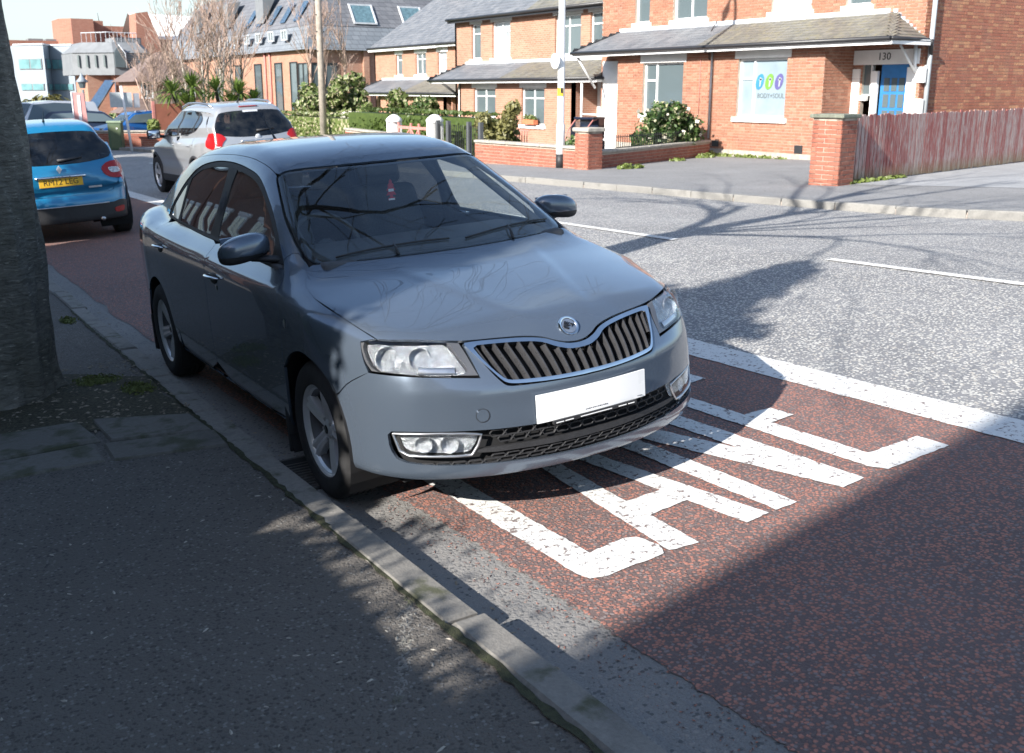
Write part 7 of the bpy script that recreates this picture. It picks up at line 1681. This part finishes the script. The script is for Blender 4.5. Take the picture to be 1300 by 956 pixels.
# grey clad block, far left: folded bays
gb_ = empty('office_block', label='pale grey clad block with teal windows and folded bays far left', cat='building')
pts = [(11.8, 108.5), (13.9, 105.2), (14.8, 107.6), (16.5, 105.2), (18.9, 108.0), (22, 108.0), (22, 116), (11.8, 116)]
q = MB(); q.prism([p for p in pts], -2.5, 5.8); q.build('clad_walls', M_zinc, gb_)
def edge_windows(p0, p1, z0, z1, t0, t1, gm, parent, mull=1):
    p0, p1 = Vector(p0 + (0,)), Vector(p1 + (0,)); u = (p1 - p0); L = u.length; u.normalize(); n = Vector((u.y, -u.x, 0)); n = n if n.y < 0 else -n
    f = MB(); c = p0 + u*L*(t0+t1)/2 + n*.04; w_ = L*(t1-t0); az = math.atan2(u.y, u.x); f.box((c.x, c.y, (z0+z1)/2), (w_, .10, z1-z0), az); fr = f.build('window', M_zinc_d, parent)
    for k in range(mull + 1):
        a = (k + .05)/(mull+1); b = (k + .95)/(mull+1); cc = p0 + u*L*(t0 + (t1-t0)*(a+b)/2) + n*.10; f = MB(); f.box((cc.x, cc.y, (z0+z1)/2), (w_*(b-a), .03, (z1-z0)*.86), az); f.build('pane', gm, fr)
for (a, b, t0, t1, m_) in ((0, 1, .12, .92, 1), (1, 2, .12, .9, 0), (2, 3, .10, .92, 2), (3, 4, .16, .85, 1)):
    for (z0, z1) in ((3.5, 4.5), (1.1 if a == 3 else 1.5, 2.15)): edge_windows(pts[a], pts[b], z0, z1, t0, t1, M_win_teal, gb_, m_)
for (a, b) in ((0, 1), (1, 2), (2, 3), (3, 4)): p0, p1 = Vector(pts[a] + (0,)), Vector(pts[b] + (0,)); c = (p0 + p1)/2; q = MB(); q.box((c.x, c.y, 5.85), ((p1-p0).length + .15, .22, .14), math.atan2(p1.y-p0.y, p1.x-p0.x)); q.build('parapet', M_lead, gb_)
# orange brick works behind
bw = empty('brick_building', label='tall plain orange brick building with blank tower far left', cat='building')
blk('low_wing', 9.5, 21, 121, 136, -3, 6.8, M_bfar_red, bw)
q = MB(); q.prism([(17.9, 119.5), (18.9, 118), (21.2, 118), (21.2, 124), (17.9, 124)], 5.5, 9.1); q.build('tower', M_bfar_red, bw)
blk('tower_side', 21.2, 22.4, 119, 126, 4, 9.0, M_bfar_red, bw); blk('link', 22.4, 26.2, 122, 136, 2, 8.65, M_bfar_red, bw)
for x_ in (15.0, 16.8): blk('roof_plant', x_, x_ + 1.5, 122, 124, 6.8, 7.05, M_zinc_d, bw)
tubeo('roof_mast', [(22.2, 120, 9.0), (22.1, 120, 9.9)], .05, M_zinc_d, bw, 5)
sh_ = empty('brick_building', label='orange brick building with steep chimney wall and white sloping roof', cat='building')
q = MB(); q.prism([(23.5, 5.0), (26.2, 5.0), (25.9, 6.6), (24.9, 9.5), (23.7, 9.3)], 0, 3.0); o = q.build('sloped_brick_wall', M_bfar_red, sh_); o.matrix_world = Matrix(((1, 0, 0, 0), (0, 0, -1, 112), (0, 1, 0, .0), (0, 0, 0, 1)))
blk('brick_wall', 25.6, 44, 112.5, 125, -2.5, 6.9, M_bfar_red, sh_)
q = MB(); q.add([(25.7, 112.3, 6.9), (44, 112.3, 6.9), (44, 118, 9.6), (24.9, 118, 9.9), (44, 124, 6.9), (25.0, 124, 6.9)], [(0, 1, 2, 3), (3, 2, 4, 5)]); q.build('white_roof', M_render, sh_); tubeo('roof_edge', [(24.95, 112.0, 9.5), (26.0, 112.0, 6.8)], .12, M_iron, sh_, 5)
# grey canted upper floor on a brick stair tower with glass canopy
cb = empty('entrance_building', label='brick entrance tower under a faceted grey slatted upper floor with blue canopy', cat='building')
cy_ = 84.0
blk('brick_base', 15.95, 20.0, cy_ + .5, cy_ + 8, -2.5, 2.8, M_bfar_red, cb); blk('brick_leg', 14.1, 15.95, cy_ + 2.0, cy_ + 7, -2.5, 2.8, M_bfar, cb)
oct_ = [(13.3, 87.0), (15.9, 84.0), (16.9, 84.0), (18.6, 84.0), (19.8, 87.5), (19.8, 92), (13.3, 92)]
q = MB(); q.prism(oct_, 2.75, 3.15); q.prism([(a + .04*(1 if a < 16 else -1), b + .08) for a, b in oct_], 3.15, 4.5); q.build('slatted_floor', M_zinc_d, cb)
n_ = len(oct_); vs = [(a, b - .04, 4.5) for a, b in oct_] + [(16.6 + (a - 16.6)*.74, 87.5 + (b - 87.5)*.70, 5.35) for a, b in oct_]; q = MB(); q.add(vs, [(i, (i+1) % n_, n_ + (i+1) % n_, n_ + i) for i in range(n_)] + [tuple(range(n_, 2*n_))]); q.build('canted_roof', M_zinc_d, cb)
blk('roof_box', 16.4, 18.5, cy_ + 1.4, cy_ + 5, 5.2, 5.75, M_zinc_d, cb)
rr_ = MB()
for k in range(14): rr_.box((14.2 + k*.30, cy_ + 1.2 + max(0, (5-k))*.4, 5.75), (.03, .03, .75))
rr_.build('roof_railing', M_lead, cb, kind='stuff')
q = MB(); q.tube([(14.2, cy_ + 3.2, 6.1), (15.8, cy_ + 1.2, 6.12), (18.1, cy_ + 1.2, 6.1)], .035, 5); q.build('roof_rail', M_lead, cb)
for k in range(4): c0 = Vector((13.3, 87.0, 0)); c1 = Vector((15.9, 84.0, 0)); p = c0.lerp(c1, .16 + k*.21); q = MB(); q.box((p.x - .03, p.y - .03, 3.85), (.10, .16, .95), R(40)); q.build('slot_window', M_win, cb)
for k in range(7): blk('clad_joint', 16.95, 18.55, cy_ - .02, cy_ + .04, 3.25 + k*.18, 3.27 + k*.18, M_zinc, cb)
q = MB(); q.prism([(16.0, 3.35), (16.75, 3.35), (16.75, 4.45), (16.35, 5.05), (16.0, 4.6)], 0, .3); o = q.build('pointed_window', M_win, cb); o.matrix_world = Matrix(((1, 0, 0, 0), (0, 0, -1, cy_ + .16), (0, 1, 0, 0), (0, 0, 0, 1)))
tubeo('window_hood', [(16.35, cy_ - .15, 5.12), (16.82, cy_ - .15, 4.45), (16.86, cy_ - .15, 3.3)], .05, M_lead, cb, 5)
for (a0, a1, z0, z1) in ((16.25, 16.75, .9, 2.35), (18.1, 18.5, .9, 2.1)): wpane(cb, 'y', a0, a1, z0, z1, cy_ + .5, M_win, M_iron, 0)
q = MB(); q.add([(13.35, cy_ - .2, .1), (14.25, cy_ - .2, .1), (15.95, cy_ + .3, 2.35), (15.15, cy_ + .3, 2.35)], [(0, 1, 2, 3), (3, 2, 1, 0)]); q.build('glass_canopy', simple('canopy_blue', (.20, .34, .54), .15, .15), cb)
tubeo('canopy_frame', [(14.25, cy_ - .25, .1), (15.95, cy_ + .25, 2.35)], .06, M_iron, cb, 5); tubeo('canopy_frame', [(15.9, cy_ + .2, 2.35), (15.85, cy_ + .2, .3)], .05, M_zinc, cb, 5)
# bungalow with brown hipped roofs
bn = empty('bungalow', label='small house with brown hipped roof and white windows behind the low orange wall', cat='house')
hx_, hy_ = 13.6, 66.0
blk('wall', hx_, hx_ + 4.2, hy_, hy_ + 6, -2, 2.15, M_bfar, bn)
q = MB(); q.add([(hx_ - .45, hy_ - .4, 2.12), (hx_ + 4.6, hy_ - .4, 2.12), (hx_ + 4.6, hy_ + 6.4, 2.12), (hx_ - .45, hy_ + 6.4, 2.12), (hx_ + 2.0, hy_ + 3, 4.1), (hx_ + 2.8, hy_ + 3, 4.1)], [(0, 1, 5, 4), (1, 2, 5), (2, 3, 4, 5), (3, 0, 4), (3, 2, 1, 0)]); q.build('hipped_roof', M_slate_brown, bn)
q = MB(); q.add([(hx_ - 2.0, hy_ - 3.0, .18), (hx_ + 2.6, hy_ - 3.0, .18), (hx_ + 2.6, hy_ + .1, .18), (hx_ - 2.0, hy_ + .1, .18), (hx_ - .4, hy_ - .4, 1.05), (hx_ + 1.6, hy_ - .4, 1.05)], [(0, 1, 5, 4), (1, 2, 5), (2, 3, 4, 5), (3, 0, 4), (3, 2, 1, 0)]); q.build('porch_roof', M_slate_brown, bn)
blk('porch_wall', hx_ - 1.6, hx_ + 2.4, hy_ - 2.6, hy_, -2.2, .16, M_bfar, bn)
wpane(bn, 'y', hx_ + .1, hx_ + .85, 1.05, 2.1, hy_, M_win, M_upvc, 1); wpane(bn, 'y', hx_ + 2.6, hx_ + 3.6, 1.1, 1.9, hy_, M_win, M_upvc, 1)
for k in range(4): wpane(bn, 'y', hx_ - 1.4 + k*.95, hx_ - .6 + k*.95, -.75, -.15, hy_ - 2.6, M_win, M_upvc, 1)
# low orange wall, tall panel, cabinet, signs, far cars
low_wall('garden_wall', 'low orange brick wall beside the green cabinet far down the road', (3.6, 38.2), (7.6, 36.2), .62, near=0, seed=9)
pn = empty('fence_panel', (8.6, 38.6, gz(8, 38) + .0), label='red brown fence panel left of the silver crossover roof', cat='fence panel'); boxo('panel', (0, 0, .85), (1.5, .08, 1.7), simple('red_brown_fence', (.28, .10, .06), .8), pn); boxo('post', (-.78, 0, .9), (.1, .1, 1.8), M_pink, pn)
cb2 = empty('street_cabinet', (5.78, 36.0, gz(5.8, 36)), R(-28), label='dark green street cabinet against the low orange wall', cat='cabinet'); boxo('box', (0, 0, .52), (.46, .36, 1.0), M_green_cab, cb2, bev=.02); boxo('lid', (0, 0, 1.04), (.52, .42, .06), simple('green_lid', (.25, .32, .22), .5), cb2); boxo('door_panel', (.03, -.185, .5), (.34, .015, .8), simple('cabinet_door', (.09, .12, .06), .5), cb2); boxo('handle', (.1, -.20, .8), (.05, .02, .05), M_plate, cb2)
sg = empty('street_sign', (5.95, 34.4, gz(5.95, 34.4)), R(-12), label='grey road sign seen from behind on a pale leaning pole', cat='sign'); tubeo('pole', [(0, 0, 0), (-.18, 0, 2.3)], .045, M_post_white, sg, 8); boxo('sign_panel', (-.22, .04, 1.82), (.74, .03, .52), M_sign_grey, sg, R(2)); boxo('sign_panel', (.30, .12, 1.80), (.20, .03, .50), M_lead, sg, R(18))
lt = empty('lantern', (5.4, 39.5, gz(5.4, 39) + .0), label='small pointed roof lantern behind the grey road sign', cat='lantern'); q = MB(); q.lathe([(2.50, .20), (2.54, .23), (2.66, .11), (2.80, .04), (2.88, 0)], 12, 'z'); q.build('cap', M_zinc, lt, True); q = MB(); q.lathe([(2.28, .11), (2.51, .16)], 8, 'z'); q.build('lamp_glass', M_win, lt); tubeo('pole', [(0, 0, 0), (0, 0, 2.22)], .05, M_zinc_d, lt, 8)
bd_ = empty('banner', (4.75, 37.3, gz(4.7, 37) + .1), R(-15), label='narrow pink and white upright banner above the low orange wall', cat='banner'); tubeo('pole', [(-.15, 0, 0), (-.15, 0, 2.0)], .025, M_post_white, bd_, 6); q = MB(); q.add([(-.14, 0, .55), (.34, 0, .50), (.26, 0, 1.98), (-.14, 0, 2.0), (-.14, .02, .55), (.34, .02, .50), (.26, .02, 1.98), (-.14, .02, 2.0)], [(0, 1, 2, 3), (7, 6, 5, 4), (0, 4, 5, 1), (1, 5, 6, 2), (2, 6, 7, 3), (3, 7, 4, 0)]); q.build('cloth', simple('faded_pink_cloth', (.62, .30, .28), .8), bd_)
boxo('banner_stripe', (.08, -.012, 1.30), (.10, .01, 1.2), M_plate, bd_)
shrub('leafy_plant', 'small bright green plant on top of the low orange wall', 7.35, 36.8, [(0, 0, .75, .25, .2, .3, 1.)], 300, .12, M_weed, 58, cat='plant')
shrub('garden_bush', 'olive brown rounded bush before the pale grey clad block', 9.3, 74.0, [(0, 0, 1.0, 2.3, 1.2, 1.5, 2.), (-1.4, 0, .3, 1.4, 1., 1.2, 1.), (1.3, 0, .6, 1.4, 1., 1.3, 1.)], 2400, .34, M_leaf_olive, 59, z=-1.2, cat='bush')
shrub('garden_bush', 'green shrubs under the sloping blue canopy', 14.6, 76.0, [(0, 0, .2, 2.0, 1.2, 1.1, 2.), (1.6, 0, .6, 1.3, 1., 1.1, 1.)], 1800, .30, M_leaf_shrub, 60, z=-1.2, cat='bush')
def low_car(label, x, y, rz, m, kind=0):
    """parked far off and mostly hidden by the wall: body, cabin glass and four wheels"""
    root = empty('parked_car', (x, y, gz(x, y)), rz, label=label, cat='van' if kind else 'car'); L, H, W = (4.6, 1.85, 1.8) if kind else (4.1, 1.45, 1.7)
    side = [(-L/2, .35), (-L/2 + .05, .75), (-L*.30, .92), (-L*.16, H - .08), (L*.05, H), (L*.36 if not kind else L*.47, H - .06), (L*.47 if not kind else L*.5, .98), (L/2, .9), (L/2 - .03, .32)]
    def loft(prof, ws, name, mm, par):
        q = MB(); n = len(prof); vs = []
        for sgn in (-1, 1):
            for (a, b) in prof: vs.append((a, sgn*ws(b), b))
        q.add(vs, [tuple(range(n)), tuple(range(2*n - 1, n - 1, -1))] + [((i+1) % n, i, n + i, n + (i+1) % n) for i in range(n)]); return q.build(name, mm, par)
    ws = lambda z: W/2*(1 - max(0, z - .9)*.30/.6) - (.04 if z < .5 else 0)
    o = loft(side, ws, 'body', m, root); bm = bmesh.new(); bm.from_mesh(o.data); bmesh.ops.bevel(bm, geom=bm.edges[:], offset=.05, segments=2, affect='EDGES'); bm.to_mesh(o.data); bm.free()
    gl = [(-L*.27, .97), (-L*.155, H - .16), (L*.05, H - .09), (L*.33, H - .14), (L*.41, 1.0)]
    loft(gl, lambda z: ws(z) + .012, 'side_glass', M_win, root)
    for sx_ in (-1,): q = MB(); q.add([(-L*.30 - .02, -.66, .96), (-L*.30 - .02, .66, .96), (-L*.165 - .02, .55, H - .12), (-L*.165 - .02, -.55, H - .12)], [(0, 1, 2, 3), (3, 2, 1, 0)]); q.build('windscreen', M_win, root)
    for a in (-L*.31, L*.30):
        for sg_ in (-1, 1): q = MB(); q.lathe([(-.09, 0), (-.09, .2), (-.08, .31), (.08, .31), (.09, 0)], 18, 'y', (a, sg_*(W/2 - .12), .31)); q.build('wheel', M_rubber, root, True, autosmooth=.5)
    for sg_ in (-1, 1): boxo('headlight', (-L/2 + .05, sg_*.6, .72), (.08, .32, .14), M_reflector, root, bev=.02)
    return root
low_car('white van parked far off behind the low orange wall', 4.6, 44.5, R(20), M_white_car, 1)
low_car('cobalt blue car parked behind the low orange wall beside the sign pole', 7.9, 40.6, R(8), M_cobalt)
low_car('dark blue car between the white van and the cobalt blue car', 6.2, 43.5, R(170), M_dblue)
cp_ = empty('column', (.55, 30, 0)); bpy.data.objects.remove(cp_)
bp = empty('blue_pole', (-.10, 21.5, gz(0, 21)), label='thin dark blue post beside the tree trunk beyond the blue hatchback', cat='pole'); tubeo('pole', [(0, 0, 0), (0, 0, 2.4)], .035, simple('blue_post', (.03, .08, .20), .5), bp, 8)
wp = empty('marker_post', (3.55, 46, gz(3.5, 46)), label='short white marker post before the pale grey clad block', cat='post'); tubeo('pole', [(0, 0, 0), (0, 0, 1.35)], .05, M_plate, wp, 8); boxo('plate', (0, -.03, 1.25), (.22, .03, .3), M_plate, wp)

# ------------------------------------------------------------------ houses on the near side, out of the frame (they throw the long shadows and stand in the reflections)
def near_house(label, x0, x1, y0, y1, eave, ridge, zb, seed, wins=True):
    root = empty('brick_house', label=label, cat='house', group='brick houses on the near side'); blk('wall', x0, x1, y0, y1, zb, eave, M_bnear, root); xm = (x0 + x1)/2; o = .25
    for yy, s_ in ((y0, 1), (y1, -1)):
        q = MB(); q.add([(x0, yy, eave - .01), (x1, yy, eave - .01), (xm, yy, ridge - .05), (x0, yy + .2*s_, eave - .01), (x1, yy + .2*s_, eave - .01), (xm, yy + .2*s_, ridge - .05)], [(0, 1, 2), (5, 4, 3), (0, 3, 4, 1), (1, 4, 5, 2), (2, 5, 3, 0)]); q.build('gable', M_bnear, root)
    for (a, b) in ((x0 - .3, xm), (x1 + .3, xm)):
        ze = eave - .3*(ridge - eave)/(xm - x0); q = MB(); q.add([(a, y0 - .05, ze), (a, y1 + .05, ze), (b, y1 + .05, ridge), (b, y0 - .05, ridge), (a, y0 - .05, ze + .12), (a, y1 + .05, ze + .12), (b, y1 + .05, ridge + .12), (b, y0 - .05, ridge + .12)], [(0, 1, 2, 3), (7, 6, 5, 4), (0, 4, 5, 1), (1, 5, 6, 2), (3, 2, 6, 7), (0, 3, 7, 4)]); q.build('roof_slope', M_sl_dark, root)
    tubeo('gutter', [(x1 + .32, y0, eave - .12), (x1 + .32, y1, eave - .12)], .06, M_upvc, root, 6)
    n = int((y1 - y0)/3.0)
    for k in range(n):
        yy = y0 + .9 + k*3.0
        for (z0, z1) in ((zb + 1.0, zb + 2.5), (zb + 3.7, zb + 5.0)):
            f = MB(); f.box((x1 + .02, yy + .7, (z0+z1)/2), (.10, 1.5, z1 - z0 + .1)); w_ = f.build('window', M_upvc, root)
            for j_ in (0, 1): p = MB(); p.box((x1 + .07, yy + .36 + .68*j_, (z0+z1)/2), (.03, .56, z1 - z0 - .12)); p.build('pane', M_win, w_)
            f = MB(); f.box((x1 + .04, yy + .7, z1 + .18), (.1, 1.8, .22)); f.build('lintel', M_render, w_)
    q = MB(); q.box((xm, y0 + 1.2, ridge + .4), (.7, 1.0, 1.5)); q.build('chimney', M_bnear, root)
near_house('brick house behind the photographer, outside the frame', -14.5, -6.5, -24, -5.42, 6.35, 8.95, -.3, 1)
near_house('brick house left of the blue hatchback, outside the frame', -17.5, -9.2, 11.2, 25, 6.9, 10.2, -.8, 2)
near_house('farther brick house on the near side, outside the frame', -18.0, -9.6, 27.5, 43, 7.6, 11.2, -1.2, 3)
near_house('last brick house on the near side, outside the frame', -18.5, -9.9, 45, 64, 8.0, 11.8, -1.4, 4)
